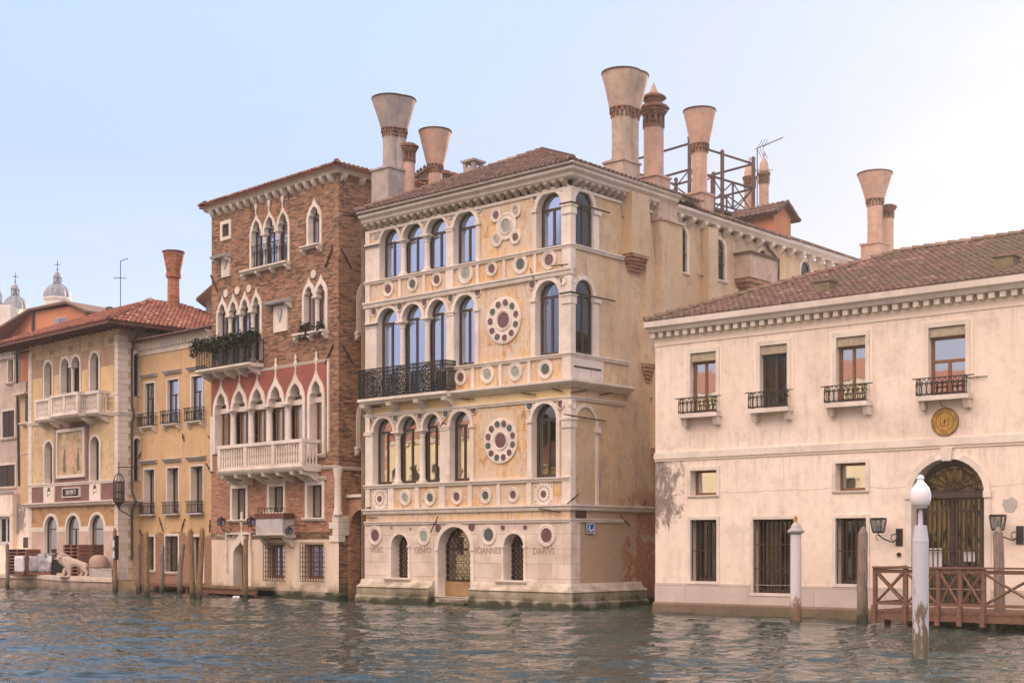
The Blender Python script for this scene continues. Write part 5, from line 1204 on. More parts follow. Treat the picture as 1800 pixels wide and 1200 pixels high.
# ================================================================== MOSAIC PALACE
FS = fr(51, 73.3, 208, 66.8); WS = FS.W
mosaicp = building('mosaic_palace', 'golden palace with mosaic picture, triple balcony and deep red tiled eaves', FS)
def mosaic_build():
    f, r = FS, mosaicp; U = f.u; H = []
    def zm(*p): return sum(f.z(*q) for q in p) / len(p)
    zt = zm((85, 636), (115, 631), (133, 627), (166, 619)); zb = zm((85, 735), (166, 716)); 
    O2 = ops(f, (108, 122), (127, 141)); o1 = ops(f, (79, 92))[0]; o4 = ops(f, (159.5, 174.5))[0]
    hw = (O2[0][1] - O2[0][0]) / 2
    H.append(arcade(r, f, O2, zb, zt, 'round', zt - hw, trim=.13, depth=.34, colr=.1)); H.append(arcade(r, f, [o1], zb, zt, 'round', zt - hw, trim=.13, depth=.34)); H.append(arcade(r, f, [o4], zb, zt, 'round', zt - hw, trim=.13, depth=.34))
    for a, b in O2 + [o1, o4]: window(r, f, a, b, zb, zt, 'round', zt - hw, depth=.3, gm='glass_dark', curtain='curtain_warm')
    zt2 = zm((86, 777), (167, 766)); zb2 = zm((86, 850), (167, 844))
    for x0, x1 in ((79.5, 93), (160, 175.5)):
        a, b = U(x0), U(x1); H.append(arcade(r, f, [(a, b)], zb2, zt2, 'round', zt2 - (b - a) / 2, trim=.13, depth=.34)); window(r, f, a, b, zb2, zt2, 'round', zt2 - (b - a) / 2, depth=.3, gm='glass_dark', curtain='curtain')
    G = ops(f, (79.5, 101.5), (117.5, 141), (158.5, 184)); zg = zm((90, 906), (129, 905.5), (171, 904.5)); z0 = .6
    for i, (a, b) in enumerate(G): H.append(arcade(r, f, [(a, b)], z0, zg, 'round', zg - (b - a) / 2, trim=.15, depth=.2)); window(r, f, a, b, z0, zg, 'round', zg - (b - a) / 2, depth=.12, gm='glass_dark', bars=0 if i != 1 else 1, curtain='curtain_warm')
    zs = zg - (G[0][1] - G[0][0]) / 2
    for a, b in ((.35, G[0][0] - .0), (G[0][1], G[1][0]), (G[1][1], G[2][0]), (G[2][1], WS - .35)): MB(f).box(a + .002, b - .002, -.02, .07, zs - .15, zs + .1).build('impost', 'istria', r); MB(f).box(a + .06, b - .06, -.02, .062, z0, zs - .151).build('pier', 'pier_marble', r)
    ze = zm((60, 612), (200, 578)) + .2; z3 = zm((70, 888), (190, 883)); 
    wallfront(r, f, 0, WS, z3, ze, H, 'plaster_gold'); wallfront(r, f, 0, WS, -.6, z3 - .002, [h for h in H if min(p[1] for p in h) < 1], 'fresco', name='ground_floor_wall')
    s = f.side(WS); sh = []
    for yt, yb in ((621, 696), (770, 845)):
        a, b = s.u(234.5), s.u(246); zt_, z0_ = s.z(240, yt), s.z(240, yb); sh.append(arcade(r, s, [(a, b)], z0_, zt_, 'round', zt_ - (b - a) / 2, trim=.14, depth=.3)); window(r, s, a, b, z0_, zt_, 'round', zt_ - (b - a) / 2, depth=.25, gm='glass_dark')
    wallfront(r, s, 0, 12, -.6, ze, sh, 'plaster_gold', name='side_wall'); shell(r, f, WS, 12, -.6, ze, 'plaster_gold', right=False, name='rear_wall')
    # quoins
    m = MB(f); m2 = MB(f); z = .5; i = 0
    while z < ze - .7:
        m.box(WS - .30, WS + .035, -(.62, .42)[i % 2] - .1, .045, z, z + .285); m2.box(-.02, .38, -.3, .045, z, z + .285); z += .3; i += 1
    m.build('quoin', 'istria', r); m2.build('quoin', 'istria', r)
    # painted fields and friezes
    zf0, zf1 = zm((60, 636), (200, 606)), ze - .55
    wallf = [skyline(o_, zb, zt - hw, zt, 'round', .12, .12) for o_ in (O2, [o1], [o4])]; wallf = [[(x_, max(z_, zt - .85 + .001)) for x_, z_ in L_] for L_ in wallf]
    for u0, u1 in ((.4, o1[0] - .14), (o1[1] + .14, O2[0][0] - .14), (O2[1][1] + .14, o4[0] - .14), (o4[1] + .14, WS - .32)):
        MB(f).box(u0, u1, -.01, .012, zt - .75, zf0 - .02).build('painted_field', 'brown_field', r); MB(f).box(u0 + .1, u1 - .1, .0125, .018, zt - 2.6, zt - .76).build('painted_panel', 'plaster_gold2', r)
    MB(f).box(.4, WS - .32, -.01, .0115, zt + .16, zf0 - .02).build('painted_field', 'brown_field', r)
    band(r, f, 0, WS, zf0, zf0 + .06, .04, 'plaster_gold'); 
    for i in range(5): u = .5 + (WS - 1.2) * i / 4; MB(f).box(u - .22, u + .22, -.01, .02, zf0 + .15, zf0 + .42).build('painted_block', 'brown_field', r)
    # string courses
    zA = zm((70, 742), (200, 730)); band(r, f, -.05, WS + .1, zA - .08, zA + .1, .12); band(r, s, -.1, 3, zA - .08, zA + .1, .12)
    zB = zm((70, 712), (195, 701)); band(r, f, U(176), WS + .05, zB - .05, zB + .12, .08)
    zC = zm((70, 852), (200, 845)); band(r, f, 0, WS + .05, zC - .1, zC + .06, .1); zD = zm((70, 884), (195, 878)); band(r, f, -.2, WS + .25, zD - .22, zD, .3); band(r, s, -.3, 2, zD - .22, zD, .3)
    MB(f).box(.4, WS - .35, -.01, .03, zD + .01, zC - .11).build('frieze', 'purple', r)
    for x0, x1 in ((79, 98), (159.5, 179)):
        a, b = U(x0), U(x1); o = MB(f).plate([(a, zD + .02), (b, zD + .02), (b, zC - .12), (a, zC - .12)], [[((a + b) / 2 + .2 * math.cos(t * PI / 8), (zD + zC) / 2 + .33 * math.sin(t * PI / 8)) for t in range(16)]], .09, -.03).build('niche', 'istria', r); m = MB(f); m.ball(((a + b) / 2, .03, (zD + zC) / 2), .12); m.lathe(((a + b) / 2, .03, zD + .12), [(.16, 0), (.17, .15), (.07, .3)], 12, sy=.5); m.build('bust', 'istria', o)
    # shop board
    a, b = U(114), U(142.5); zz = f.z(128, 865); o = MB(f).box(a, b, .02, .12, zz - .2, zz + .2).build('sign_board', 'iron', r); text(o, f, 'SALVIATI', (a + b) / 2, zz - .01, .36, .125, 'istria', .01, sx=.72); MB(f).plate([(a - .05, zz - .25), (b + .05, zz - .25), (b + .05, zz + .25), (a - .05, zz + .25)], [[(a + .0, zz - .2), (b, zz - .2), (b, zz + .2), (a, zz + .2)]], .14, .0).build('board_frame', 'istria', o)
    # mosaic picture: a seated robed figure between attendants on gold
    a, b = U(101.5), U(151.5); z1, z0 = zm((101, 757), (151, 749)), zm((101, 842), (151, 837)); o = MB(f).plate([(a, z0), (b, z0), (b, z1), (a, z1)], [[(a + .16, z0 + .16), (b - .16, z0 + .16), (b - .16, z1 - .16), (a + .16, z1 - .16)]], .12, -.01).build('picture_frame', 'istria', r)
    MB(f).box(a + .1, b - .1, -.01, .03, z0 + .1, z1 - .1).build('mosaic_picture', 'mosaic', o); c = (a + b) / 2; h = z1 - z0
    MB(f).plate([(c - .42, z0 + h * .22), (c + .42, z0 + h * .22), (c + .36, z0 + h * .42), (c + .2, z0 + h * .5), (c + .22, z0 + h * .66), (c + .07, z0 + h * .72), (c + .07, z0 + h * .8), (c - .07, z0 + h * .8), (c - .07, z0 + h * .72), (c - .22, z0 + h * .66), (c - .2, z0 + h * .5), (c - .36, z0 + h * .42)], [], .04, .02).build('robed_figure', 'robe', o)
    for sx in (-1, 1):
        u = c + sx * .72; MB(f).plate([(u - .1, z0 + h * .14), (u + .12, z0 + h * .14), (u + .1, z0 + h * .45), (u + .05, z0 + h * .52), (u + .04, z0 + h * .6), (u - .04, z0 + h * .6), (u - .05, z0 + h * .5), (u - .12, z0 + h * .4)], [], .04, .02).build('attendant_figure', 'robe_dark', o)
    MB(f).plate([(a - .3, z0 - .25), (b + .3, z0 - .25), (b + .3, z1 + .3), (a - .3, z1 + .3)], [[(a + .02, z0 + .02), (b - .02, z0 + .02), (b - .02, z1 - .02), (a + .02, z1 - .02)]], .025, -.01).build('painted_border', 'purple', r)
    # balcony in three bays, the middle one forward
    zb_ = zm((75, 744), (160, 730)) + .08; zr = zb_ + 1.05
    for x0, x1, wv in ((61, 88, .6), (88.5, 137, 1.0), (137.5, 174, .6)):
        a, b = U(x0, wv), U(x1, wv); MB(f).prism([(-.02, zb_ - .14), (wv - .05, zb_ - .14), (wv + .04, zb_ - .04), (wv + .04, zb_), (-.02, zb_)], a, b).build('balcony_slab', 'istria', r)
        n_ = 2 if wv < .8 else 3; ps = [a + .1 + (b - a - .2) * i / (n_ - 1) for i in range(n_)]; baluster_rail(r, f, a + .01, b - .01, wv, zb_, zr, ps)
        for u in (a + .2, b - .2): MB(f).prism([(-.02, zb_ - .5), (.1, zb_ - .48), (wv * .6, zb_ - .34), (wv * .9, zb_ - .141), (-.02, zb_ - .141)], u - .09, u + .09).build('bracket', 'istria', r)
    # roof with deep timber eaves
    ov = 1.15; z = ze + .02; A, B = (-ov - 2.2, -ov, z), (WS + ov, -ov, z); C2, D2 = (WS + ov, 12, z), (-ov - 2.2, 12, z); a1, a2 = (WS + ov - 5.6, 4.5, z + 2.3), (0, 4.5, z + 2.3)
    tiles(r, A, B, a1, a2, 'tile_red', caps=[(B, a1)], sp=.25); tiles(r, B, C2, (WS + ov - 5.6, 6.5, z + 2.3), a1, 'tile_red', sp=.25)
    q = MB(); q.tinted = True; q.quad3([D2, a2, a1, (WS + ov - 5.6, 6.5, z + 2.3), C2]).build('roof', 'tile_red', r)
    m = MB(); 
    for i in range(26): x = -ov - 2 + (WS + 2 * ov + 1.8) * i / 25; m.box(x - .06, x + .06, -.02, ov - .08, z - .2, z - .06)
    m.box(A[0], B[0], ov - .08, ov + .0, z - .16, z - .02); m.box(A[0], B[0], -.02, ov - .09, z - .058, z - .02)
    for i in range(14): y = -ov + .3 + i * .8; m.box(WS + .02, WS + ov - .08, -y - .06, -y + .06, z - .2, z - .06)
    m.box(WS + ov - .08, WS + ov, -12, ov, z - .16, z - .02); m.build('eaves', 'wood', r)
    # drain pipe
    u = s.u(230); MB(s).tube([(u, .9, z - .2), (u, .3, z - .7), (u, .1, z - 1.2), (u, .1, zA + .4), (u + .05, .22, zA), (u, .1, zA - .4), (u, .1, zD + .4), (u + .05, .4, zD - .1), (u, .1, zD - .5), (u, .1, 1.5)], .06, 8).build('drain_pipe', 'zinc', r)
    # brick chimney with flared head (stands on the right slope)
    Yc = 73.0; X = (305 - CX) / FPX * Yc; k = Yc / FPX; inv = Matrix.Rotation(-r.rotation_euler.z, 4, 'Z') @ Matrix.Translation(-r.location); c = inv @ Vector((X, Yc, 0)); zz = lambda py: CAMH + (HY - py) * k
    m = MB(); m.lathe((c.x, -c.y, 0), [(15 * k, zz(575)), (15 * k, zz(548)), (11 * k, zz(541)), (10.5 * k, zz(490)), (13.5 * k, zz(488)), (13.5 * k, zz(481)), (12 * k, zz(480)), (19 * k, zz(445)), (17 * k, zz(445)), (9 * k, zz(470))], 8, a0=.3, cap=False); m.build('chimney', 'brick3', r, angle=20)
    m = MB(); m.lathe((c.x, -c.y, zz(445)), [(19 * k, 0), (20.5 * k, .03), (20 * k, .08), (17 * k, .08)], 8, a0=.3, cap=False); m.build('chimney_rim', 'tile_brown', r)
M['pier_marble'] = stone('pinkish_marble', (.55, .42, .35), (.45, .34, .28), (.3, .22, .18), amt=.7); M['brown_field'] = plaster('brown_painted_field', (.40, .27, .19), (.34, .22, .16), (.52, .36, .22), streak=.8, sc=1.2); M['plaster_gold2'] = plaster('gold_painted_panel', (.68, .50, .27), (.60, .43, .22), (.40, .27, .18), streak=.7, sc=1)
mosaic_build()

# ================================================================== HOUSES AT THE LEFT EDGE
FG = fr(-90, 82.5, 38, 76.5); WG = FG.W
greyh = building('grey_house', 'weathered pinkish grey plaster house with dark shutters at the left edge', FG, 'house')
def grey_build():
    f, r = FG, greyh; U = f.u; H = []
    zc = f.z(20, 622)
    for (x0, x1, yt, yb, sh_) in ((15, 24, 632, 672, 0), (5, 26, 722, 769, 1), (-1, 27, 817, 855, 1), (-60, -45, 640, 680, 0), (-60, -38, 722, 769, 1)):
        a, b = U(x0), U(x1); xm = (x0 + x1) / 2; z1, z0 = f.z(xm, yt), f.z(xm, yb); H.append(arcade(r, f, [(a, b)], z0, z1, 'rect', trim=.13, depth=.25, proud=.04)); w = window(r, f, a, b, z0, z1, depth=.2, gm='glass_dark'); sill(r, f, a - .2, b + .2, z0, .12, .15)
        if sh_:
            for p, q in ((a, (a + b) / 2 - .02), ((a + b) / 2 + .02, b)): MB(f).box(p + .02, q, -.05, -.01, z0 + .02, z1 - .02).build('shutter', 'shutter_brown', w)
    wallfront(r, f, 0, WG, -.6, zc, H, 'plaster_grey'); shell(r, f, WG, 10, -.6, zc, 'plaster_grey', name='rear_wall')
    m = MB(f); m.prism([(-.05, zc - .1), (.1, zc - .1), (.3, zc + .1), (.3, zc + .2), (-.05, zc + .2)], -.2, WG + .3)
    for i in range(30): u = (WG + .2) * (i + .5) / 30; m.box(u - .08, u + .08, 0, .2, zc - .25, zc - .101)
    m.build('cornice', 'istria', r)
    # low projecting wing
    zt = f.z(20, 868); a, b = U(-1, .35), U(22, .35); z1, z0 = f.z(12, 907, .35), f.z(12, 957, .35); g = Frame(f.O + f.n * .5, f.d, off=Matrix.Translation((0, -.5, 0)))
    hh = arcade(r, g, [(a, b - .55), (b - .45, b)] if False else [(a, b)], z0, z1, 'rect', trim=.15, depth=.25, proud=.03); window(r, g, a, b, z0, z1, depth=.2, gm='glass_dark', t=.14, fm='frame_white', curtain='curtain')
    MB(g).plate([(0, -.6), (WG - .1, -.6), (WG - .1, zt), (0, zt)], [hh], 0, -.5).build('ground_wing', 'plaster_white', r); band(r, g, 0, WG, zt, zt + .12, .12, 'grey_stone')
    MB(f).tube([(WG - .1, .25, zc + .1), (WG - .25, .15, zc - .4), (WG - .25, .1, zc - 4), (WG - .1, .1, zc - 7.5)], .07, 8).build('drain_pipe', 'zinc', r)
    z = zc + .2; tiles(r, (-1, -.5, z), (WG + .3, -.5, z), (WG + .3, 5, z + 1.9), (-1, 5, z + 1.9), 'tile_brown', sp=.3)
    q = MB(); q.tinted = True; q.quad3([(-1, 5, z + 1.85), (WG + .3, 5, z + 1.85), (WG + .3, 10, z), (-1, 10, z)]).build('roof', 'tile_brown', r)
grey_build()
FO = fr(36, 76.3, 56, 75.2); WO = FO.W
slim = building('slim_house', 'slim strip of house, orange above and yellow below, left of the mosaic palace', FO, 'house')
def slim_build():
    f, r = FO, slim; z1 = f.z(45, 618); zo = f.z(45, 672); zy = f.z(45, 884); U = f.u
    MB(f).box(0, WO, -6, 0, zo, z1).build('upper_wall', 'plaster_orange', r); MB(f).box(0, WO, -6, .01, zy, zo - .002).build('wall', 'plaster_yellow', r); MB(f).box(-.3, WO, -6, .12, -.6, zy - .002).build('base_wall', 'plaster_white', r)
    MB(f).box(-.1, WO, .0, .35, zo - .6, zo - .05).build('balcony_parapet', 'plaster_grey', r); MB(f).box(-.15, WO, 0, .42, zo - .7, zo - .601).build('balcony_slab', 'istria', r)
    a = U(45); z = f.z(47, 743); o = MB(f).box(a, WO, .012, .03, z, zo - .75).build('window', 'frame', r); MB(f).box(a + .08, WO - .0, .031, .035, z + .1, zo - .85).build('pane', 'glass_dark', o); sill(r, f, a - .3, WO + .1, z, .15, .3)
    band(r, f, 0, WO, f.z(45, 798), f.z(45, 796), .06); a = U(45); MB(f).box(a, WO - .1, .121, .14, f.z(48, 962), f.z(48, 944)).build('window', 'frame', r)
    z = z1; tiles(r, (-.3, -.4, z), (WO, -.4, z), (WO, 4, z + 1.4), (-.3, 4, z + 1.4), 'tile_brown')
slim_build()
FR = fr(-40, 97, 150, 90); WR = FR.W
orangeh = building('orange_house', 'orange plaster gabled house rising behind the mosaic palace roof', FR, 'house')
def orange_build():
    f, r = FR, orangeh; U = f.u
    # gable faces right-front: main block then gable end wall
    uc = U(61); zl = f.z(61, 548); zr = f.z(61, 548)
    u2 = U(150, 0); zp = f.z(122, 538); up = U(122); zq = f.z(150, 548)
    MB(f).plate([(uc, 5), (u2, 5), (u2, zq), (up, zp), (uc, zl)], [], 0, -8).build('gable_wall', 'plaster_orange', r)
    g = Frame(f.world(uc, 0, 0), Vector((-.95, .30)) * -1); P0 = f.world(uc, 0, 0); P1 = Vector(gp(-30, 101)).to_3d(); dd = (Vector((P0.x, P0.y)) - Vector((P1.x, P1.y)))
    inv = Matrix.Rotation(-r.rotation_euler.z, 4, 'Z') @ Matrix.Translation(-r.location); g = Frame((P1.x, P1.y), dd, off=inv @ Matrix.Translation((P1.x, P1.y, 0)) @ Matrix.Rotation(math.atan2(dd.y, dd.x), 4, 'Z')); L = dd.length
    MB(g).box(0, L - .01, -.3, 0, 5, zl - .1).build('wall', 'plaster_orange', r)
    a, b = U(97), U(117); z0, z1 = f.z(107, 576), f.z(107, 558); o = MB(f).box(a, b, -.02, .05, z0, z1).build('window', 'frame_white', r)
    for p, q in ((a + .05, (a + b) / 2 - .02), ((a + b) / 2 + .02, b - .05)): MB(f).box(p, q, .051, .09, z0 + .05, z1 - .05).build('shutter', 'lead', o)
    m = MB(f); m.plate([(uc - 6, zl - 1.55), (uc - .3, zl + .06), (up, zp + .16), (u2 + .5, zq - .12), (u2 + .5, zq + .02), (up, zp + .32), (uc - .3, zl + .2), (uc - 6, zl - 1.4)], [], .35, -8, back=True); m.tinted = True; m.build('roof', 'tile_brown', r)
    u = U(60); MB(f).tube([(u, .1, zl), (u, .1, zl - 4)], .1, 8).build('drain_pipe', 'zinc', r)
    u = U(14); m = MB(f); zt = f.z(15, 565); m.box(u - .35, u + .35, 1.0, 1.7, zt - 4, zt); m.box(u - .45, u + .45, .9, 1.8, zt - .001, zt + .12); m.build('chimney', 'plaster_orange', r)
    u = U(171); z = f.z(171, 540); MB(f).tube([(u, -1, z - 1.5), (u, -1, z)], .16, 8).lathe((u, -1, z), [(.28, 0), (.28, .12), (.05, .2)], 10).build('vent_pipe', 'zinc', r)
    a, b = U(150), U(190); MB(f).box(a, b, -6, -1.5, 8, f.z(170, 547)).build('rear_roof', 'tile_brown', r)
orange_build()
# church domes far behind
def church():
    Y = 200.0; t = thing('domed_church', 'far church with ribbed grey lead cupolas topped by crosses', 'church', ((60 - CX) / FPX * Y, Y, 0)); k = Y / FPX
    z = lambda py: CAMH + (HY - py) * k; x = lambda px: (px - 60) * k
    MB().box(x(-30), x(45), -12, 6, 0, z(548)).build('body', 'istria', t)
    for px, yb, R0, yt in ((101, 524, 22, 499), (27, 545, 20, 520), (-4, 556, 16, 530)):
        o = MB().lathe((x(px), 0, 0), [(R0 * .92 * k, z(600)), (R0 * .92 * k, z(yb + 6)), (R0 * 1.1 * k, z(yb + 3)), (R0 * 1.1 * k, z(yb))], 28).build('drum', 'istria', t)
        h = z(yt) - z(yb); MB().lathe((x(px), 0, z(yb)), [(R0 * k * math.cos(a), h * 1.05 * math.sin(a)) for a in [PI / 2 * i / 9 * .93 for i in range(10)]], 96, rib=.10, ribn=12).build('dome', 'lead', o, angle=60)
        zt = z(yt - 1); m = MB(); m.lathe((x(px), 0, zt), [(7.5 * k, 0), (7.5 * k, 2 * k), (4 * k, 2.2 * k), (4 * k, 10 * k), (7.5 * k, 10.5 * k), (7.5 * k, 12 * k), (6.5 * k, 15 * k), (4 * k, 18 * k), (1 * k, 20.5 * k)], 16)
        for i in range(8): a = PI * i / 4; m.tube([(x(px) + 6.5 * k * math.cos(a), 6.5 * k * math.sin(a), zt + 2 * k), (x(px) + 6.5 * k * math.cos(a), 6.5 * k * math.sin(a), zt + 10.5 * k)], 1.1 * k, 5)
        m.build('lantern', 'lead', o); z2 = zt + 20 * k
        MB().tube([(x(px), 0, z2 - 1 * k), (x(px), 0, z2 + 20 * k)], .5 * k, 5).tube([(x(px) - 5 * k, 0, z2 + 13 * k), (x(px) + 5 * k, 0, z2 + 13 * k)], .6 * k, 5).ball((x(px), 0, z2 + 4 * k), 1.6 * k, 8, 6).ball((x(px), 0, z2 + 13 * k), 1.5 * k, 8, 6).build('cross', 'iron', o)
church()
# roofs behind, between the brick and marble palaces
def rear_house():
    Y = 76.0; t = thing('rear_house', 'house with shallow red tiled roofs glimpsed behind the funnel chimneys', 'house', ((770 - CX) / FPX * Y, Y, 0)); k = Y / FPX; z = lambda py: CAMH + (HY - py) * k; x = lambda px: (px - 770) * k
    MB().box(x(722), x(838), -9, 0, 5, z(322)).build('wall', 'plaster_ash', t)
    tiles(t, (x(715), -.6, z(322)), (x(752), -.6, z(296)), (x(752), 5, z(296)), (x(715), 5, z(322)), 'tile', name='roof'); tiles(t, (x(845), 5, z(322)), (x(845), -.6, z(322)), (x(752), -.6, z(296)), (x(752), 5, z(296)), 'tile', name='roof')
    MB().plate([(x(722), z(322)), (x(838), z(322)), (x(752), z(299))], [], .1, 0).build('gable', 'plaster_ash', t)
    MB().box(x(700), x(800), .5, 3, 5, z(345)).build('lower_wall', 'wood', t); tiles(t, (x(690), -3.6, z(348)), (x(810), -3.6, z(348)), (x(810), -.7, z(326)), (x(690), -.7, z(326)), 'tile', name='lower_roof')
    Y2 = 66; 
rear_house()
def eave_house():
    Y = 74.0; t = thing('far_eave_house', 'sliver of grey house with projecting wooden eave left of the brick palace', 'house', ((365 - CX) / FPX * Y, Y, 0)); k = Y / FPX; z = lambda py: CAMH + (HY - py) * k; x = lambda px: (px - 365) * k
    MB().box(x(362), x(400), -4, 0, 5, z(528)).build('wall', 'plaster_ash', t); MB().plate([(x(352), z(534)), (x(352), z(530)), (x(400), z(488)), (x(400), z(494))], [], 1, -4, back=True).build('roof', 'wood', t)
eave_house()
# ================================================================== PALE BUILDING (right)
FW = fr(1152, 44.9, 1960, 35.55); WW = FW.W
pale = building('pale_palace', 'pale pinkish plaster palace with mossy tiled roof and arched water door, right side', FW)
def pale_build():
    f, r = FW, pale; U = f.u; H = []
    def zm(*p): return sum(f.z(*q) for q in p) / len(p)
    zt = 9.48; zw = 9.0
    up = ((1213.5, 1259), (1336.5, 1384), (1470.5, 1522), (1632.5, 1697.5)); z1 = zm((1236, 622), (1360, 605), (1496, 591), (1665, 571)); z0 = zm((1236, 724), (1360, 715), (1496, 707), (1665, 693))
    for i, (x0, x1) in enumerate(up + ((1850, 1915),)):
        a, b = U(x0), U(x1); H.append(arcade(r, f, [(a, b)], z0, z1, 'rect', trim=.13, depth=.24, proud=.035))
        MB(f).plate([(a - .22, z0), (b + .22, z0), (b + .22, z1 + .22), (a - .22, z1 + .22)], [[(a - .135, z0 + .001), (b + .135, z0 + .001), (b + .135, z1 + .135), (a - .135, z1 + .135)]], .018, -.01).build('window_border', 'plaster_frieze', r)
        w = window(r, f, a, b, z0, z1 - .26, depth=.18, fm='frame_oak' if i != 1 else 'frame', gm='glass_bright' if i != 1 else 'glass_dark', t=.09, transom=.58 if i == 3 else None, curtain='curtain_warm' if i == 1 else None)
        MB(f).box(a + .01, b - .01, -.17, -.03, z1 - .27, z1 - .02).build('blind_box', 'blind', w)
        iron_balcony(r, f, a - .22, b + .06, z0 - .02, z0 + .46, .34, pitch=.15, over=.32)
        m = MB(f); m.box(a - .22, b + .22, -.02, .38, z0 - .17, z0 - .04)
        for u in (a - .1, b + .1): m.prism([(-.02, z0 - .42), (.2, z0 - .42), (.25, z0 - .3), (.3, z0 - .171), (-.02, z0 - .171)], u - .08, u + .08)
        m.build('balcony_slab', 'istria', r)
    for x0, x1, yt, yb in ((1214, 1260, 826, 870), (1469, 1522, 813, 862)):
        a, b = U(x0), U(x1); xm = (x0 + x1) / 2; a1, a0 = f.z(xm, yt), f.z(xm, yb); H.append(arcade(r, f, [(a, b)], a0, a1, 'rect', trim=.11, depth=.35, proud=.03)); window(r, f, a, b, a0, a1, depth=.3, fm='frame_oak', gm='glass_bright', t=.07, bars=0); sill(r, f, a - .1, b + .1, a0, .07, .06)
    for x0, x1, yt, yb in ((1214, 1260, 913, 1021), (1324, 1396, 912, 1042), (1469, 1523, 910, 1026)):
        a, b = U(x0), U(x1); xm = (x0 + x1) / 2; a1, a0 = f.z(xm, yt), f.z(xm, yb); H.append(arcade(r, f, [(a, b)], a0, a1, 'rect', trim=.10, depth=.4, proud=.03)); w = window(r, f, a, b, a0, a1, depth=.36, fm='frame', gm='glass_dark' if x0 == 1324 else 'glass', t=.08, curtain='curtain_warm' if x0 == 1324 else None); grille(w, f, a + .03, b - .03, a0, a1 - .01, -.06, .15, .85, r=.013)
        MB(f).box(a - .1, b + .1, -.3, .05, a0 - .09, a0).build('sill', 'istria', r)
    # arched water door
    a, b = U(1603), U(1731); a1 = f.z(1667, 806); a0 = .5; zs = a1 - (b - a) / 2 + .05
    H.append(arcade(r, f, [(a, b)], a0, a1, 'round', zs, trim=.18, proud=.05, depth=.5)); 
    MB(f).plate([((a + b) / 2 - .13, a1 - .06), ((a + b) / 2 + .13, a1 - .06), ((a + b) / 2 + .17, a1 + .3), ((a + b) / 2 - .17, a1 + .3)], [], .11, -.02).build('keystone', 'istria', r)
    for q in (a - .2, b - .02): MB(f).box(q, q + .22, -.1, .09, zs - .1, zs + .08).build('impost', 'istria', r)
    w = MB(f).plate(opening(a - .01, b + .01, a0, a1, 'round', zs), [[(a + .3, a0 + .1), ((a + b) / 2 - .12, a0 + .1), ((a + b) / 2 - .12, zs - .1), (a + .3, zs - .1)], [((a + b) / 2 + .12, a0 + .1), (b - .3, a0 + .1), (b - .3, zs - .1), ((a + b) / 2 + .12, zs - .1)], top_pts(a + .22, b - .22, zs + .16, a1 - .2, 'round')], -.42, -.5).build('water_door', 'frame', r)
    MB(f).plate(opening(a, b, a0, a1, 'round', zs), [], -.46, -.46, skin=False).build('pane', 'glass_door', w)
    m = MB(f); c = (a + b) / 2; R_ = (b - a) / 2
    for k in range(1, 9):
        t = PI * k / 9; m.tube([(c, -.38, zs + .12), (c + (R_ - .2) * math.cos(t), -.38, zs + .12 + (R_ - .3) * math.sin(t))], .014, 4)
    for k in range(5): t = PI * (k + .5) / 5; m.ring(c + R_ * .45 * math.cos(t), zs + .15 + R_ * .42 * math.sin(t), R_ * .26, -.37, .013, 16)
    m.tube([(c + R_ * .62 * math.cos(PI * k / 16), -.37, zs + .12 + R_ * .6 * math.sin(PI * k / 16)) for k in range(17)], .016, 4); m.build('fanlight_grille', 'rust', w)
    m = MB(f)
    for k in range(15): u = a + .06 + (b - a - .12) * k / 14; m.box(u - .016, u + .016, -.34, -.31, a0 + .05, zs - .12)
    for z in (a0 + .5, (a0 + zs) / 2, zs - .45, zs - .12): m.box(a, b, -.345, -.30, z - .018, z + .018)
    m.box(a, b, -.42, -.2, zs - .08, zs + .06); m.build('gate', 'frame', w)
    for u0, u1, z0_, z1_ in ((c - .72, c - .30, 1.55, 2.12), (c + .30, c + .62, 1.75, 2.02)): MB(f).box(u0, u1, -.415, -.41, z0_, z1_).build('notice', 'paper', w)
    # wall and trim
    zb1, zb0 = zm((1160, 797), (1790, 762)), zm((1160, 809), (1790, 774)); zp = f.z(1300, 1032)
    wallfront(r, f, 0, WW, .25, zw + .2, H, 'plaster_white', depth=.5); shell(r, f, WW, 14, -.6, zw + .2, 'plaster_white', name='rear_wall')
    hp = [h for h in H if min(p[1] for p in h) < 1]
    MB(f).plate([(0, .22), (WW, .22), (WW, .98), (0, .98)], [[(max(p[0] for p in h) - (max(p[0] for p in h) - min(p[0] for p in h)), min(p[1] for p in h)), (max(p[0] for p in h), min(p[1] for p in h)), (max(p[0] for p in h), .97), (min(p[0] for p in h), .97)] for h in hp], .03, -.02).build('base_course', stone('base_slabs', (.60, .53, .48), (.54, .47, .43), (.42, .36, .32), blocks=(2.3, .9), amt=.3), r)
    MB(f).prism([(-.02, -.6), (.14, -.6), (.12, .3), (.06, .36), (-.02, .36)], -.03, WW).build('footing', stone('wet_footing', (.24, .165, .12), (.19, .13, .10), (.08, .06, .045), wetz=.12, blocks=(1.7, .6)), r)
    MB(f).box(-.02, WW, -.02, .07, zb0, zb1).build('string_course', 'istria', r); MB(f).box(-.01, WW, -.02, .035, zb0 - .07, zb0 - .001).build('string_course', 'plaster_frieze', r)
    MB(f).box(-.01, WW, -.02, .03, zw - .28, zw).build('frieze', 'plaster_frieze', r)
    m = MB(f); m.prism([(-.05, zw + .15), (.3, zw + .15), (.36, zw + .26), (.46, zw + .3), (.48, zt), (-.05, zt)], -.14, WW)
    k = 46
    for i in range(k): u = .05 + (WW - .1) * i / k; m.box(u - .08, u + .08, -.02, .24, zw - .02, zw + .149)
    m.build('cornice', 'istria', r)
    # roof: hipped at the left
    z = zt + .01; s_ = 5.88; A, B = (-.14, -.42, z), (WW, -.42, z); R0, R1 = (s_, s_, 11.95), (WW, s_, 11.95)
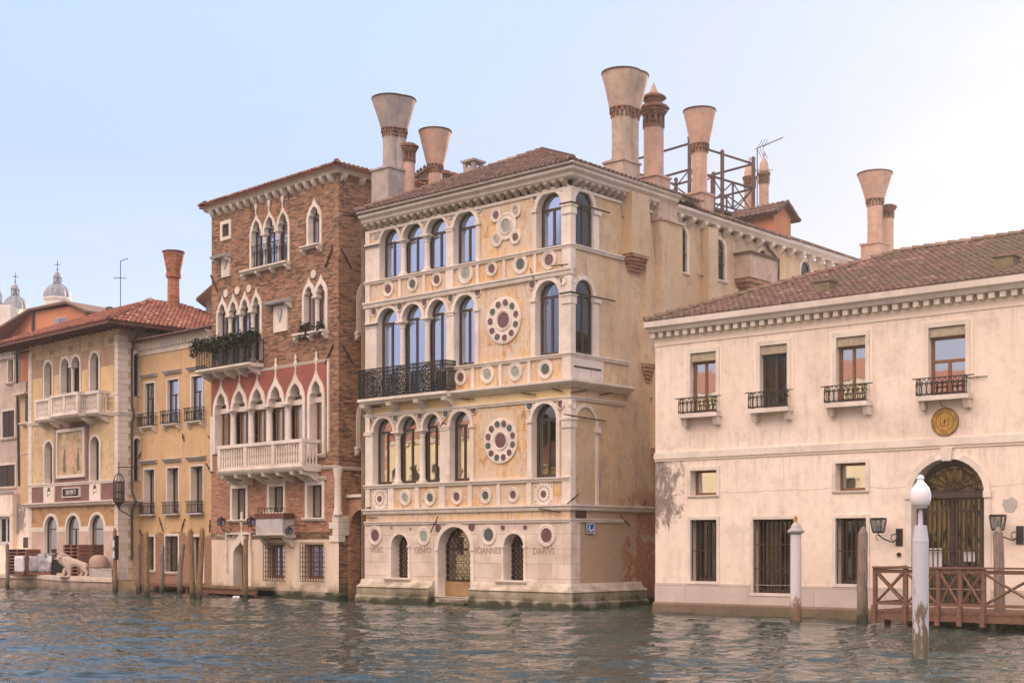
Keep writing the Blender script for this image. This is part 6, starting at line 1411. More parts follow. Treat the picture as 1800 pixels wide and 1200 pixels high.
    tiles(r, A, B, R1, R0, 'tile_moss', sp=.21, row=.34, caps=[(A, R0), (R0, R1)])
    tiles(r, (-.3, 12, z), A, R0, R0, 'tile_moss', sp=.3)
    q = MB(); q.tinted = True; q.quad3([(-.3, 12, z), R0, R1, (WW, 12, z)]).build('roof', 'tile_moss', r)
    for px in (1430, 1752):
        u = U(px); w_ = -.55; z0_ = zt + .66; m = MB(f); m.box(u - .26, u + .26, -1.0, -.5, zt, z0_ + .08); m.box(u - .31, u + .31, -1.05, -.45, z0_ + .081, z0_ + .13); m.build('roof_vent', 'mossy_vent', r)
    # plaster scar and small fittings
    u, z = f.uz(1775, 886); MB(f).plate([(u - .18, z + .14), (u - .2, z - .02), (u - .1, z - .2), (u + .1, z - .22), (u + .2, z - .06), (u + .2, z + .1), (u + .06, z + .22), (u - .06, z + .14)], [], .012, -.01).build('plaster_patch', 'grey_stone', r)
    u, z = f.uz(1581, 974); MB(f).disc(u, z, .06, -.02, .06, n=12).build('door_bell', 'iron', r)
    m = MB(f); u, z = f.uz(1655, 700, .3); m.tube([(u - .05, .36, z + .12), (u, .36, z - .1), (u + .02, .3, z - .22), (u + .12, .3, z - .23)], .015, 5); m.build('hook', 'iron', r)
    for pa in (((1700, 664), (1737, 661)),): anchor(r, f, *pa, r=.015)
M['glass_bright'] = glassm('bright_glass', .55, (.95, .97, 1), .03); M['glass_door'] = glassm('door_glass', .08, (1, .9, .8), .25)
M['mossy_vent'] = simple('mossy_vent', (.20, .16, .10), .9, sc=4)
pale_build()
# medallion
def medallion():
    f = FW; u, z = f.uz(1662, 741); P = f.world(u, 0, z); t = thing('medallion', 'round gilded seal plaque on the pale palace wall above the arched water door', 'plaque', P, math.atan2(f.d.y, f.d.x)); R_ = .39
    MB().disc(0, 0, R_, -.0, .05, n=48).build('plate', 'gold', t); m = MB(); m.ring(0, 0, R_ - .005, .05, .012, 48); m.ring(0, 0, R_ * .66, .05, .008, 40); m.build('engraved_ring', 'gold_dark', t)
    m = MB(); m.box(-.13, -.12, .05, .058, -.12, .13); m.box(.11, .12, .05, .058, -.12, .13); m.box(-.13, .12, .05, .058, -.125, -.115); m.box(-.01, .0, .05, .058, -.1, .1)
    m.build('emblem', 'gold_dark', t); text(t, ID, 'K', .0, .01, .1, .052, 'gold_dark', .004)
    def arc(body, a0, a1, inward=False):
        for i, ch in enumerate(body):
            if ch == ' ': continue
            a = a0 + (a1 - a0) * i / (len(body) - 1); rr = R_ * .83; text(t, ID, ch, rr * math.cos(a), rr * math.sin(a), .085, .052, 'gold_dark', .004, rot=a - PI / 2 if not inward else a + PI / 2)
    arc('WAKE FOREST', R(205), R(98)); arc('UNIVERSITY', R(74), R(-42)); arc('1834', R(-103), R(-77), True)
medallion()
# wall lanterns
def lantern(name, label, f, px, py, rad, h, reach, drop, kind):
    u, z = f.uz(px, py, reach); t = thing(name, label, 'lantern', f.world(u, reach, z), math.atan2(f.d.y, f.d.x), 'iron wall lanterns'); m = MB()
    s0 = rad * .72
    for a in range(4):
        c, s_ = math.cos(PI / 4 + a * PI / 2), math.sin(PI / 4 + a * PI / 2); q = 1.41
        m.tube([(s0 * c * q, s0 * s_ * q, -h / 2), (rad * c * q, rad * s_ * q, h / 2)], .018, 5)
    for zz, rr in ((-h / 2, s0), (h / 2, rad)): 
        m.box(-rr, rr, -rr - .01, -rr + .01, zz - .014, zz + .014); m.box(-rr, rr, rr - .01, rr + .01, zz - .014, zz + .014); m.box(-rr - .01, -rr + .01, -rr, rr, zz - .014, zz + .014); m.box(rr - .01, rr + .01, -rr, rr, zz - .014, zz + .014)
    if kind == 'box': m.box(-rad, rad, -rad, rad, h / 2 + .015, h / 2 + .05); m.box(-s0, s0, -s0, s0, -h / 2 - .05, -h / 2 - .015)
    else: m.lathe((0, 0, h / 2 + .015), [(rad * 1.6, 0), (rad * .7, h * .3), (rad * .3, h * .38), (rad * .25, h * .5), (.01, h * .6)], 4, a0=PI / 4)
    m.build('cage', 'iron', t); MB().lathe((0, 0, -h / 2 + .02), [(s0 * 1.3, 0), (rad * 1.3, h - .04)], 4, a0=PI / 4, cap=False).build('pane', 'lamp_pane', t)
    MB().lathe((0, 0, -h / 2), [(.03, 0), (.035, h * .5), (.01, h * .6)], 8).build('bulb', 'white', t)
    m = MB(); w = -reach
    if kind == 'box':
        m.tube([(0, 0, -h / 2 - .05), (0, 0, -h / 2 - .1), (.12, -.1, -h / 2 - .22), (.3, w * .7, -h / 2 - .32), (.4, w + .03, -h / 2 - .2)], .02, 6); m.tube([(.0 + .08 * math.cos(k * .8), 0, -h / 2 - .17 + .08 * math.sin(k * .8)) for k in range(7)], .012, 4); m.box(.34, .54, w, w + .03, -h / 2 - .42, -h / 2 + .08)
        m.ring(.36, -h / 2 - .18, .1, w * .6, .015, 12)
    elif kind == 'stem': m.tube([(0, 0, -h / 2), (0, -.05, -h / 2 - .15), (.1, w, -h / 2 - .35)], .02, 6); m.tube([(.1, w + .02, -h / 2 - .5), (.1, w + .02, -h / 2 - .1)], .025, 6)
    else: m.tube([(0, 0, h * .9), (.0, -.02, h * 1.1), (.35, -.1, h * 1.25), (.6, w, h * 1.15)], .02, 6)
    m.build('bracket', 'iron', t)
lantern('wall_lantern', 'square black lantern on pale wall left of the arched water door', FW, 1544, 923, .17, .34, .45, 0, 'box')
lantern('wall_lantern', 'square black lantern on pale wall right of the arched water door', FW, 1754, 918, .17, .34, .45, 0, 'box')
lantern('wall_lantern', 'black lantern on brick left of the ogee water door', FB, 389, 918.5, .13, .26, .45, 0, 'stem')
lantern('wall_lantern', 'black lantern on brick between ogee door and stone window box', FB, 441.5, 918, .13, .26, .45, 0, 'stem')
lantern('wall_lantern', 'small lantern hanging from a curved arm right of the stone window box', FB, 508, 933.5, .1, .2, .5, 0, 'hang')
def great_lantern():
    f = FS; u, z = f.uz(200.5, 864, 1.0); t = thing('cage_lantern', 'tall rusty cage lantern hung at the corner of the mosaic palace', 'lantern', f.world(u, .75, z), math.atan2(f.d.y, f.d.x)); m = MB(); r, h = .25, .95
    for k in range(12): a = PI * k / 6; m.tube([(r * math.cos(a), r * math.sin(a), -h / 2), (r * math.cos(a), r * math.sin(a), h / 2)], .018, 4)
    for k in range(8): a = PI * k / 4; m.tube([(r * math.cos(b_) * math.cos(a), r * math.cos(b_) * math.sin(a), h / 2 + .42 * math.sin(b_)) for b_ in [PI / 2 * i / 6 for i in range(7)]], .014, 4)
    for zz in (-h / 2, -h / 2 + .15, 0, h / 2): m.lathe((0, 0, zz), [(r + .02, -.03), (r + .02, .03), (r - .02, .03), (r - .02, -.03), (r + .02, -.03)], 16, cap=False)
    m.lathe((0, 0, -h / 2 - .35), [(.02, 0), (.06, .08), (.12, .22), (r, .33)], 12); m.build('cage', 'rust', t); MB().lathe((0, 0, -h / 2), [(r * .8, .05), (r * .8, h - .05)], 12).build('pane', 'glass_dark', t)
    m = MB(); m.tube([(0, 0, h / 2 + .42), (0, 0, h / 2 + .95)], .02, 5); m.tube([(-.1, 0, h / 2 + .7), (.45, 0, h / 2 + .7), (.5, -.75, h / 2 + .7)], .025, 5); m.tube([(0, 0, -h / 2 - .35), (.05, -.75, -h / 2 - .75)], .03, 5); m.build('bracket', 'rust', t)
great_lantern()
# blue landing sign on the plaster side wall
def blue_sign():
    s = FD.side(WD); u, z = s.uz(1035, 928); t = thing('blue_sign', 'small blue sign with white gondola drawing on the plaster side wall', 'sign', s.world(u, .06, z), math.atan2(s.d.y, s.d.x)); w, h = s.u(1042) - u, s.z(1035, 919.5) - z
    MB().box(-w, w, .0, .03, -h, h).build('panel', 'blue', t); MB().plate([(-w, -h), (w, -h), (w, h), (-w, h)], [[(-w + .025, -h + .025), (w - .025, -h + .025), (w - .025, h - .025), (-w + .025, h - .025)]], .036, .0).build('border', 'white', t)
    k = w / .26
    MB().plate([(-.17 * k, .02), (-.12 * k, -.03), (-.02 * k, -.05), (.1 * k, -.04), (.17 * k, .0), (.2 * k, .08), (.22 * k, .08), (.2 * k, -.03), (.1 * k, -.1), (-.08 * k, -.1), (-.16 * k, -.05)], [], .034, .02).build('gondola_mark', 'white', t)
    MB().plate([(-.12 * k, -.03), (-.1 * k, .04), (-.13 * k, .08), (-.08 * k, .12), (-.05 * k, .06), (-.05 * k, -.03)], [], .0345, .02).build('rower_mark', 'white', t)
blue_sign()

# ================================================================== ROOF TERRACE OF TIMBER (altana)
def altana():
    N, Rr, L = Vector((7.54, 58.0)), Vector((10.8, 61.1)), Vector((4.5, 61.5)); t = thing('roof_terrace', 'dark timber roof terrace of posts and crossed braces above the marble palace', 'roof terrace', (N.x, N.y, 16.6)); e1, e2 = Rr - N, L - N
    top = 19.35 - 16.6; mid = 18.15 - 16.6; low = 17.0 - 16.6; cs = [Vector((0, 0)), e1, e1 + e2, e2]
    for i in range(4):
        a, b = cs[i], cs[(i + 1) % 4]
        for k in range(2):
            p = a + (b - a) * k / 2; hh = top + .12 if k == 0 else top * (.99 if i in (0,) else .97); m = MB(); m.box(p.x - .075, p.x + .075, -p.y - .075, -p.y + .075, -1.5, hh); m.lathe((p.x, -p.y, hh), [(.1, 0), (.1, .05), (.03, .12)], 8); m.build('post', 'timber', t)
        P = lambda q, z: (q.x, -q.y, z)
        for z in (top - .1, mid, low): MB().tube([P(a, z), P(b, z)], .055 if z > low else .045, 4).build('rail', 'timber', t)
        for k in range(3):
            p, q = a + (b - a) * k / 3, a + (b - a) * (k + 1) / 3; MB().tube([P(p, low), P(q, mid)], .035, 4).build('brace', 'timber', t); MB().tube([P(p, mid - .01), P(q, low - .01)], .035, 4).build('brace', 'timber', t)
            if k: MB().tube([P(p, low), P(p, mid)], .05, 5).build('baluster_post', 'timber', t)
    c = [cs[i] for i in range(4)]; m = MB(); k = len(m.v); m.v += [Vector((p.x, p.y, .25)) for p in c] + [Vector((p.x, p.y, .13)) for p in c]; m.face(k, k + 1, k + 2, k + 3); m.face(k + 7, k + 6, k + 5, k + 4)
    for i in range(4): m.face(k + i, k + 4 + i, k + 4 + (i + 1) % 4, k + (i + 1) % 4)
    m.build('deck', 'timber', t)
altana()
def antenna(name, label, px, Y, z0, py, kind):
    k = Y / FPX; X = (px - CX) * k; z = CAMH + (HY - py) * k; t = thing(name, label, 'antenna', (X, Y, z0)); h = z - z0; m = MB(); m.tube([(0, 0, 0), (0, 0, h)], .022, 5); m.build('mast', 'iron', t); m = MB()
    if kind == 'yagi':
        e = (37 * k, 1.0, 8 * k * 1.0); m.tube([(-.1, 0, h), (e[0], e[1], h + e[2])], .018, 4)
        for i in range(12): q = .25 + .75 * i / 11; m.tube([(e[0] * q, e[1] * q - .12, h + e[2] * q), (e[0] * q, e[1] * q + .12, h + e[2] * q)], .012, 3)
        for sx in (-1, 1):
            for j in range(3): m.tube([(.0 + .12 * j, 0, h), (.12 * j + .22, 0, h + sx * .42)], .012, 3)
        m.tube([(-.2, .3, h - 1.05), (.75, -.3, h - .85)], .014, 4)
        for i in range(6): m.tube([(-.1 + .14 * i, .15 - .1 * i, h - 1.1 + .03 * i), (-.1 + .14 * i, .15 - .1 * i, h - .9 + .03 * i)], .01, 3)
    else:
        m.tube([(0, 0, h), (16 * k, .3, h + 3 * k)], .022, 4); m.tube([(-10 * k, .3, h - 31 * k), (8 * k, -.3, h - 28 * k)], .014, 4)
        for i in range(5): m.tube([((-10 + 4 * i) * k, .1, h - 32 * k), ((-8 + 4 * i) * k, -.1, h - 28.5 * k)], .01, 3)
    m.build('aerial', 'iron', t)
antenna('tv_antenna', 'television antenna on thin mast beside the roof terrace', 1331, 60, 15.5, 262, 'yagi')
antenna('tv_antenna', 'thin mast antenna rising behind the red roof of the mosaic palace', 212, 76, 12.5, 459, 'mast')

# ================================================================== POLES, LAMP, LANDING STAGE
def pole(label, px0, py0, px1, Y, r, mat='pole', group='weathered mooring poles', name='mooring_pole', bend=0):
    k = Y / FPX; x0, x1 = (px1 - CX) * k, (px0 - CX) * k; z1 = CAMH + (HY - py0) * k; t = thing(name, label, 'pole', (x0, Y, 0), 0, group); d = x1 - x0; rnd = random.Random(int(px0)); n = 9; pts = []
    for i in range(n + 1):
        q = i / n; pts.append((d * q + bend * math.sin(PI * q) + rnd.uniform(-.012, .012), rnd.uniform(-.012, .012), -.8 + (z1 + .8) * q))
    m = MB(); m.tube(pts, r * 1.08, 12, r * .88); e = pts[-1]; m.tube([e, (e[0] + .01, e[1], e[2] + r * .7), (e[0] + .01, e[1], e[2] + r * 1.1)], r * .8, 10, r * .25); m.build('shaft', mat, t, angle=60)
    return t, z1, d
pole('short dark mooring pole at the left edge before the stone quay', 13, 958, 13.5, 69.5, .1)
t, z1, d = pole('two-tone mooring pole with white marks, at the mosaic palace corner', 202, 932, 203.5, 62.5, .1, 'pole_warm')
MB().lathe((.02, 0, 1.55), [(.115, 0), (.112, 1.1)], 12).build('sleeve', 'iron', t)
for i, z in enumerate((1.62, 2.12)): MB().box(-.1, -.03, .09, .125, z, z + .32).build('mark', 'white', t)
pole('grey crooked pole left of the barred ochre house window', 242, 959, 242, 63, .11, bend=.05)
pole('tall brown pole before the leftmost ochre house window', 257.5, 938, 258.5, 57.6, .12, 'pole_warm')
pole('grey pole standing before the middle ochre house window', 285.5, 960, 284.5, 62, .11)
pole('bent grey pole between middle window and door of the ochre house', 321, 957, 318.5, 60, .12, bend=-.1)
pole('brown pole leaning left, left one of the crossing pair', 335, 933, 340, 56, .12, 'pole_warm')
pole('brown pole leaning right, right one of the crossing pair', 355, 932, 348.5, 55, .12, 'pole_warm')
pole('straight brown pole before the ogee door of the brick palace', 432, 947, 431, 54.5, .11, 'pole_warm')
pole('thick weathered pole left of the timber landing stage', 1517, 936, 1515, 38.4, .155)
pole('thick weathered pole in front of the right black lantern', 1754, 936, 1760, 36.2, .15)
def paint_pole():
    Y = 39.8; k = Y / FPX; t = thing('painted_mooring_pole', 'white painted mooring pole with turned cap and gilt finial', 'pole', ((1399 - CX) * k, Y, 0)); z1 = CAMH + (HY - 937) * k
    MB().lathe((0, 0, -.8), [(.17, 0), (.155, .8 + z1)], 20).build('shaft', 'paint_pole', t); c = MB().lathe((0, 0, z1), [(.16, -.02), (.24, .03), (.25, .08), (.19, .12), (.15, .16), (.14, .22), (.09, .28), (.05, .32)], 20).build('cap', 'grey_stone', t); MB().ball((0, 0, z1 + .37), .05).lathe((0, 0, z1 + .4), [(.03, 0), (.05, .06), (.01, .14)], 10).build('finial', 'gold', c)
paint_pole()
def lamp_post():
    Y = 26.3; k = Y / FPX; t = thing('canal_lamp', 'grey painted pile standing in the canal with a white onion globe lamp', 'lamp', ((1618 - CX) * k, Y, 0)); z = lambda py: CAMH + (HY - py) * k
    MB().lathe((0, 0, -.9), [(.155, 0), (.15, .9 + z(952))], 24).build('pile', 'lamp_paint', t); MB().lathe((0, 0, z(952)), [(.152, 0), (.152, .02), (.15, .03), (.115, z(923) - z(952)), (.03, z(922.5) - z(952))], 24).build('pile_cap', 'lamp_paint', t)
    m = MB(); m.lathe((-.0, 0, z(925)), [(.05, 0), (.036, z(893) - z(925))], 12); m.build('stem', 'lamp_paint', t); m = MB(); m.lathe((0, 0, z(893)), [(.12, 0), (.13, .02), (.12, .04)], 16); m.build('lamp_foot', 'grey_stone', t)
    MB().lathe((0, 0, z(890.5)), [(.12, 0), (.17, .05), (.195, .14), (.20, .22), (.185, .31), (.15, .38), (.125, .40), (.125, .42), (.09, .45), (.065, .50), (.06, .53), (.075, .55), (.07, .57), (.045, .60), (.03, .62)], 28).build('globe', 'lamp_glass', t, angle=50)
lamp_post()
def stage():
    f = FW; u0 = f.u(1535, 2.6); u1 = 13.3 + 3; t = thing('landing_stage', 'brown timber landing stage with crossed railings before the arched water door', 'landing stage', f.world(0, 0, 0), math.atan2(f.d.y, f.d.x)); w1 = 2.6; z0 = f.z(1560, 1066, w1); z1 = f.z(1560, 998, w1); MBf = lambda: MB()
    m = MB(); k = 0; u = u0
    while u < u1: m.box(u, u + .135, .02, w1, z0 - .14, z0 - .09); u += .145
    m.build('deck', 'wood', t)
    for w in (.3, w1 - .1): MB().box(u0, u1, w - .08, w + .08, z0 - .34, z0 - .141).build('beam', 'wood', t)
    def X(a, b, w, nm='railing'):
        o = MB().box(a - .05, a + .05, w - .05, w + .05, z0 - .1, z1).build('post', 'wood', t)
        MB().box(a + .051, b - .051, w - .035, w + .035, z0 + .06, z0 + .14).build('rail', 'wood', o); MB().box(a + .051, b - .051, w - .028, w + .028, z1 - .13, z1 - .03).build('rail', 'wood', o)
        MB().tube([(a + .06, w, z0 + .15), (b - .06, w, z1 - .13)], .038, 4).build('brace', 'wood', o); MB().tube([(a + .06, w + .03, z1 - .13), (b - .06, w + .03, z0 + .15)], .038, 4).build('brace', 'wood', o)
    us = [f.u(p, w1) for p in (1537, 1591, 1648, 1687, 1728)] + []
    us = [us[0], us[1], us[2], us[3], us[4], us[4] + 1.45, us[4] + 2.9]
    for a, b in zip(us, us[1:]): X(a, b, w1 - .05)
    MB().box(us[0] - .05, us[-1], w1 - .12, w1 + .04, z1 + .001, z1 + .05).build('handrail', 'wood', t)
    # return railing to the wall
    m = MB(); m.box(us[0] - .05, us[0] + .05, .6, .7, z0, z1 + .05); m.box(us[0] - .035, us[0] + .035, .7, w1 - .12, z1 - .04, z1 + .04); m.box(us[0] - .03, us[0] + .03, .7, w1 - .12, z0 + .06, z0 + .14)
    m.tube([(us[0], .7, z0 + .1), (us[0], w1 - .1, z1 - .05)], .038, 4); m.tube([(us[0] + .02, .7, z1 - .05), (us[0] + .02, w1 - .1, z0 + .1)], .038, 4); m.build('side_railing', 'wood', t)
    for i, a in enumerate(us): MB().box(a - .06, a + .06, w1 - .02, w1 + .08, z0 - .45, z0 + .05).build('bracket', 'wood', t)
    for i, a in enumerate((u0 + .3, u0 + 1.6, u0 + 3.2, u0 + 4.6, u0 + 6)):
        for w in (.6, w1 - .25): MB().tube([(a, w, -.8), (a, w, z0 - .2)], .09, 8).build('pile', 'pole', t)
stage()

# ================================================================== STONE QUAY AND WHAT STANDS ON IT
QZ = .66
def quay():
    P = [gp(-120, 75.5), gp(66, 72), gp(80, 70), gp(108, 67.3), gp(198, 64.7), gp(205, 66.6), gp(206, 80), gp(-120, 92)]
    t = thing('stone_quay', 'low stone quay with mossy front wall before the mosaic palace', 'quay', (0, 0, 0)); m = MB()
    k = len(m.v); n = len(P); m.v += [Vector((x, y, -.6)) for x, y in P] + [Vector((x, y, QZ - .2)) for x, y in P]; m.face(*range(k + n, k + 2 * n))
    for i in range(n): m.face(k + i, k + (i + 1) % n, k + n + (i + 1) % n, k + n + i)
    m.build('quay_wall', 'quay', t); c = Vector((gp(100, 80)[0], 80)); m = MB(); k = 0
    Q = [(x + (0 if i > 4 else 0), y - (.08 if i < 5 else 0)) for i, (x, y) in enumerate(P)]; m.v += [Vector((x, y, QZ - .199)) for x, y in Q] + [Vector((x, y, QZ)) for x, y in Q]; m.face(*range(n, 2 * n)); m.face(*range(n - 1, -1, -1))
    for i in range(n): m.face(i, (i + 1) % n, n + (i + 1) % n, n + i)
    m.build('coping', 'istria_blocks', t)
M['quay'] = stone('quay_stone', (.42, .33, .27), (.32, .24, .19), (.16, .12, .09), wetz=.15, blocks=(1.3, .4))
quay()
def pallet_stack(label, px0, px1, py, Y, n_):
    k = Y / FPX; w = (px1 - px0) * k / 2; t = thing('pallet_stack', label, 'pallets', (((px0 + px1) / 2 - CX) * k, Y, QZ), R(-40), 'stacks of wooden pallets'); h = (CAMH + (HY - py) * k - QZ) / n_; cols = max(1, round(2 * w / 1.15)); w = w * 1.2
    for c in range(cols):
        a = -w + 2 * w * c / cols + .015; b = -w + 2 * w * (c + 1) / cols - .015
        for i in range(n_):
            z = h * i; m = MB(); m.box(a, b, -.45, .45, z + h * .8, z + h * .97)
            for q in range(3): u = a + (b - a - .12) * q / 2; m.box(u, u + .12, -.45, .45, z + h * .14, z + h * .799)
            m.box(a, b, .36, .45, z + .0, z + h * .139); m.build('pallet', 'pallet', t)
pallet_stack('stack of brown wooden pallets at the left end of the quay', 17, 70, 964.5, 72.6, 8)
pallet_stack('taller stack of wooden pallets behind the stone lion', 118, 159, 956.5, 68.9, 9)
def bundle(label, px0, px1, py, Y, mat, bump_=.1):
    k = Y / FPX; w = (px1 - px0) * k / 2; h = CAMH + (HY - py) * k - QZ - .14; t = thing('wrapped_bundle', label, 'bundle', (((px0 + px1) / 2 - CX) * k, Y, QZ), 0, 'wrapped goods on the quay'); rnd = random.Random(int(px0)); bm = bmesh.new(); bmesh.ops.create_cube(bm, size=1); bmesh.ops.subdivide_edges(bm, edges=bm.edges[:], cuts=6, use_grid_fill=True)
    for v in bm.verts: v.co = Vector((v.co.x * 2 * w, v.co.y * .9, (v.co.z + .5) * h + .14)) + Vector([rnd.gauss(0, bump_ * .25) for _ in range(3)]) * .8
    me = bpy.data.meshes.new('wrapped_load'); bm.to_mesh(me); bm.free(); me.polygons.foreach_set('use_smooth', [True] * len(me.polygons)); me.materials.append(M[mat]); o = bpy.data.objects.new('wrapped_load', me); COL.objects.link(o); o.parent = t
    MB().box(-w, w, -.45, .45, 0, .13).build('pallet', 'pallet', t)
bundle('white wrapped bundle on a pallet at left before the pallet stack', 31, 47, 977, 72, 'white', .06)
bundle('grey plastic wrapped load right of the white bundle', 47.5, 71, 977, 72.2, 'plastic', .12)
bundle('dark violet plastic wrapped load left of the stone lion', 71, 94, 974, 71.6, 'plastic', .2)
def crate_group():
    Y = 69.5; k = Y / FPX
    t = thing('stone_ball', 'rough rounded stone boulder on a block pedestal right of the lion', 'boulder', ((174 - CX) * 66.9 / FPX, 66.9, QZ)); rnd = random.Random(2)
    MB().box(-.36, .36, -.35, .35, 0, .44).build('pedestal', 'grey_stone', t); MB().lathe((0, 0, .44), [(.40, 0), (.45, .06), (.46, .22), (.43, .4), (.34, .54), (.2, .62), (.05, .64)], 20, rib=.06, ribn=3).build('boulder', stone('rough_boulder', (.40, .28, .22), (.28, .21, .18), (.18, .14, .12)), t)
    t = thing('stone_block', 'grey square stone block between boulder and striped pole', 'block', ((191 - CX) * 66.2 / FPX, 66.2, QZ)); MB().box(-.22, .22, -.25, .25, 0, .36).box(-.25, .25, -.28, .28, .361, .42).build('block', 'grey_stone', t)
    t = thing('hand_cart', 'dark metal cart with pale round disc behind the head of the lion', 'cart', ((106 - CX) * 69.2 / FPX, 69.2, QZ)); MB().box(-.3, .35, -.3, .3, .15, .85).build('cart_body', 'iron', t); MB().box(-.28, .33, -.28, .28, .851, 1.0).build('load', 'pallet', t); m = MB(); m.tube([(-.35, .3, .2), (-.3, .3, 1.0), (-.1, .3, 1.12), (.5, .3, 1.12)], .025, 6); m.build('handle', 'iron', t); MB().disc(-.42, .85, .16, .2, .3, n=18).build('round_disc', 'white', t)  # cart with a plain white disc beside it
    for u in (-.2, .25): MB().lathe((u, .2, .0), [(.02, .02), (.03, .1)], 6).build('leg', 'iron', t)
crate_group()
def lion():
    Y = 67.0; k = Y / FPX; t = thing('lion_statue', 'pale stone statue of a walking lion on the quay', 'statue', ((128 - CX) * k, Y, QZ)); me = bpy.data.meshes.new('lion'); bm = bmesh.new(); lay = bm.verts.layers.skin.verify()
    def V(x, y, z, r, r2=None): v = bm.verts.new((x, y, z)); v[lay].radius = (r, r2 or r); return v
    def ch(a, *L):
        for p in L: b = V(*p); bm.edges.new((a, b)); a = b
        return a
    pel = V(.50, 0, .66, .19, .2); pel[lay].use_root = True
    b1 = ch(pel, (.28, 0, .66, .19, .20)); b2 = ch(b1, (.02, 0, .68, .21, .23)); sh = ch(b2, (-.22, 0, .72, .24, .26)); 
    nk = ch(sh, (-.42, 0, .84, .25, .26)); hd = ch(nk, (-.60, 0, .93, .19, .19)); ch(hd, (-.72, 0, .88, .12, .11), (-.80, 0, .85, .09, .09))
    ch(sh, (-.28, .13, .50, .15), (-.42, .14, .34, .11), (-.50, .14, .2, .095), (-.50, .14, .07, .09), (-.60, .14, .05, .08))     # front leg stepping
    ch(sh, (-.20, -.13, .48, .15), (-.14, -.14, .3, .11), (-.12, -.14, .14, .09), (-.13, -.14, .07, .09), (-.24, -.14, .05, .08))
    ch(pel, (.48, .14, .46, .16), (.36, .15, .32, .12), (.44, .15, .2, .085), (.36, .15, .07, .08), (.26, .15, .05, .08))
    ch(pel, (.58, -.12, .48, .17), (.62, -.13, .32, .12), (.74, -.13, .22, .085), (.70, -.13, .07, .08), (.60, -.13, .05, .08))
    ch(pel, (.68, 0, .62, .06), (.76, .02, .45, .035), (.78, .04, .25, .03), (.82, .04, .12, .045))
    bm.to_mesh(me); bm.free(); o = bpy.data.objects.new('body', me); COL.objects.link(o); o.parent = t; o.modifiers.new('skin', 'SKIN').use_smooth_shade = True; m = o.modifiers.new('sub', 'SUBSURF'); m.levels = 2; m.render_levels = 2; me.materials.append(M['grey_lion'])
    m = MB(); rnd = random.Random(1)
    for i in range(90):
        a = rnd.uniform(0, 2 * PI); q = rnd.uniform(0, 1); x = -.62 + .42 * q; rr = .24 + .06 * math.sin(q * PI); z = .90 - .14 * q + rr * math.sin(a); y = rr * math.cos(a) * .85; m.ball((x, y, z), rnd.uniform(.03, .05), 6, 4)
    for s_ in (-1, 1): m.ball((-.60, .13 * s_, 1.1), .05, 6, 4); m.ball((-.74, .06 * s_, .95), .022, 6, 4)
    m.ball((-.86, 0, .87), .035, 6, 4); m.build('mane', 'grey_lion', o); MB().box(-.75, .95, -.28, .28, -.0, .03).build('plinth', 'istria', t)
M['grey_lion'] = stone('lion_stone', (.60, .50, .42), (.48, .39, .33), (.26, .21, .18))
lion()
def buoy():
    Y = 55.5; k = Y / FPX; t = thing('mooring_buoy', 'small white float lying by the landing at the brick palace', 'buoy', ((415.5 - CX) * k, Y, .03)); MB().ball((-.07, 0, .04), .09, 12, 8).ball((.07, 0, .04), .09, 12, 8).build('float', 'white', t)
buoy()

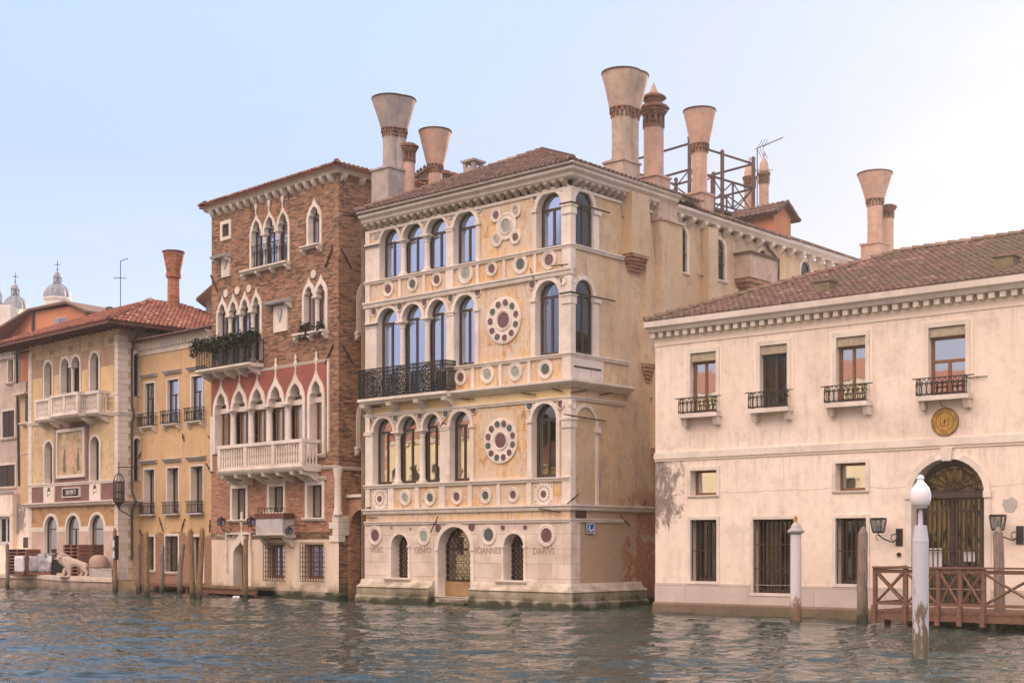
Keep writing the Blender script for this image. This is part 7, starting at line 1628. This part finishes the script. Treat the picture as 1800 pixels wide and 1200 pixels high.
# ================================================================== OPPOSITE BANK (behind the camera: seen in the window panes, lights the shade)
def opposite():
    d = Vector((-.745, .668)); nn = Vector((.668, .745)); base = Vector((-34.7, 5.5)); rnd = random.Random(11)
    kinds = (('plaster_yellow2', 'tile_red'), ('plaster_cream2', 'tile'), ('plaster_orange', 'tile'), ('plaster_yellow2', 'tile_red'), ('plaster_cream2', 'tile'))
    labs = ('long yellow house with red tiled roof on the opposite bank, nearest upstream', 'cream house with tall windows on the opposite bank', 'orange house on the opposite bank', 'second yellow house on the opposite bank', 'large cream palace on the opposite bank', 'low yellow boathouse on the opposite bank', 'pale corner house on the opposite bank', 'tall ochre house farthest down the opposite bank')
    s = -62.0
    for i, lab in enumerate(labs):
        w = rnd.uniform(15, 22); h = (11.5, 13, 10.5, 12.5, 14, 9, 12, 13)[i]; P = base + d * (s + w); f = Frame(P, -d); f = Frame(base + d * s, d)
        # facing the canal: normal towards the palaces
        O = base + d * s; f = Frame(O, d) if Frame(O, d).n.dot(nn) > 0 else Frame(base + d * (s + w), -d)
        t = building('far_bank_house', lab, f, 'house'); mat, rf = kinds[i % 5]; H = []
        for fl in range(3):
            k = int(w / 2.6)
            for j in range(k): u = w * (j + .5) / k; z = 1.2 + fl * (h - 2) / 3; H.append([(u - .5, z), (u + .5, z), (u + .5, z + 1.9), (u - .5, z + 1.9)])
        MB(f).plate([(0, -.5), (w, -.5), (w, h), (0, h)], H, 0, -.4).build('wall', mat, t); MB(f).box(0, w, -10, -.5, -.5, h - .1).build('rear_wall', 'frame', t)
        MB(f).box(-.2, w - .02, -.2, .35, h + .001, h + .3).build('cornice', 'istria', t); m = MB(); m.tinted = True; m.quad3([(-.2, -.5, h + .3), (w, -.5, h + .3), (w, 5, h + 2.6), (-.2, 5, h + 2.6)]); m.quad3([(-.2, 10, h + .3), (w, 10, h + .3), (w, 5, h + 2.6), (-.2, 5, h + 2.6)]); m.build('roof', rf, t); s += w + .05
M['plaster_yellow2'] = plaster('sunny_yellow', (.78, .56, .24), (.70, .48, .2), (.5, .36, .2)); M['plaster_cream2'] = plaster('sunny_cream', (.78, .66, .46), (.7, .56, .38), (.5, .4, .3))
opposite()
def end_house():
    f = fr(-520, 106, -92, 82.7); t = building('plain_house', 'plain ochre three storey house beyond the grey house, past the left edge', f, 'house'); H = []
    for fl in range(3):
        for j in range(7): u = f.W * (j + .5) / 7; z = 1.6 + 3.3 * fl; H.append([(u - .5, z), (u + .5, z), (u + .5, z + 1.8), (u - .5, z + 1.8)])
    wallfront(t, f, 0, f.W, -.6, 11.5, H, 'plaster_yellow'); shell(t, f, f.W, 10, -.6, 11.4, 'plaster_grey', name='rear_wall')
    for h in H: window(t, f, h[0][0], h[1][0], h[0][1], h[2][1], depth=.2, gm='glass_dark'); sill(t, f, h[0][0] - .1, h[1][0] + .1, h[0][1], .1, .1)
    tiles(t, (-.3, -.5, 11.5), (f.W, -.5, 11.5), (f.W, 5, 13.4), (-.3, 5, 13.4), 'tile_brown', sp=.4)
end_house()
# ================================================================== AIR
def air():
    m = MB(); me = m.box(-760, 760, -300, 760, -1.9, 46).build('haze', 'white'); me['kind'] = 'stuff'; me.data.materials.clear()
    k = bpy.data.materials.new('haze_air'); k.use_nodes = True; t = k.node_tree; t.nodes.clear(); o = t.nodes.new('ShaderNodeOutputMaterial'); v = t.nodes.new('ShaderNodeVolumePrincipled')
    v.inputs['Color'].default_value = (1, .94, .86, 1); v.inputs['Density'].default_value = .00055; v.inputs['Anisotropy'].default_value = .62; t.links.new(v.outputs[0], o.inputs['Volume']); me.data.materials.append(k)
air()
